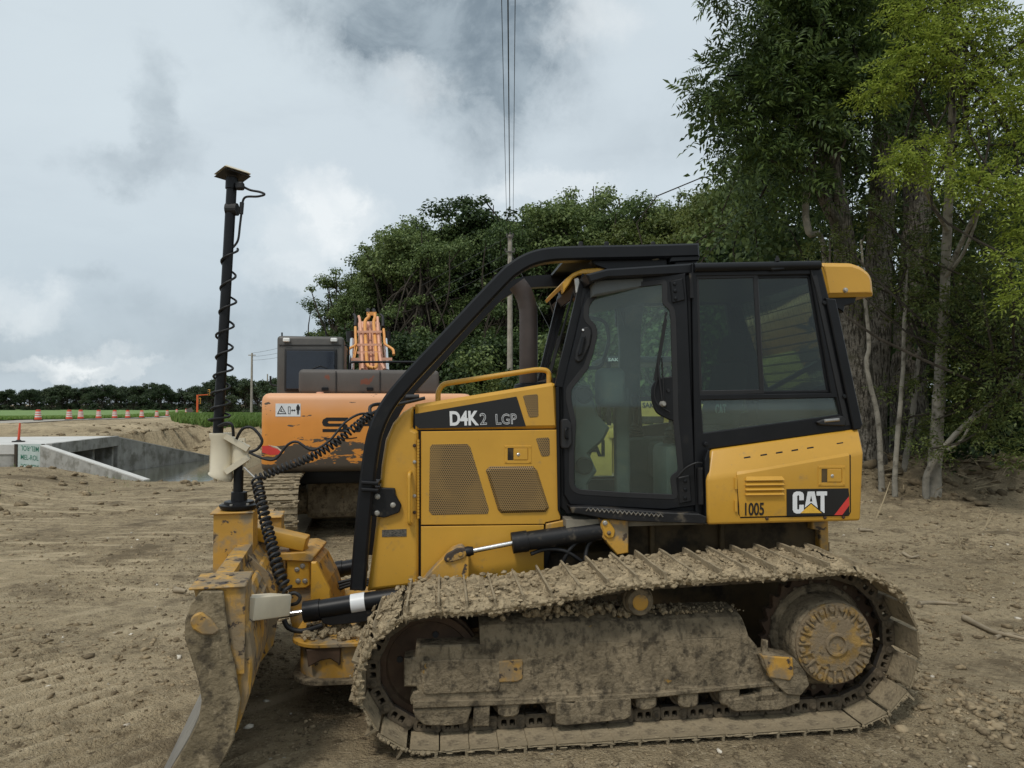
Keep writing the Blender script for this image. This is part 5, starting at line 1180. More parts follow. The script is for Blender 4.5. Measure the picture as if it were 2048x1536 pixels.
q = W(465, 351); m = MB().box((0, 0, 0), (.17, .17, .016), Matrix.Rotation(R_(7), 3, 'Y') @ Matrix.Rotation(R_(38), 3, 'Z') @ Matrix.Rotation(R_(-9), 3, 'X'), .82); m.v = [tuple(Vector(p) + q) for p in m.v]; m.build('antenna_plate', mt['rubber'], tube_)
m.v = [tuple(Vector(p) + upv * .0172) for p in m.v]; m2_ = MB(); m2_.v = [tuple(q + (Vector(p) - q) * 1.0) for p in m.v]; m2_.f = m.f; m2_.build('antenna_lid', mt['cream'], tube_)
m = MB().lathe(W(465, 356), upv, [(-.005, .03), (.01, .04), (.016, .055)], 16); m.build('antenna_foot', mt['rubber'], tube_)
MB().box(W(480, 372, MD - .02), (.05, .05, .05)).bevel(.012, 2).build('connector', mt['rubber'], tube_)
m = MB().tube([W(453, 419, MD - .0), W(475, 419, MD)], .040, 16); m.tube([W(484, 405), W(482, 428)], .014, 10); m.build('cable_clamp', mt['rubber'], tube_)
m = MB(); m.tube(smooth_path([W(484, 372), W(500, 380), W(520, 384), W(529, 389), W(515, 393), W(492, 394), W(485, 405), W(483, 425), W(480, 450), W(476, 480), W(466, 495)], 6), .0075, 8)
base_l = [W(461, 495), W(455, 600), W(449, 700), W(442, 790), W(438, 850)]
pts_ = coil(smooth_path(base_l, 6), lambda t: .044 + .016 * t + .006 * math.sin(t * 37), 9.3, 1.0, 16, 1.45)
# denser turns lower down
m.tube(pts_, .0075, 6); m.build('mast_cable', mt['rubber'], tube_, 60)
m = MB()
m.tube(smooth_path([W(437, 852, 4.53), W(452, 846, 4.5), W(464, 850, 4.5), W(467, 872, 4.52)], 6), .009, 8)
m.tube(smooth_path([W(472, 880, 4.55), W(485, 858, 4.5), W(505, 856, 4.5), W(524, 880, 4.5), W(515, 898, 4.5), W(498, 904, 4.5)], 6), .009, 8)
m.tube(smooth_path([W(498, 905, 4.5), W(530, 918, 4.5), W(552, 917, 4.5), W(575, 890, 4.5), W(595, 884, 4.5), W(625, 900, 4.5), W(660, 880, 4.55), W(690, 845, 4.6), W(720, 828, 4.65), W(745, 830, 4.7)], 6), .008, 8)
m.build('loose_cable', mt['rubber'], ms, 60)
MB().tube(coil(smooth_path([W(512, 958, 4.45), W(560, 938, 4.48), W(620, 915, 4.5), W(665, 890, 4.55), W(705, 858, 4.6), W(742, 828, 4.7)], 6), .022, 30), .0075, 6).build('coiled_cable', mt['rubber'], ms, 60)
MB().tube(coil(smooth_path([W(513, 958, 4.4), W(522, 1000, 4.3), W(533, 1050, 4.2), W(545, 1095, 4.1), W(560, 1150, 4.0), W(578, 1188, 3.95)], 6), .028, 22, 0.5), .0085, 6).build('coiled_cable', mt['rubber'], ms, 60)
MB().tube(smooth_path([W(578, 1188, 3.95), W(590, 1186, 3.95), W(600, 1194, 3.95), W(594, 1206, 3.95), W(578, 1210, 3.97)], 6), .010, 8).build('loose_cable', mt['rubber'], ms, 60)
MB().tube([W(488, 935, 4.5), W(512, 958, 4.45)], .006, 6).build('hook_chain', mt['steel'], ms)
# plugs and hoses behind the nose
m = MB()
m.tube(smooth_path([W(742, 828, 4.75), W(770, 815, 4.85), W(800, 808, 4.95), W(850, 796, 5.0)], 5), .012, 8); m.tube(smooth_path([W(745, 840, 4.75), W(740, 815, 4.8), W(760, 808, 4.9), W(790, 812, 5.0)], 5), .012, 8)
m.tube([W(812, 795, 5.0), W(838, 794, 5.0)], .02, 10); m.build('nose_hose', mt['rubber'], dozer, 60)
m = MB()
for k in range(3): m.tube(smooth_path([W(655 + k * 4, 1172 + k * 7, 5.2), W(680, 1165 + k * 6, 5.2), W(712, 1158 + k * 5, 5.2), W(740, 1160 + k * 5, 5.2)], 4), .013, 8)
m.build('front_hose', mt['rubber'], dozer, 60)
# ================================================================== excavator seen from behind
def orange_mat():
    m = M('faded_orange_paint', (.66, .255, .04), .5, var=.06, vscale=2); N = m.node_tree.nodes; L = m.node_tree.links; bs = N['Principled BSDF']
    src = bs.inputs['Base Color'].links[0].from_socket
    tcn = N.new('ShaderNodeTexCoord'); s = N.new('ShaderNodeSeparateXYZ'); L.new(tcn.outputs['Object'], s.inputs[0])
    def mr(v, a, b, c=0., d=1.):
        n = N.new('ShaderNodeMapRange'); n.interpolation_type = 'SMOOTHSTEP'; L.new(v, n.inputs[0])
        for i, q in enumerate((a, b, c, d)): n.inputs[i + 1].default_value = q
        return n.outputs[0]
    def mix(f, a, b):
        n = N.new('ShaderNodeMix'); n.data_type = 'RGBA'
        for i, q in ((0, f), (6, a), (7, b)):
            if isinstance(q, tuple): n.inputs[i].default_value = (*q, 1)
            else: L.new(q, n.inputs[i])
        return n.outputs[2]
    nz = N.new('ShaderNodeTexNoise'); nz.inputs['Scale'].default_value = 1.6; nz.inputs['Detail'].default_value = 5; L.new(tcn.outputs['Object'], nz.inputs[0])
    ad = N.new('ShaderNodeMath'); ad.operation = 'MULTIPLY_ADD'; L.new(nz.outputs[0], ad.inputs[0]); ad.inputs[1].default_value = .25; L.new(s.outputs[2], ad.inputs[2])
    c = mix(mr(ad.outputs[0], 1.72, 2.20), src, (.72, .385, .215))                                  # sun-faded upper half
    mp = N.new('ShaderNodeMapping'); mp.inputs['Scale'].default_value = (1.0, 1.0, 3.2); L.new(tcn.outputs['Object'], mp.inputs[0])
    n2 = N.new('ShaderNodeTexNoise'); n2.inputs['Scale'].default_value = 2.6; n2.inputs['Detail'].default_value = 9; n2.inputs['Roughness'].default_value = .62; L.new(mp.outputs[0], n2.inputs[0])
    zone = mr(s.outputs[2], 1.62, 1.20); a2 = N.new('ShaderNodeMath'); a2.operation = 'MULTIPLY_ADD'; L.new(zone, a2.inputs[0]); a2.inputs[1].default_value = .155; L.new(n2.outputs[0], a2.inputs[2])
    zone2 = mr(s.outputs[2], 1.09, 1.03); a3 = N.new('ShaderNodeMath'); a3.operation = 'MULTIPLY_ADD'; L.new(zone2, a3.inputs[0]); a3.inputs[1].default_value = .25; L.new(a2.outputs[0], a3.inputs[2])
    c = mix(mr(a3.outputs[0], .625, .635), c, (.080, .062, .046))                                 # paint knocked off along the bottom
    L.new(c, bs.inputs['Base Color']); return m
mt['orange'] = orange_mat()
mt['pink'] = M('sun_faded_orange', (.68, .36, .24), .55, var=.06, dirt=((.35, .17, .09), .6, .8, 4))
mt['pipe'] = M('orange_pipe', (.68, .31, .08), .45, var=.08)
mt['greyrust'] = M('grey_paint_rust_patches', (.090, .078, .070), .6, var=.12, vscale=2, chips=((.17, .055, .03), .60, .62, 2.6), bump=(.1, 30, .01))
mt['greycab'] = M('grey_cab_paint', (.080, .074, .066), .5, var=.1)
mt['dark_glass'] = M('dark_window', (.012, .016, .026), .08, var=.1, spec=.6)
EO = Vector((-1.98, 9.9, 0)); EPSI = R_(11.3); exc = empty('excavator', EO, EPSI); tag(exc, 'orange tracked excavator seen from behind, its counterweight paint scraped off', 'excavator')
_ER = np.array(Matrix.Rotation(EPSI, 3, 'Z')).T
def X(px, py, d):
    r = _ER @ ray(px, py); o = _ER @ (CAM - np.array(EO)); t = (d - 9.9 - o[1]) / r[1]; return Vector(o + t * r)
def xbox(name, px0, py0, px1, py1, d, depth, mat, bev, parent=exc, seg=3):
    p, q = X(px0, py0, d), X(px1, py1, d); return MB().box(((p.x + q.x) / 2, p.y + depth / 2, (p.z + q.z) / 2), (abs(q.x - p.x), depth, abs(p.z - q.z))).bevel(bev, seg).build(name, mt[mat], parent, 50)
cw = xbox('counterweight', 522, 786, 946, 939, 9.9, 1.3, 'orange', .10)
# step line and lettering
p, q = X(650, 809, 9.895), X(850, 815, 9.895)
def Xq(*pts): return [(X(x, y, 9.893).x, X(x, y, 9.893).z) for x, y in pts]
def xplate(name, pts, mat, parent, lift=0.0, holes=(), th=.003): return MB().plate(Xq(*pts), -.0035 - lift, th, [Xq(*h) for h in holes], 0).build(name, mt[mat], parent)
S_ = [(696, 835), (653, 835), (646, 839), (644, 845), (646, 851), (652, 853), (684, 853), (686, 856), (684, 858), (645, 858), (645, 864), (688, 864), (694, 861), (696, 855), (694, 849), (688, 847), (658, 847), (655, 845), (657, 842), (696, 842)]
xplate('letter', S_, 'decal', cw)
xplate('letter', [(707, 864), (722, 835), (742, 835), (757, 864), (744, 864), (738, 852), (727, 852), (720, 864)], 'decal', cw, holes=[[(730, 847), (735, 847), (732.5, 840)]])
xplate('letter', [(768, 864), (768, 835), (780, 835), (804, 852), (804, 835), (816, 835), (816, 864), (804, 864), (780, 847), (780, 864)], 'decal', cw)
xplate('letter', [(845, 864), (845, 853), (825, 835), (840, 835), (851, 846), (862, 835), (877, 835), (857, 853), (857, 864)], 'decal', cw)
xplate('letter_underline', [(648, 876), (700, 876), (714, 874), (714, 876), (700, 878), (648, 878)], 'decal', cw)
st = xplate('warning_sticker', [(551, 807), (601, 807), (601, 833), (551, 833)], 'white', cw)
xplate('pictogram_triangle', [(554, 828), (563, 811), (573, 828)], 'decal', st, .003, [[(556.5, 826.5), (563, 814), (570.5, 826.5)]], .002)
xplate('pictogram_arm', [(560, 823), (563, 818), (564, 818.5), (562.5, 822), (568, 823.5), (568, 824.5)], 'decal', st, .003, th=.002)
xplate('pictogram_box', [(576, 813), (581, 813), (581, 828), (576, 828)], 'decal', st, .003, [[(577, 814), (580, 814), (580, 827), (577, 827)]], .002)
xplate('pictogram_arrow', [(582, 820.5), (585, 818), (585, 819.8), (588, 819.8), (588, 818), (591, 820.5), (588, 823), (588, 821.2), (585, 821.2), (585, 823)], 'decal', st, .003, th=.002)
xplate('pictogram_man', [(594.5, 809), (597.5, 809), (598, 812), (599.5, 813), (599.5, 820), (598, 820), (598, 829), (596.4, 829), (596.2, 821), (595.8, 821), (595.6, 829), (594, 829), (594, 820), (592.5, 820), (592.5, 813), (594, 812)], 'decal', st, .003, th=.002)
xplate('worn_reflector', [(524, 892), (540, 891), (556, 897), (562, 904), (560, 909), (540, 910), (524, 905)], 'red', cw)
xplate('worn_reflector', [(536, 890), (554, 893), (562, 900), (563, 904), (555, 898), (540, 893)], 'cream', cw)
xbox('engine_cover', 597, 738, 879, 789, 10.15, 1.6, 'greyrust', .06)
ecab = xbox('operator_cab', 554, 671, 687, 800, 11.1, 1.8, 'greycab', .05)
wd_ = xbox('rear_window', 569, 696, 673, 783, 11.06, .06, 'rubber', .02, ecab); p, q = X(573, 701, 11.05), X(669, 779, 11.05)
MB().box(((p.x + q.x) / 2, p.y + .0, (p.z + q.z) / 2), (q.x - p.x, .03, p.z - q.z)).bevel(.012, 2).build('pane', mt['dark_glass'], wd_)
MB().tube([X(624, 738, 11.0), X(640, 732, 11.0), X(655, 737, 11.0)], .008, 6).build('wiper', mt['rubber'], ecab)
MB().tube([X(652, 674, 11.3), X(649, 631, 11.3)], .008, 6).build('aerial', mt['rubber'], ecab)
MB().tube([X(564, 674, 11.3), X(564, 665, 11.3)], .012, 6).build('roof_stub', mt['rubber'], ecab)
MB().tube(round_path([X(556, 772, 11.3), X(541, 770, 11.3), X(541, 752, 11.3)], .1), .015, 8).build('mirror_stay', mt['rubber'], ecab)
# small fittings
for px in (640, 820): MB().lathe(X(px, 789, 10.05), (0, 0, 1), [(0, .05), (.03, .05), (.035, .03)], 12).build('lifting_eye', mt['pink'], cw)
xplate('seam', [(523, 816), (944, 815), (944, 816), (523, 817)], 'greycab', cw) if False else None
ecv = [o for o in exc.children if o.name.startswith('engine_cover')][0]
for px in (672, 760): MB().bar(X(px, 742, 10.14), X(px, 787, 10.14), .012, .012, (0, 1, 0)).build('cover_seam', mt['rubber'], ecv)
for px in (650, 740, 830): MB().box(X(px, 778, 10.13), (.09, .03, .05)).bevel(.008, 1).build('cover_latch', mt['black'], ecv)
MB().tube(round_path([X(700, 739, 10.5), X(700, 724, 10.5), X(860, 724, 10.5), X(860, 739, 10.5)], .06), .016, 8).build('top_handrail', mt['black'], ecv, 60)
MB().bar(X(557, 690, 11.09), X(684, 690, 11.09), .010, .010, (0, 1, 0)).build('roof_seam', mt['rubber'], ecab)
for px in (573, 668): MB().box(X(px, 680, 11.07), (.10, .06, .06)).bevel(.012, 1).build('marker_lamp', mt['lamp'], ecab)
MB().tube(round_path([X(690, 690, 11.5), X(697, 692, 11.5), X(697, 760, 11.5), X(690, 762, 11.5)], .05), .014, 8).build('cab_handrail', mt['black'], ecab, 60)
# lower works
xbox('slew_deck', 540, 932, 930, 962, 10.2, 3.4, 'black', .03)
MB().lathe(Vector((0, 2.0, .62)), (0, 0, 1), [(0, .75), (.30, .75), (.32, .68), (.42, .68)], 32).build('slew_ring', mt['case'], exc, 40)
MB().box((0, 2.0, .52), (1.7, 2.6, .60)).bevel(.10, 2).build('car_body', mt['frame_mud'], exc)
for y in (.95, 2.9): MB().tube([(-1.1, y, .46), (0, y + .1, .55), (1.1, y, .46)], [.20, .24, .20], 12).build('axle_beam', mt['frame_mud'], exc, 50)
def exc_track(xc):
    m = MB().box((xc, 1.75, .48), (.36, 3.6, .44)).bevel(.08, 2); tr = m.build('crawler_frame', mt['frame_mud'], exc)
    n = 44; loop = []; r = .42; L = 3.75 - .0
    per = 2 * L + 2 * math.pi * r
    for k in range(n):
        s = per * k / n
        if s < L: y, z, t = -.15 + s, .06, 0
        elif s < L + math.pi * r: a = (s - L) / r; y, z, t = -.15 + L + r * math.sin(a), .06 + r - r * math.cos(a), a
        elif s < 2 * L + math.pi * r: y, z, t = -.15 + L - (s - L - math.pi * r), .06 + 2 * r, math.pi
        else: a = (s - 2 * L - math.pi * r) / r; y, z, t = -.15 - r * math.sin(a), .06 + r + r * math.cos(a), math.pi + a
        loop.append((y, z, t))
    first = None
    for k, (y, z, t) in enumerate(loop):
        if first is None:
            g = MB(); rr = random.Random(2); pit = per / n
            g.box((0, 0, -.012), (.80, pit * .98, .024))
            for dy in (-.36, 0.0, .36): g.box((0, dy * pit, -.036), (.80, .02, .03))
            for _ in range(46): crumb(g, (rr.uniform(-.39, .39), rr.uniform(-.5, .5) * pit, -.03), rr.uniform(.01, .035), rr, (2, 1, .6))
            first = g.build('track_shoe', mt['mud_plate'], tr); o = first
        else:
            o = bpy.data.objects.new('track_shoe', first.data); col.objects.link(o); o.parent = tr
        o.location = (xc, y, z); o.rotation_euler = (t, 0, 0)
    return tr
exc_track(-1.25); exc_track(1.25)
# boom with its pipes
zb = lambda x, y, d=12.5: X(680 + x * .10417, 600 + y * .10417, d)
bl, br, tl, tr_ = zb(365, 1400), zb(870, 1400), zb(345, 400, 13.6), zb(760, 400, 13.6)
dep = Vector((0, .9, -.25))
boom = MB().add([bl, br, tr_, tl, bl + dep, br + dep, tr_ + dep, tl + dep], [(0, 1, 2, 3), (4, 7, 6, 5), (0, 4, 5, 1), (1, 5, 6, 2), (2, 6, 7, 3), (3, 7, 4, 0)]).bevel(.03, 1).build('boom', mt['pink'], exc)
for x in (545, 605): MB().tube([zb(x, 1330, 12.4), zb(x - 40, 420, 13.5)], .02, 6).build('boom_seam', mt['pink'], boom)
def pipe(pts, r, mat, d0=12.35, d1=13.4, name='pipe'):
    return MB().tube(smooth_path([zb(x, y, d1 + (d0 - d1) * (y - 250) / 1050) for x, y in pts], 5), r, 10).build(name, mt[mat], boom, 60)
pipe([(430, 1330), (415, 900), (400, 620), (378, 380), (358, 310)], .026, 'pink'); pipe([(560, 1290), (515, 1190), (495, 800), (480, 430), (550, 330), (552, 270)], .030, 'pipe'); pipe([(650, 1310), (700, 1260), (690, 1000), (660, 600), (648, 430), (672, 330), (660, 250)], .030, 'pipe'); pipe([(640, 1308), (600, 1296), (558, 1285)], .030, 'pipe'); pipe([(852, 1330), (785, 1180), (760, 1000), (735, 640), (722, 330)], .026, 'pink')
pipe([(165, 1050), (162, 960), (200, 920), (300, 860), (300, 720), (295, 520)], .024, 'pipe'); pipe([(290, 500), (300, 400), (295, 320), (258, 275)], .026, 'rubber', name='hose'); pipe([(1032, 1050), (1020, 960), (960, 910), (865, 840), (850, 700), (838, 560)], .024, 'pipe'); pipe([(822, 510), (825, 400), (815, 320), (775, 280)], .026, 'rubber', name='hose')
pipe([(552, 275), (545, 230), (535, 180)], .034, 'rubber', name='hose'); pipe([(660, 250), (655, 215), (640, 185)], .034, 'rubber', name='hose')
pipe([(325, 900), (300, 1020), (280, 1130)], .012, 'pipe'); pipe([(285, 900), (265, 1060), (240, 1140)], .010, 'pipe')
for y in (610, 860, 1010): MB().bar(zb(330, y, 12.95 - (y - 610) * .0008), zb(800, y, 12.95 - (y - 610) * .0008), .04, .04).build('pipe_clamp', mt['pink'], boom)
MB().bar(zb(210, 1140, 12.4), zb(400, 1140, 12.4), .05, .05).build('pipe_stay', mt['pink'], boom); MB().bar(zb(800, 1135, 12.4), zb(1000, 1135, 12.4), .05, .05).build('pipe_stay', mt['pink'], boom)
MB().bar(zb(510, 265, 13.4), zb(700, 265, 13.4), .08, .06).build('hose_block', mt['pipe'], boom)
for x0, x1 in ((235, 228), (868, 905)):
    c = MB().tube([zb(x0, 760, 13.2), zb(x1, 1360, 12.6)], .042, 12).build('boom_cylinder', mt['chrome'], exc, 60)
    MB().tube([zb(x0 - 45 if x0 < 500 else x0 + 35, 600, 13.3), zb(x0 - 30 if x0 < 500 else x0 + 30, 800, 13.3)], .07, 12).build('cylinder_head', mt['rubber'], c, 60)

# ================================================================== road roller behind the cab
RO = Vector((1.15, 9.4, 0)); rol = empty('road_roller', RO); tag(rol, 'yellow road roller half hidden behind the bulldozer cab', 'roller')
mt['roller_yellow'] = M('pale_yellow_paint', (.58, .43, .12), .5, var=.08, dirt=((.25, .19, .10), .55, .75, 4))
def rb(name, x0, x1, y0, y1, z0, z1, mat, bev=.02, parent=rol): return MB().box(((x0 + x1) / 2, (y0 + y1) / 2, (z0 + z1) / 2), (x1 - x0, y1 - y0, z1 - z0)).bevel(bev, 2).build(name, mt[mat], parent, 40)
fr_ = rb('chassis', -1.6, .15, 0, 1.3, .95, 1.52, 'roller_yellow')
rb('operator_deck', .16, .75, .02, 1.28, .98, 1.60, 'roller_yellow'); rb('step_box', .22, .46, -.02, .0, 1.06, 1.40, 'case', .0)
rb('battery_box', .10, .52, -.03, .02, 1.44, 1.56, 'roller_yellow', .01)
rb('rear_cowl', .9, 1.5, .1, 1.2, 1.0, 1.88, 'roller_yellow', .05)
for xc in (-1.35, 1.55): MB().lathe((xc, -.05, .55), (0, 1, 0), [(0, .35), (0, .53), (.02, .55), (1.38, .55), (1.40, .53), (1.40, .35)], 40).build('drum', mt['rust'], rol, 40)
lettering('lettering', 'SAKAI', [(-.62, 1.20), (.05, 1.20), (.05, 1.42), (-.62, 1.42)], -.004, mt['decal'], rol, offset=.04)
rb('hazard_sign', .52, .78, .0, .03, 1.72, 1.92, 'roller_yellow', .0)
lettering('lettering', 'SAKAI', [(.54, 1.83), (.76, 1.83), (.76, 1.90), (.54, 1.90)], -.003, mt['decal'], rol, offset=.03)
for x in (.12, .98):
    for y in (.12, 1.18): MB().tube([(x, y, 1.6), (x, y, 2.42)], .03, 10).build('canopy_post', mt['black'], rol)
rb('canopy_roof', .02, 1.08, .02, 1.28, 2.42, 2.50, 'black', .02)
lettering('lettering', 'SAKAI', [(.10, 2.435), (.30, 2.435), (.30, 2.48), (.10, 2.48)], .017, mt['white'], rol, offset=.03)
MB().tube(smooth_path([(.35, .6, 1.6), (.32, .6, 1.85), (.28, .6, 1.95)], 4), .03, 8).build('steering_column', mt['black'], rol)
rb('seat', .62, .95, .4, .9, 1.62, 1.95, 'seat', .05)

# ================================================================== roadside things on the left
mt['barrel'] = M('orange_plastic', (.62, .075, .03), .5, var=.08); mt['reflective'] = M('white_reflective_band', (.66, .62, .58), .4, var=.1, dirt=((.30, .24, .18), .5, .8, 8))
mt['tyre'] = M('tyre_rubber_base', (.03, .028, .026), .9)
def barrel(px, py, h, k):
    d = 1450.0 * .98 / h; x = (px - 1024) / FPX * d; y = d; o = empty('traffic_drum', (x, y, gz(x, y) + .06))
    sc = .98
    b = MB().lathe((0, 0, .06), (0, 0, 1), [(0, .30), (.20, .285), (.205, .27), (.40, .26), (.405, .25), (.60, .24), (.605, .23), (.80, .215), (.805, .20), (.90, .19), (.92, .12)], 20).build('drum_body', mt['barrel'], o, 40)
    for z0, r0, r1 in ((.215, .275, .266), (.415, .255, .247), (.615, .236, .227)):
        MB().lathe((0, 0, z0 + .06), (0, 0, 1), [(0, r0 - .03), (0, r0), (.13, r1), (.13, r1 - .03)], 20).build('reflective_band', mt['reflective'], b, 40)
    MB().lathe((0, 0, 0), (0, 0, 1), [(0, .38), (.05, .37), (.07, .30)], 20).build('rubber_base', mt['tyre'], o, 40)
    o['category'] = 'traffic drum'; o['group'] = 'orange drums along the gravel road'
    o['label'] = k; return o
ORD = ['leftmost', 'second from the left', 'third from the left', 'fourth from the left', 'fifth from the left', 'sixth from the left', 'seventh from the left', 'eighth from the left', 'ninth from the left', 'tenth from the left', 'farthest']
for k, (px, py, h) in enumerate(((77, 844, 21), (139, 842, 19.5), (162, 842, 18.5), (198, 841, 17.5), (230, 840, 16.5), (256, 839, 16), (284, 838, 15), (314, 837, 13), (335, 836, 11.5), (354, 834, 9.5), (373, 833, 8.5))):
    barrel(px, py, h, 'orange and white traffic drum beside the field, %s of the row' % ORD[k])
# delineator post on the deck
q = atz(37, 884, .2); dl = empty('delineator_post', (q.x, q.y, .2)); tag(dl, 'thin red plastic delineator post leaning on the culvert deck', 'delineator')
MB().tube([(0, 0, .05), (.03, 0, .5), (.045, 0, .84)], [.055, .045, .035], 10).build('post', mt['barrel'], dl, 60); MB().lathe((0, 0, 0), (0, 0, 1), [(0, .26), (.05, .25), (.06, .12), (.10, .07)], 8).build('rubber_base', mt['tyre'], dl)
# portable signals
SX = (395 - 1024) / FPX * 120; sg = empty('portable_traffic_signal', (SX, 120, gz(SX, 120))); tag(sg, 'orange portable traffic signal trailer with two signal heads beyond the drums', 'traffic signal')
mt['sig_orange'] = M('signal_orange', (.55, .10, .02), .5); mt['sig_yellow'] = M('signal_yellow', (.55, .30, .04), .5)
MB().box((0, 0, 2.0), (.25, .25, 3.2)).build('mast', mt['sig_orange'], sg); MB().bar((0, 0, 3.55), (1.9, 0, 3.65), .15, .15).build('arm', mt['sig_orange'], sg)
for x, z in ((.42, 2.6), (1.95, 4.0)):
    h = MB().box((x, -.1, z), (.34, .25, 1.0)).bevel(.04, 1).build('signal_head', mt['sig_yellow'], sg)
    for k in range(3): MB().lathe((x, -.22, z + .3 - .3 * k), (0, -1, 0), [(0, .11), (.12, .12)], 10).build('visor', mt['black'], h)
MB().box((.3, 0, .35), (2.6, 1.4, .5)).build('trailer', mt['sig_orange'], sg)
MB().box((-1.2, 0, .75), (1.0, .1, 1.3), Matrix.Rotation(R_(-18), 3, 'Y')).build('solar_panel', mt['greycab'], sg)
for x in (-.5, 1.1): MB().lathe((x, -.8, .3), (0, 1, 0), [(0, .3), (.2, .3)], 14).build('wheel', mt['tyre'], sg)

# ================================================================== poles and wires
mt['pole'] = M('weathered_pole', (.33, .30, .25), .9, var=.2, vscale=3, streak=((.16, .14, .11), .5, .7, (6, 6, .3), 4), bump=(.3, 20, .01))
def pole(px, ytop, d, r, name, label):
    p = at(px, ytop, d); g = gz(p.x, d); o = empty(name, (p.x, d, g)); tag(o, label, 'utility pole')
    MB().tube([(0, 0, -.3), (0, 0, (p.z - g) * .5), (0, 0, p.z - g)], [r * 1.15, r, r * .78], 14).build('shaft', mt['pole'], o, 60); return o, p.z - g
pm_, ph = pole(1020, 470, 39, .15, 'utility_pole', 'tall weathered wooden utility pole behind the bulldozer hood')
for z, w_ in ((ph - .15, .34), (ph - .95, .50)): MB().bar((-w_ / 2, -.17, z), (w_ / 2, -.17, z), .08, .08).build('pin_bracket', mt['greycab'], pm_)
for x, z in ((-.16, ph - .1), (0, ph + .02), (.16, ph - .1), (-.24, ph - .9), (.24, ph - .9)): MB().lathe((x, -.17 if z < ph else 0, z), (0, 0, 1), [(0, .05), (.06, .06), (.08, .04), (.13, .045), (.15, .02)], 10).build('insulator', mt['greycab'], pm_, 40)
MB().box((.05, -.17, ph - 2.2), (.03, .03, 2.0)).build('conduit', mt['zinc'], pm_)
p2_, ph2 = pole(504, 706, 100, .16, 'utility_pole', 'distant wooden utility pole left of the excavator')
MB().bar((-.5, 0, ph2 - .3), (.5, 0, ph2 - .3), .12, .12).build('pin_bracket', mt['pole'], p2_)
p3_, ph3 = pole(535, 748, 135, .14, 'utility_pole', 'small far utility pole just left of the excavator cab')
mt['wire'] = M('overhead_wire', (.045, .047, .05), .6)
def wire(p0, p1, sag, r, label):
    p0, p1 = Vector(p0), Vector(p1); n = 40; o = MB().tube([p0.lerp(p1, t) + Vector((0, 0, -4 * sag * t * (1 - t))) for t in (k / n for k in range(n + 1))], r, 6).build('power_line_wire', mt['wire'], None, 60)
    return tag(o, label, 'wire', 'overhead wires')
M0 = Vector(pm_.location)
for dx, dz, r, lb, ex in ((-.16, -.05, .010, 'thin overhead wire above the pole, left of the three', -.17), (0, .14, .018, 'thick overhead wire running up from the pole, middle of three', -.065), (.16, -.05, .010, 'thin overhead wire above the pole, right of the three', .08)):
    wire(M0 + Vector((dx, -.1, ph + dz)), (ex - .0 + (ex - (M0.x + dx)) * .5, -32, ph + .6), .9, r, lb)
Q0 = Vector(p2_.location)
for k, (dz, dz2, lb) in enumerate(((-.1, 0, 'upper wire sloping left from the pole past the trees'), (-1.0, -.5, 'middle wire sloping left from the pole past the trees'), (-1.6, -1.0, 'lowest wire sloping left from the pole past the trees'))):
    wire(M0 + Vector((-.15, 0, ph + dz)), Q0 + Vector((0, 0, ph2 + dz2)), 1.2, .016, lb)
wire(M0 + Vector((.1, 0, ph - 1.1)), Vector((at(1215, 790, 33).x, 33, .3)), .05, .012, 'guy wire sloping down right from the pole')
# ================================================================== vegetation
mt['bark'] = M('grey_furrowed_bark', (.180, .162, .134), .95, var=.35, vscale=7, streak=((.050, .044, .036), .48, .58, (9, 9, 1.7), 3), dirt=((.085, .080, .055), .52, .72, 3), bump=(1.0, 20, .06), spec=.1)
mt['bark_pale'] = M('pale_grey_bark', (.25, .23, .19), .9, var=.2, vscale=5, dirt=((.10, .09, .07), .5, .68, 6), bump=(.4, 16, .02), spec=.1)
mt['bark_dark'] = M('dark_bark', (.05, .043, .034), .95, var=.25, bump=(.5, 10, .03), spec=.1)
mt['leaf_mid'] = leaf_mat('woodland_leaves', (.050, .085, .027), (.175, .240, .080))
mt['leaf_dark'] = leaf_mat('dark_green_leaves', (.020, .040, .014), (.068, .108, .034))  # darker green range for dark trees, bushes and thickets
mt['leaf_walnut'] = leaf_mat('walnut_leaves', (.022, .046, .014), (.115, .170, .042))
mt['leaf_lime'] = leaf_mat('lime_green_leaves', (.165, .235, .030), (.385, .465, .085), .42)
mt['leaf_olive'] = leaf_mat('olive_green_leaves', (.068, .100, .023), (.190, .220, .060), .34)
mt['leaf_far'] = leaf_mat('far_woodland_leaves', (.028, .048, .022), (.075, .105, .045))
def unit(v): return v / np.maximum(np.linalg.norm(v, axis=1, keepdims=True), 1e-9)
def leaves(pos, nrm, axis, L, w, droop=.15):
    """one folded leaf-shaped quad for each position"""
    n = len(pos); L = np.broadcast_to(L, n)[:, None]; w = np.broadcast_to(w, n)[:, None]
    ax = unit(axis - nrm * (axis * nrm).sum(1, keepdims=True)); sd = np.cross(nrm, ax)
    a = pos; b = pos + ax * L * .45 + sd * w + nrm * L * .06; c = pos + ax * L - nrm * L * droop; d = pos + ax * L * .45 - sd * w + nrm * L * .06
    v = np.stack([a, b, c, d], 1).reshape(-1, 3); f = np.arange(4 * n).reshape(n, 4); return v, f
def cloud(rg, c, rad, n, shell=.45):
    d = unit(rg.normal(size=(n, 3))); r = rg.random(n)[:, None] ** shell; r = r * (1 + .25 * rg.normal(size=(n, 1)) * .6)
    return np.array(c) + d * r * np.array(rad), d
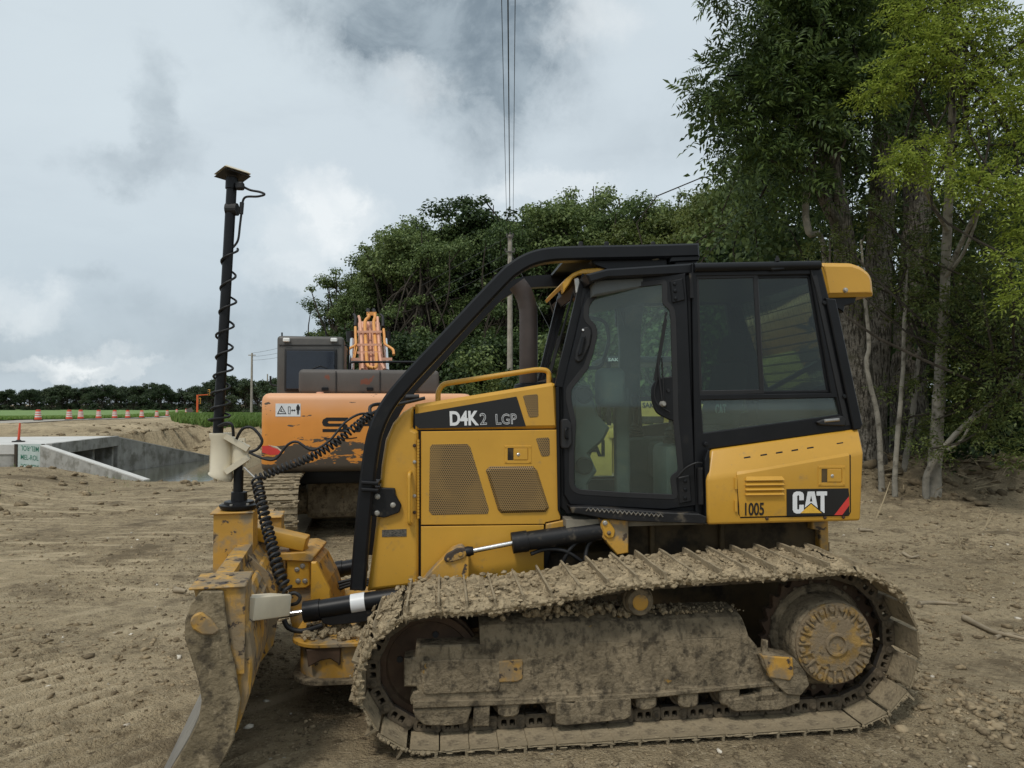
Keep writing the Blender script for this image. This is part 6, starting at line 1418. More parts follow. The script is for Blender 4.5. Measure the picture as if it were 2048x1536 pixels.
def leafmass(rg, clumps, per, L, asp=.32, droop=.2):
    P_, N_ = [], []
    for c, rad in clumps:
        n = max(8, int(per * (rad[0] * rad[1] * rad[2]) ** (2 / 3.))); p, d = cloud(rg, c, rad, n); P_.append(p); N_.append(d)
    p = np.concatenate(P_); d = np.concatenate(N_); n = len(p)
    nr = unit(d * .55 + np.array([0, 0, .75]) + rg.normal(size=(n, 3)) * .55); ax = unit(rg.normal(size=(n, 3)) + d * .8 + np.array([0, 0, -.45]))
    l = L * (.6 + .8 * rg.random(n)); return leaves(p, nr, ax, l, l * asp, droop)
def pinnate(rg, clumps, per, sl, ll, lw, pairs=5, up=.5):
    """drooping compound leaves"""
    P_, D_ = [], []
    for c, rad in clumps:
        n = max(6, int(per * (rad[0] * rad[1] * rad[2]) ** (2 / 3.))); p, d = cloud(rg, c, rad, n, .38); P_.append(p); D_.append(d)
    p = np.concatenate(P_); d = np.concatenate(D_); n = len(p)
    ax = unit(d * np.array([1, 1, .5]) + rg.normal(size=(n, 3)) * .5 + np.array([0, 0, .1])); nr = unit(np.array([0, 0, 1.0]) * up + d * .3 + rg.normal(size=(n, 3)) * .35)
    nr = unit(nr - ax * (nr * ax).sum(1, keepdims=True)); sd = np.cross(nr, ax); V, Fc = [], []; k = 0; sc = (.65 + .7 * rg.random(n))[:, None]
    for i in range(pairs):
        t = .15 + .85 * i / (pairs - 1)
        base = p + ax * sl * t * sc - np.array([0, 0, 1.0]) * (.38 * t * t) * sl * sc
        for s in ((-1, 1) if i < pairs - 1 else (0,)):
            a2 = unit(ax * (.55 if s else 1.0) + sd * s * .85 + np.array([0, 0, -.35])); n2 = unit(nr + rg.normal(size=(n, 3)) * .22)
            v, f = leaves(base, n2, a2, ll * sc[:, 0] * (1 - .25 * abs(t - .55)), lw * sc[:, 0], .22); V.append(v); Fc.append(f + k); k += len(v)
    return np.concatenate(V), np.concatenate(Fc)
def limbs(mb, rg, base, top, r0, clumps, r1=.04, frac=(.45, .95), bend=.12):
    """branches from a trunk line to clump centres"""
    base, top = np.array(base, float), np.array(top, float)
    for c, rad in clumps:
        t = frac[0] + (frac[1] - frac[0]) * rg.random(); s = base + (top - base) * t; c = np.array(c); m = (s + c) / 2 + rg.normal(size=3) * bend * np.linalg.norm(c - s)
        q = smooth_path([tuple(s), tuple(m), tuple(c)], 4); n = len(q); mb.tube(q, [r0 * (1 - .75 * i / (n - 1)) * (1 - .4 * t) + .012 for i in range(n)], 5, False)

# ---- woodland tree variants, shared by many trees
def wood_variant(seed, H, Rr, ncl, leafL, per, leafmat, first=.28):
    rg = np.random.default_rng(seed); cl = []; heads = []
    for k in range(7):                                              # several boughs, each with its own head of leaves
        a = k * 2.4 + rg.random(); up = .42 + .42 * rg.random() if k else .80; rr = Rr * (.30 + .40 * rg.random()) * (1.25 - up * .7) if k else 0
        heads.append((np.array((rr * math.cos(a), rr * math.sin(a), H * up)), Rr * ((.36 + .22 * rg.random()) if k else .50)))
    for k in range(4): a = k * 1.7 + rg.random(); heads.append((np.array((Rr * .55 * math.cos(a), Rr * .55 * math.sin(a), H * (first + .12 * rg.random()))), Rr * .48))
    for k in range(ncl):
        c, R0 = heads[k % len(heads)]; d = unit(rg.normal(size=(1, 3)))[0] * np.array((1, 1, .85)); s = (.30 + .62 * rg.random() ** 1.6) * Rr / 4.2
        cl.append((tuple(c + d * R0 * (.55 + .55 * rg.random())), (s * 1.3, s * 1.3, s * .8)))
    v, f = leafmass(rg, cl, per, leafL, .34)
    cr = fast_mesh('crown', v, f, mt[leafmat]); mb = MB(); mb.tube([(0, 0, -.5), (.1, .05, H * .3), (.0, .15, H * .6), (.1, .1, H * .93)], [.30 * H / 16, .24 * H / 16, .15 * H / 16, .03], 8)
    limbs(mb, rg, (0, 0, 0), (.05, .1, H), .12 * H / 16, cl, frac=(.28, .8)); tr = mb.build('trunk', mt['bark_dark'], None, 60)
    cr['top'] = float(v[:, 2].max()); return tr, cr
def put_tree(src, x, y, z, s, rz, label, group, sx=1.0, name='woodland_tree'):
    tr, cr = src; o = empty(name, (x, y, z), rz); o.scale = (s * sx, s * sx, s)
    for q, nm in ((tr, 'trunk'), (cr, 'crown')):
        c = q if q.parent is None and not q.get('used') else bpy.data.objects.new(nm, q.data)
        if c is not q: col.objects.link(c)
        else: q['used'] = 1
        c.parent = o
    tag(o, label, 'tree', group); return o
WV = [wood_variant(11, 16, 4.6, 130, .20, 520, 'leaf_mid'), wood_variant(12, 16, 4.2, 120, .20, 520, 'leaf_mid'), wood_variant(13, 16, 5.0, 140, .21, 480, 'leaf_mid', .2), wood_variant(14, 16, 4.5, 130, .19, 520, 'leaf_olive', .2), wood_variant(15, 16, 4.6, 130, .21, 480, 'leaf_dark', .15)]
rt = random.Random(21)
rows = [(688, 590, 62, 1), (700, 535, 58, 0), (735, 560, 55, 2), (765, 500, 60, 0), (800, 445, 54, 2), (845, 455, 50, 1), (880, 432, 57, 2), (932, 398, 60, 4), (985, 408, 58, 4), (1035, 440, 50, 1), (1080, 405, 56, 0), (1130, 398, 52, 2), (1188, 376, 54, 0), (1245, 392, 50, 1), (1295, 405, 46, 3), (1345, 398, 48, 2), (1395, 392, 44, 3), (1440, 352, 40, 3), (1490, 385, 36, 3), (1540, 420, 34, 3),
        (715, 590, 70, 4), (785, 520, 70, 4), (860, 500, 68, 4), (960, 480, 66, 4), (1060, 470, 66, 4), (1160, 450, 64, 4), (1260, 450, 60, 4), (1360, 440, 56, 4), (1450, 430, 50, 4)]
names = {930: 'dark tree whose crown stands highest just left of the utility pole', 688: 'leftmost tree of the wood behind the excavator', 1188: 'tallest green tree of the wood above the roof guard', 1440: 'yellowish green tree at the right end of the wood behind the cab roof'}
for px, yt, d, k in rows:
    h = 1.88 + (808 - yt) / FPX * d; x = (px - 1024) / FPX * d; s = h / WV[k][1]['top']
    fr = sorted(r[0] for r in rows if r[2] < 60 and r[3] != 4 and r[0] not in names)
    NTH = ['first', 'second', 'third', 'fourth', 'fifth', 'sixth', 'seventh', 'eighth', 'ninth', 'tenth', 'eleventh', 'twelfth', 'thirteenth', 'fourteenth', 'fifteenth', 'sixteenth', 'seventeenth', 'eighteenth']
    lb = names.get(px) or names.get(px - 2) or ('leafy tree in the front rank of the wood, %s from its left end' % NTH[fr.index(px)] if px in fr else 'dark green tree in the second rank of the wood behind the machines' if d >= 60 or k == 4 else 'leafy green tree in the front rank of the wood')
    put_tree(WV[k], x, d, gz(x, d), s, rt.uniform(0, 6.28), lb, 'second rank of the wood' if 'second' in lb else 'front rank of the wood', rt.uniform(.85, 1.1) if d < 60 else 1.2)
# understorey bushes along the wood
def bush_variant(seed, leafmat, leafL, per, H=3.4, Rr=2.2):
    rg = np.random.default_rng(seed); cl = [((Rr * .75 * rg.normal(), Rr * .6 * rg.normal(), H * (.15 + .75 * rg.random())), tuple(np.array((1, 1, .75)) * (.55 + .5 * rg.random()))) for _ in range(18)]
    v, f = leafmass(rg, cl, per, leafL, .36); cr = fast_mesh('foliage', v, f, mt[leafmat]); mb = MB(); limbs(mb, rg, (0, 0, -.2), (0, 0, H * .5), .05, cl, frac=(0, .6)); return mb.build('stems', mt['bark_dark'], None, 60), cr
BV = [bush_variant(31, 'leaf_dark', .14, 900), bush_variant(32, 'leaf_olive', .13, 950), bush_variant(33, 'leaf_mid', .14, 900)]
def put_bush(src, x, y, z, s, label, group, name='bush'):
    st_, cr = src; o = empty(name, (x, y, z), rt.uniform(0, 6.28)); o.scale = (s, s, s)
    for q, nm in ((st_, 'stems'), (cr, 'foliage')):
        c = q if q.parent is None and not q.get('used') else bpy.data.objects.new(nm, q.data)
        if c is not q: col.objects.link(c)
        else: q['used'] = 1
        c.parent = o
    tag(o, label, 'bush', group)
for px, d, s, k in [(705, 54, 1.8, 0), (745, 52, 1.7, 2), (785, 50, 1.9, 0), (830, 49, 1.8, 0), (868, 47, 1.6, 2), (905, 46, 1.7, 0), (950, 45, 1.6, 0), (1000, 46, 1.9, 0), (1045, 44, 1.7, 2), (1095, 43, 1.8, 0), (1150, 42, 1.9, 0), (1210, 40, 1.8, 2), (1270, 38, 1.8, 0), (1330, 36, 1.8, 2), (1400, 33, 1.9, 0), (1470, 30, 1.8, 3)]:
    x = (px - 1024) / FPX * d; put_bush(BV[min(k, 2)], x, d, gz(x, d), s, 'dark bush filling the foot of the wood', 'bushes at the foot of the wood')
for px, d, s, lb in [(905, 41, .95, 'light green bush above the hood handrail'), (945, 40, 1.15, 'lighter green bush left of the utility pole foot'), (992, 40, .9, 'light green bush touching the utility pole'), (1090, 37, 1.0, 'light green bush seen beside the exhaust stack')]:
    x = (px - 1024) / FPX * d; put_bush(BV[1], x, d, gz(x, d), s * .95, lb, 'light bushes before the wood')
# far rows
FV = [wood_variant(s, 12, 5.2, 84, .50, 120, 'leaf_far', .06) for s in (41, 42, 43)]
rf = random.Random(5)
tops = [(0, 782), (60, 775), (120, 772), (170, 776), (215, 768), (265, 778), (310, 757), (345, 772), (385, 770), (420, 765)]
for k in range(44):
    px = -60 + k * 11.6 + rf.uniform(-4, 4); d = 262 + rf.uniform(-14, 24); yt = np.interp(px, [t[0] for t in tops], [t[1] for t in tops]) + rf.uniform(-8, 14)
    h = 1.88 + (808 - yt) / FPX * d; x = (px - 1024) / FPX * d
    put_tree(FV[k % 3], x, d, gz(x, d) - .3, h / FV[k % 3][1]['top'], rf.uniform(0, 6.28), 'dark tree in the distant row beyond the crop field', 'distant row of trees', 1.15, 'distant_tree')
for k, (px, yt, d) in enumerate(((425, 752, 170), (447, 742, 150), (470, 745, 155), (492, 755, 150), (515, 752, 140), (540, 748, 130), (568, 745, 125), (600, 740, 120), (630, 700, 100), (455, 782, 120))):
    h = 1.88 + (808 - yt) / FPX * d; x = (px - 1024) / FPX * d; put_tree(FV[k % 3], x, d, gz(x, d) - .3, h / FV[k % 3][1]['top'], rf.uniform(0, 6.28), 'small green tree between the mast and the excavator, %s from the left' % ['first', 'second', 'fourth', 'fifth', 'sixth', 'seventh', 'eighth', 'ninth', 'tenth', 'third and lowest'][k], 'trees behind the mast', 1.1, 'distant_tree')

# ---- big trees on the right
def BT(px, py, d): p = at(px, py, d); return np.array(p)
def trunk_obj(parent, pts, radii, mat, name='trunk', seg=14, seed=1, loc=None):
    q = smooth_path(pts, 6); n = len(q); rr = np.interp(np.linspace(0, 1, n), np.linspace(0, 1, len(radii)), radii); rg = random.Random(seed)
    q = [p - Vector(loc) + Vector((rg.uniform(-.02, .02), rg.uniform(-.02, .02), 0)) * min(1, rr[i] * 4) for i, p in enumerate(q)]
    m = MB().tube(q, [r * rg.uniform(.95, 1.06) for r in rr], seg); return m.build(name, mt[mat], parent, 60)
def big_tree(name, label, trunk_px, radii, clumps_px, leafmat, kind, bark='bark', seed=1, group=None, per=None, extra=()):
    base = Vector(BT(*trunk_px[0])); g = gz(base.x, base.y); loc = Vector((base.x, base.y, g)); rg = np.random.default_rng(seed)
    o = empty(name, loc); tag(o, label, 'tree', group)
    pts = [Vector((base.x, base.y, g - .3))] + [Vector(BT(*q)) for q in trunk_px]
    tr = trunk_obj(o, pts, [radii[0] * 1.25] + list(radii), bark, loc=loc, seed=seed)
    for ex, er in extra: trunk_obj(o, [Vector(BT(*q)) for q in ex], er, bark, 'limb', 10, seed + 3, loc)
    cl = [(BT(px, py, d) - np.array(loc), (r, r, r * .8)) for px, py, d, r in clumps_px]
    if cl:
        if kind == 'pinnate': v, f = pinnate(rg, cl, (per or 150) * 1.15, .52, .170, .021, 7)
        elif kind == 'spray': v, f = pinnate(rg, cl, (per or 300) * 1.65, .23, .080, .0135, 4, .8)
        else: v, f = leafmass(rg, cl, per or 300, .17, .3)
        fast_mesh('crown', v, f, mt[leafmat], o); mb = MB(); top = np.array(pts[-1] - loc); limbs(mb, rg, np.array(pts[len(pts) // 2] - loc), top, .06 if kind == 'pinnate' else .022, cl, frac=(.3, 1.0)); mb.build('branches', mt['bark_dark'], o, 60)
    return o
rg0 = random.Random(17)
def scatter(x0, x1, y0, y1, d0, d1, n, r0, r1, keep=None):
    out = []
    while len(out) < n:
        x, y = rg0.uniform(x0, x1), rg0.uniform(y0, y1)
        if keep is None or keep(x, y): out.append((x, y, rg0.uniform(d0, d1), rg0.uniform(r0, r1)))
    return out
edge = lambda x, y: x > np.interp(y, [-300, 0, 60, 130, 190, 250, 320, 420], [1330, 1420, 1470, 1455, 1425, 1500, 1500, 1590])
big_tree('walnut_tree', 'large dark tree with a leaning forked trunk, nearest the cab roof', [(1742, 900, 15.5), (1705, 640, 15.5), (1685, 470, 15.5), (1655, 300, 15.6), (1630, 120, 15.8), (1610, -150, 16)], [.28, .24, .22, .19, .15, .08],
         [(1425, 190, 14.8, .38), (1455, 150, 14.6, .5), (1500, 210, 14.8, .65), (1470, 260, 15, .45), (1560, 150, 14.8, .8), (1500, 90, 15, .5), (1545, 60, 15, .6), (1590, 260, 14.8, .7), (1540, 320, 14.8, .45), (1600, 360, 15, .4), (1480, 300, 15.4, .4), (1650, 200, 14.8, .8), (1620, 60, 15, .9), (1700, 130, 15, .8), (1720, 250, 15.2, .6), (1420, -5, 13.8, .35), (1470, -20, 14, .4), (1640, 390, 15, .35), (1520, 395, 15.2, .3)] + scatter(1500, 1760, -500, -30, 14.6, 17, 16, .6, 1.0) + scatter(1520, 1760, 60, 400, 15.6, 17.2, 14, .5, .8), 'leaf_walnut', 'pinnate', seed=51, per=250,
         extra=[([(1685, 470, 15.5), (1650, 400, 15.3), (1620, 318, 15.2)], [.15, .12, .06])])
big_tree('walnut_tree', 'thick straight furrowed trunk, second of the big trees beside the cab', [(1740, 920, 16.8), (1752, 640, 16.8), (1764, 400, 16.8), (1770, 150, 16.8), (1780, -300, 17)], [.36, .31, .28, .22, .12],
         scatter(1680, 1830, -450, 330, 15.8, 17.5, 22, .5, .9), 'leaf_walnut', 'pinnate', seed=52, per=190)
big_tree('walnut_tree', 'thick pale-barked trunk with low limb leaning right', [(1822, 925, 17.2), (1818, 700, 17.2), (1832, 480, 17.2), (1832, 300, 17.2), (1805, 100, 17.3), (1800, -300, 17.5)], [.48, .36, .31, .28, .22, .12],
         scatter(1790, 2100, -450, 300, 16.5, 19, 26, .6, 1.0), 'leaf_walnut', 'pinnate', seed=53, per=150, extra=[([(1790, 790, 17.0), (1830, 720, 16.9), (1872, 650, 16.8), (1930, 560, 16.9)], [.24, .22, .19, .10])])
big_tree('dead_snag', 'short pale broken dead stem hanging beside the leaning trunk', [(1650, 520, 15.2), (1618, 465, 15.1), (1612, 400, 15.1), (1628, 345, 15.1)], [.05, .07, .07, .05], [], 'leaf_dark', '', 'bark_pale', 54)
# lime foliage tree leaning into view
lime = [(1745, 190, 12.6, .28), (1775, 175, 12.5, .3), (1800, 130, 12.4, .35), (1845, 110, 12.3, .42), (1885, 70, 12.2, .4), (1835, 30, 12.4, .35), (1925, 150, 12.2, .35), (1800, 20, 12.6, .3), (1950, 30, 12.3, .4), (1800, 330, 12.4, .3), (1845, 305, 12.3, .38), (1880, 350, 12.2, .32), (1795, 345, 12.5, .22), (1910, 290, 12.4, .3), (1990, 215, 12.0, .4), (2020, 130, 12.2, .4), (1955, 375, 12.0, .3), (1990, 360, 11.9, .34), (2030, 390, 11.9, .3), (2040, 290, 12, .3), (2030, 520, 11.7, .3), (2048, 590, 11.6, .28), (1985, 70, 12.4, .4), (2080, 450, 11.8, .5), (2080, 200, 12, .5), (2100, 50, 12, .5), (1900, -60, 12.4, .5), (1980, -80, 12.4, .5), (1820, -50, 12.6, .4)]
big_tree('box_elder', 'lime green tree with bright sprays of leaves at the right edge', [(1868, 945, 14.2), (1878, 800, 14.0), (1890, 560, 13.8), (1898, 380, 13.4), (1905, 200, 13.0), (1900, -50, 12.8)], [.13, .11, .085, .075, .06, .03], lime, 'leaf_lime', 'spray', 'bark_pale', 55, per=640, extra=[([(1890, 560, 13.8), (1950, 430, 13.0), (2000, 370, 12.4)], [.05, .04, .02]), ([(1895, 460, 13.5), (1850, 380, 13), (1840, 320, 12.6)], [.04, .03, .015])])
ol = scatter(1780, 2080, 380, 900, 13.4, 15.2, 22, .25, .45, lambda x, y: x > 1850 + 40 * math.sin(y * .02) and y < 950 - (2048 - x) * .1)
ol += [(1660, 470, 14.8, .25), (1690, 540, 15, .25), (1640, 500, 15, .3), (1815, 600, 14.6, .25), (1850, 470, 14.6, .3), (1790, 545, 15, .25), (1960, 720, 13.2, .35), (1910, 770, 13.6, .3), (1985, 800, 13, .3), (1990, 640, 13, .4), (1930, 600, 13.4, .3), (1780, 560, 14.5, .2), (2030, 700, 12.6, .35), (1700, 500, 14.9, .22), (1722, 560, 15, .2), (1775, 500, 15, .25), (1800, 640, 14.9, .2), (1770, 780, 14.8, .18), (1845, 760, 14.2, .25), (1900, 680, 13.6, .3), (1870, 840, 13.9, .2), (1960, 560, 13, .35), (2010, 470, 12.5, .3), (2020, 620, 12.4, .4), (2040, 800, 12.4, .35), (1970, 860, 13, .3), (2010, 740, 12.6, .3), (1940, 680, 13.3, .3), (1760, 620, 14.9, .22), (1780, 440, 15, .28), (1740, 420, 15, .28), (1830, 540, 14.8, .28), (1860, 600, 14.4, .28), (1850, 680, 14.4, .2), (2060, 900, 12.2, .4)]
big_tree('box_elder', 'thin leaning pale stem with olive leaves at the right edge', [(1853, 955, 14.0), (1880, 905, 13.9), (1930, 850, 13.6), (1990, 800, 13.2), (2045, 745, 12.8), (2100, 690, 12.6)], [.06, .055, .048, .04, .032, .02], ol, 'leaf_olive', 'spray', 'bark_pale', 56, per=470, extra=[([(1895, 900, 13.8), (1930, 870, 13.6), (1960, 790, 13.4)], [.03, .025, .012]), ([(1885, 560, 13.8), (1930, 500, 13.3), (1965, 400, 13), (1995, 330, 12.8)], [.04, .03, .025, .012])])
for k, (pts, rad, lb) in enumerate((([(1762, 935, 14.6), (1755, 830, 14.6), (1738, 760, 14.6), (1733, 720, 14.6), (1738, 690, 14.6), (1730, 590, 14.7), (1722, 480, 14.8)], [.055, .05, .045, .045, .04, .035, .02], 'wavy pale grey sapling just behind the rear tank'),
                                     ([(1790, 945, 14.3), (1798, 840, 14.3), (1806, 740, 14.3), (1808, 650, 14.3), (1812, 600, 14.3), (1815, 500, 14.3)], [.05, .045, .04, .035, .03, .015], 'straight slim grey sapling in front of the thick trunks'),
                                     ([(1808, 942, 15), (1822, 850, 15), (1832, 760, 15), (1840, 690, 15)], [.06, .055, .045, .03], 'shaded slim sapling leaning right of the thick trunks'))):
    big_tree('sapling', lb, pts, rad, [(pts[-1][0] + 8, pts[-1][1] - 10, pts[-1][2], .25), (pts[-2][0] - 12, pts[-2][1], pts[-2][2], .15)], 'leaf_olive', 'spray', 'bark_pale', 60 + k, per=260)
# shaded understorey behind the trunks
def thicket(seed, n, xr, dr, zr, label, leafmat, per=200, ll=.17):
    rg = np.random.default_rng(seed); rr = random.Random(seed); cl = []
    for _ in range(n):
        px = rr.uniform(*xr); d = rr.uniform(*dr); cl.append((np.array((((px - 1024) / FPX) * d, d, rr.uniform(*zr))), np.array((1, 1, .8)) * rr.uniform(.6, 1.2)))
    c0 = np.mean([c[0] for c in cl], 0); g = gz(c0[0], c0[1]); loc = np.array((c0[0], c0[1], g)); o = empty('thicket', loc); tag(o, label, 'thicket', 'shaded undergrowth')
    cl = [(c - loc, r) for c, r in cl]; v, f = leafmass(rg, cl, per, ll, .33); fast_mesh('foliage', v, f, mt[leafmat], o)
    mb = MB(); limbs(mb, rg, (0, 0, -.3), (0, 0, 2.0), .018, cl[::4], frac=(0, .5), bend=.2); mb.build('stems', mt['bark_dark'], o, 60)
for k, (xr, lb) in enumerate((((1440, 1560), 'shaded undergrowth behind the cab roof'), ((1560, 1700), 'shaded undergrowth behind the leaning trunk'), ((1700, 1830), 'shaded undergrowth between the thick trunks'), ((1830, 1960), 'dark undergrowth right of the thick trunks'), ((1950, 2110), 'darkest undergrowth at the right edge'))):
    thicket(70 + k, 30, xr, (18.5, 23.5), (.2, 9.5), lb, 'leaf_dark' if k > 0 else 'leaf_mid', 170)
thicket(80, 26, (1480, 1700), (19, 25), (3, 12), 'mid green leaves behind the leaning trunk', 'leaf_mid', 170)
thicket(81, 24, (1860, 2100), (15.2, 17), (.3, 4.5), 'low dark leaves behind the thin leaning stem', 'leaf_dark', 190)
thicket(85, 44, (2110, 2480), (15, 21), (.2, 11), 'shaded leaves of the wood going on past the right edge', 'leaf_dark', 170, .24)
thicket(83, 34, (1840, 2120), (16.5, 19.5), (.2, 8), 'dense dark leaves behind the pale stems at right', 'leaf_dark', 230)
thicket(84, 22, (1690, 1860), (17.8, 19.5), (.2, 7), 'dark leaves showing between the big trunks', 'leaf_dark', 230)
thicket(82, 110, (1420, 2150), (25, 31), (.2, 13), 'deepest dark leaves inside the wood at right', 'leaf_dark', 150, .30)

# ---- grass and weeds
def grass(name, pts, hmin, hmax, mat, seed, blades=7, wid=.012):
    rg = np.random.default_rng(seed); p = np.repeat(np.array(pts), blades, 0); n = len(p); p = p + np.concatenate([rg.normal(size=(n, 2)) * .06, np.zeros((n, 1))], 1)
    h = rg.uniform(hmin, hmax, n); lean = rg.normal(size=(n, 2)) * .35; w = unit(np.concatenate([rg.normal(size=(n, 2)), np.zeros((n, 1))], 1)) * (h * wid / .25)[:, None]
    m_ = p + np.concatenate([lean * h[:, None] * .35, h[:, None] * .6], 1); t = p + np.concatenate([lean * h[:, None], h[:, None]], 1)
    v = np.stack([p - w, p + w, m_ + w * .7, t, m_ - w * .7], 1).reshape(-1, 3); b = np.arange(n)[:, None] * 5
    f = np.concatenate([np.concatenate([b, b + 1, b + 2, b + 4], 1)], 0); f3 = np.concatenate([b + 4, b + 2, b + 3, b + 3], 1)
    me = bpy.data.meshes.new(name); me.from_pydata(v.tolist(), [], [tuple(q) for q in f.tolist()] + [tuple(q[:3]) for q in f3.tolist()]); return tag(link(name, me, mt[mat]), kind='stuff')
mt['grass'] = leaf_mat('weed_green', (.095, .180, .034), (.200, .290, .075), .3)
rgp = random.Random(9); pts = []
for _ in range(3600):                                           # weeds around the drums' end of the road
    px = rgp.uniform(345, 560); d = rgp.uniform(56, 110); x = (px - 1024) / FPX * d
    if px < 350 + 30 * rgp.gauss(0, 1) ** 2 + (64 - d) * 5: continue
    pts.append((x, d, gz(x, d)))
g1_ = grass('weeds', pts, .25, .85, 'grass', 1, 14, .016); g1_['label'] = 'tall green weeds beside the gravel road'
pts = []
for _ in range(3200):
    px = rgp.uniform(-30, 420); x0 = (px - 1024) / FPX; d = road_d(px) * rgp.uniform(1.04, 1.4); x = x0 * d
    if d < road_d(px) * 1.05 + 1 or d > road_d(px) * 1.4: continue
    pts.append((x, d, gz(x, d) + .1))
g2_ = grass('verge_grass', pts, .12, .35, 'grass', 2, 9, .035)
pts = []
for _ in range(420):
    x = rgp.uniform(-19, -8.5); y = rgp.uniform(13.5, 27)
    if rgp.random() < .5 + .5 * math.sin(x * 1.7 + y): pts.append((x, y, gz(x, y)))
grass('bank_grass', pts, .04, .14, 'grass', 3, 6, .006)
# ================================================================== loose things on the ground
mt['clod'] = M('loose_soil_clods', (.265, .207, .130), .95, var=.40, vscale=3, dirt=((.135, .104, .066), .45, .62, 11), bump=(.6, 40, .01), spec=.1)
mt['stone'] = M('pale_stones', (.58, .53, .44), .9, var=.2, vscale=4, bump=(.3, 30, .005))
mt['clod_dark'] = M('damp_soil_clods', (.185, .145, .092), .95, var=.4, vscale=2, dirt=((.095, .075, .050), .45, .62, 8), bump=(.8, 30, .02), spec=.1)
ICO_T = (1 + 5 ** .5) / 2
ICO_V = np.array([(-1, ICO_T, 0), (1, ICO_T, 0), (-1, -ICO_T, 0), (1, -ICO_T, 0), (0, -1, ICO_T), (0, 1, ICO_T), (0, -1, -ICO_T), (0, 1, -ICO_T), (ICO_T, 0, -1), (ICO_T, 0, 1), (-ICO_T, 0, -1), (-ICO_T, 0, 1)]) / 1.9
ICO_F = np.array([(0, 11, 5), (0, 5, 1), (0, 1, 7), (0, 7, 10), (0, 10, 11), (1, 5, 9), (5, 11, 4), (11, 10, 2), (10, 7, 6), (7, 1, 8), (3, 9, 4), (3, 4, 2), (3, 2, 6), (3, 6, 8), (3, 8, 9), (4, 9, 5), (2, 4, 11), (6, 2, 10), (8, 6, 7), (9, 8, 1)])
def lumps(name, xy, rad, mat, seed, flat=.65, label=None):
    rg = np.random.default_rng(seed); xy = np.asarray(xy); n = len(xy); z = hgt(xy[:, 0], xy[:, 1])
    v = ICO_V[None] * rg.uniform(.40, 1.50, (n, 12, 1)) * np.asarray(rad)[:, None, None] * rg.uniform(.7, 1.3, (n, 1, 3)) * np.array([1, 1, flat])
    a = rg.uniform(0, 6.28, n); c, s = np.cos(a)[:, None], np.sin(a)[:, None]; x = v[:, :, 0] * c - v[:, :, 1] * s; y = v[:, :, 0] * s + v[:, :, 1] * c
    v = np.stack([x + xy[:, :1], y + xy[:, 1:2], v[:, :, 2] + z[:, None] + np.asarray(rad)[:, None] * .15], -1).reshape(-1, 3)
    f = (ICO_F[None] + np.arange(n)[:, None, None] * 12).reshape(-1, 3); o = fast_mesh(name, v, f, mt[mat]); tag(o, label, kind='stuff'); return o
def on_track(x, y, m=.05):
    la = (x - DO.x) * math.cos(TH) + (y - DO.y) * math.sin(TH); lb = -(x - DO.x) * math.sin(TH) + (y - DO.y) * math.cos(TH); return (la > -.35) & (la < 2.75) & (lb > -m) & (lb < .7)
rg = np.random.default_rng(101)
def spread(n, x0, x1, y0, y1, keep):
    x = rg.uniform(x0, x1, n * 3); y = y0 + (y1 - y0) * rg.random(n * 3) ** 1.5; k = keep(x, y) & ~on_track(x, y); return np.stack([x[k], y[k]], 1)[:n]
fine = spread(16000, -5.0, 6.5, 3.4, 10.0, lambda x, y: fbm(x * 1.3, y * 1.3, 3, 55) > -.12)
lumps('soil_crumbs', fine, .004 + .018 * rg.random(len(fine)) ** 3.5, 'clod', 1)
right = spread(4200, 2.2, 9.5, 3.6, 14.5, lambda x, y: (fbm(x * .8, y * .8, 3, 57) + .04 * x > .08))
lumps('soil_clods', right, .006 + .040 * rg.random(len(right)) ** 4, 'clod', 2, .5)
tt = rg.random(2600); bx = np.interp(tt, [0, .25, .45, .75, 1], [4.2, 5.6, 8, 12.5, 18]); by = np.interp(tt, [0, .25, .45, .75, 1], [21, 17.4, 15.6, 14.3, 13.6]); bm_ = np.stack([bx + rg.normal(size=2600) * .5, by + rg.normal(size=2600) * .75], 1)
lumps('berm_clods', bm_, .015 + .15 * rg.random(2600) ** 3.4, 'clod_dark', 3)
heap = np.stack([rg.normal(size=900) * .30 + 2.72, rg.normal(size=900) * .45 + 4.35], 1); heap = heap[~on_track(heap[:, 0], heap[:, 1], .0)]
lumps('rear_clods', heap, .005 + .034 * rg.random(len(heap)) ** 4, 'clod', 4, .6)
st_ = spread(260, -6, 9.5, 3.6, 14, lambda x, y: x == x); lumps('pale_pebbles', st_, .004 + .020 * rg.random(len(st_)) ** 3, 'stone', 5)
bk = np.stack([rg.uniform(-18, -7, 700), rg.uniform(12, 22, 700)], 1); lumps('bank_clods', bk, .015 + .09 * rg.random(700) ** 3.5, 'clod', 6)
lf = spread(2000, -9, -1, 4.2, 14, lambda x, y: fbm(x * .6, y * .9, 3, 58) > .03); lumps('left_clods', lf, .006 + .030 * rg.random(len(lf)) ** 3.2, 'clod', 7)
far = np.stack([rg.uniform(-26, -7, 1600), rg.uniform(20, 60, 1600)], 1); fz = hgt(far[:, 0], far[:, 1]); far = far[(fz > -1.6) & ~((far[:, 0] < -19) & (far[:, 1] > 29.5) & (far[:, 1] < 39))]
lumps('far_clods', far, .03 + .16 * rg.random(len(far)) ** 3.0, 'clod', 8, .6)
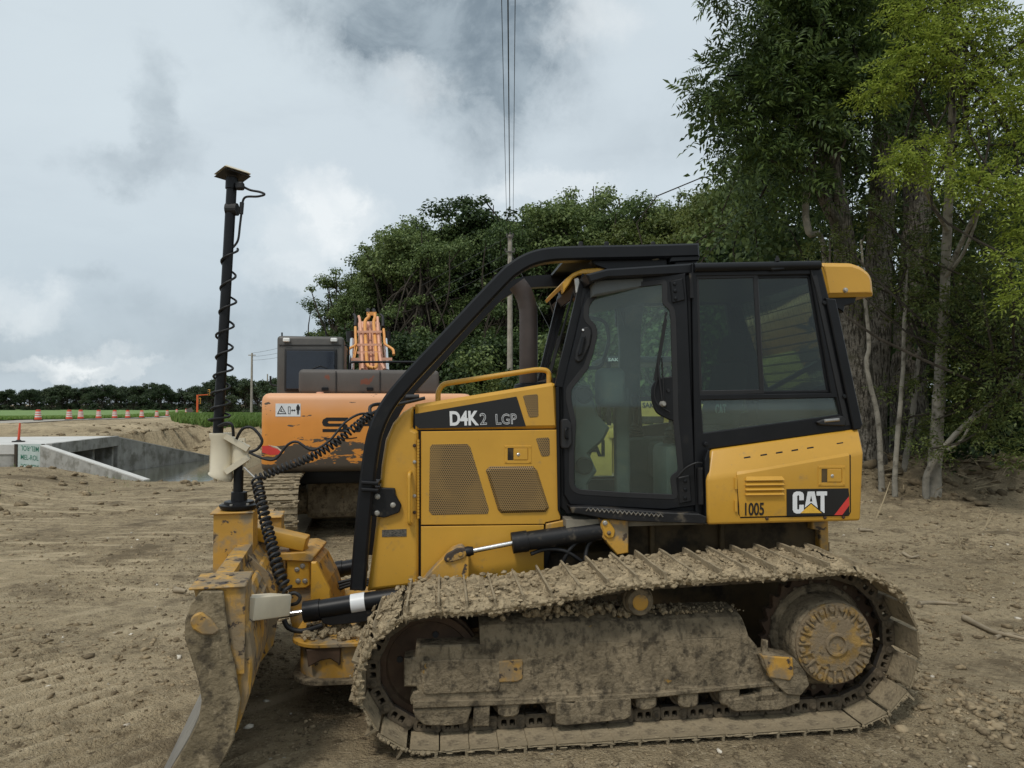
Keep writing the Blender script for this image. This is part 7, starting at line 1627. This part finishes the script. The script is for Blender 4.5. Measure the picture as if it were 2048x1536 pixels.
# sticks and straw
mt['stick'] = M('dry_stick', (.27, .22, .15), .9, var=.25, bump=(.3, 30, .005)); mt['straw'] = M('dry_straw', (.36, .29, .18), .9, var=.2)
def stick(pts, r, label, mat='stick'):
    q = [atz(px, py, 0.0) for px, py in pts]; q = [Vector((p.x, p.y, gz(p.x, p.y) + r * .9)) for p in q]; c = q[0].copy(); q = smooth_path([p - c for p in q], 4); n = len(q)
    o = MB().tube(q, [r * (1 - .6 * i / n) for i in range(n)], 7).build('dead_branch', mt[mat], None, 60); o.location = c; tag(o, label, 'stick', 'dead branches on the soil')
stick([(1928, 1240), (1950, 1252), (1985, 1270), (2010, 1278), (2060, 1290)], .028, 'longest pale dead branch on the soil right of the track')
stick([(1838, 1212), (1870, 1208), (1915, 1210)], .022, 'dark half buried branch behind the rear of the track')
stick([(1990, 1280), (2020, 1272), (2048, 1282)], .018, 'short branch crossing the longest one at the right edge')
stick([(1718, 1062), (1745, 1062)], .03, 'short flat piece of wood behind the rear tank')
stick([(1806, 1112), (1822, 1116), (1838, 1114)], .022, 'dark stub of wood lying behind the track')
stick([(1680, 1182), (1720, 1196), (1736, 1200)], .010, 'thin twig close behind the track top')
stick([(350, 1186), (372, 1188)], .035, 'pale lump of wood left of the blade')
def upright(px, py, px2, py2, d, r, label):
    p, q = at(px, py, d), at(px2, py2, d); p.z = gz(p.x, p.y) - .02; o = MB().tube([(0, 0, 0), (q - p) * .5 + Vector((.01, 0, 0)), q - p], [r, r * .8, r * .4], 6).build('dry_stalk', mt['straw'], None, 60); o.location = p; tag(o, label, 'stalk', 'dry stalks standing in the soil')
upright(1752, 1045, 1780, 964, 12.0, .014, 'tall dry stalk leaning right behind the rear tank')
upright(1920, 1100, 1915, 1055, 9.6, .012, 'short dry stalk standing alone in the open soil')
upright(1966, 1060, 1982, 1022, 11.0, .010, 'left of two dry stalks standing together'); upright(1972, 1062, 1986, 1026, 11.2, .010, 'right of two dry stalks standing together')
m = MB(); rs = random.Random(31)
for _ in range(420):
    t = rs.random(); x = np.interp(t, [0, .4, 1], [6.5, 9, 13]) + rs.gauss(0, .5); y = np.interp(t, [0, .4, 1], [16.4, 15.2, 14.2]) + rs.gauss(-.1, .55); z = gz(x, y); a = rs.uniform(0, 6.28); L = rs.uniform(.1, .55)
    p = Vector((x, y, z + .02)); m.tube([p, p + Vector((math.cos(a) * L, math.sin(a) * L * .6, rs.uniform(0, .18)))], rs.uniform(.003, .008), 4)
tag(m.build('straw_litter', mt['straw']), 'dry straw and twigs strewn over the berm', kind='stuff')
# a row of cut stakes at the ditch
for px, py, h, lb in ((285, 945, .5, 'short stake at the end of the near wing wall'),):
    q = at(px, py, 27.5); q.z = gz(q.x, q.y); o = MB().tube([(0, 0, 0), (-.12, 0, h)], [.04, .03], 6).build('wooden_stake', mt['straw']); o.location = q; tag(o, lb, 'stake')
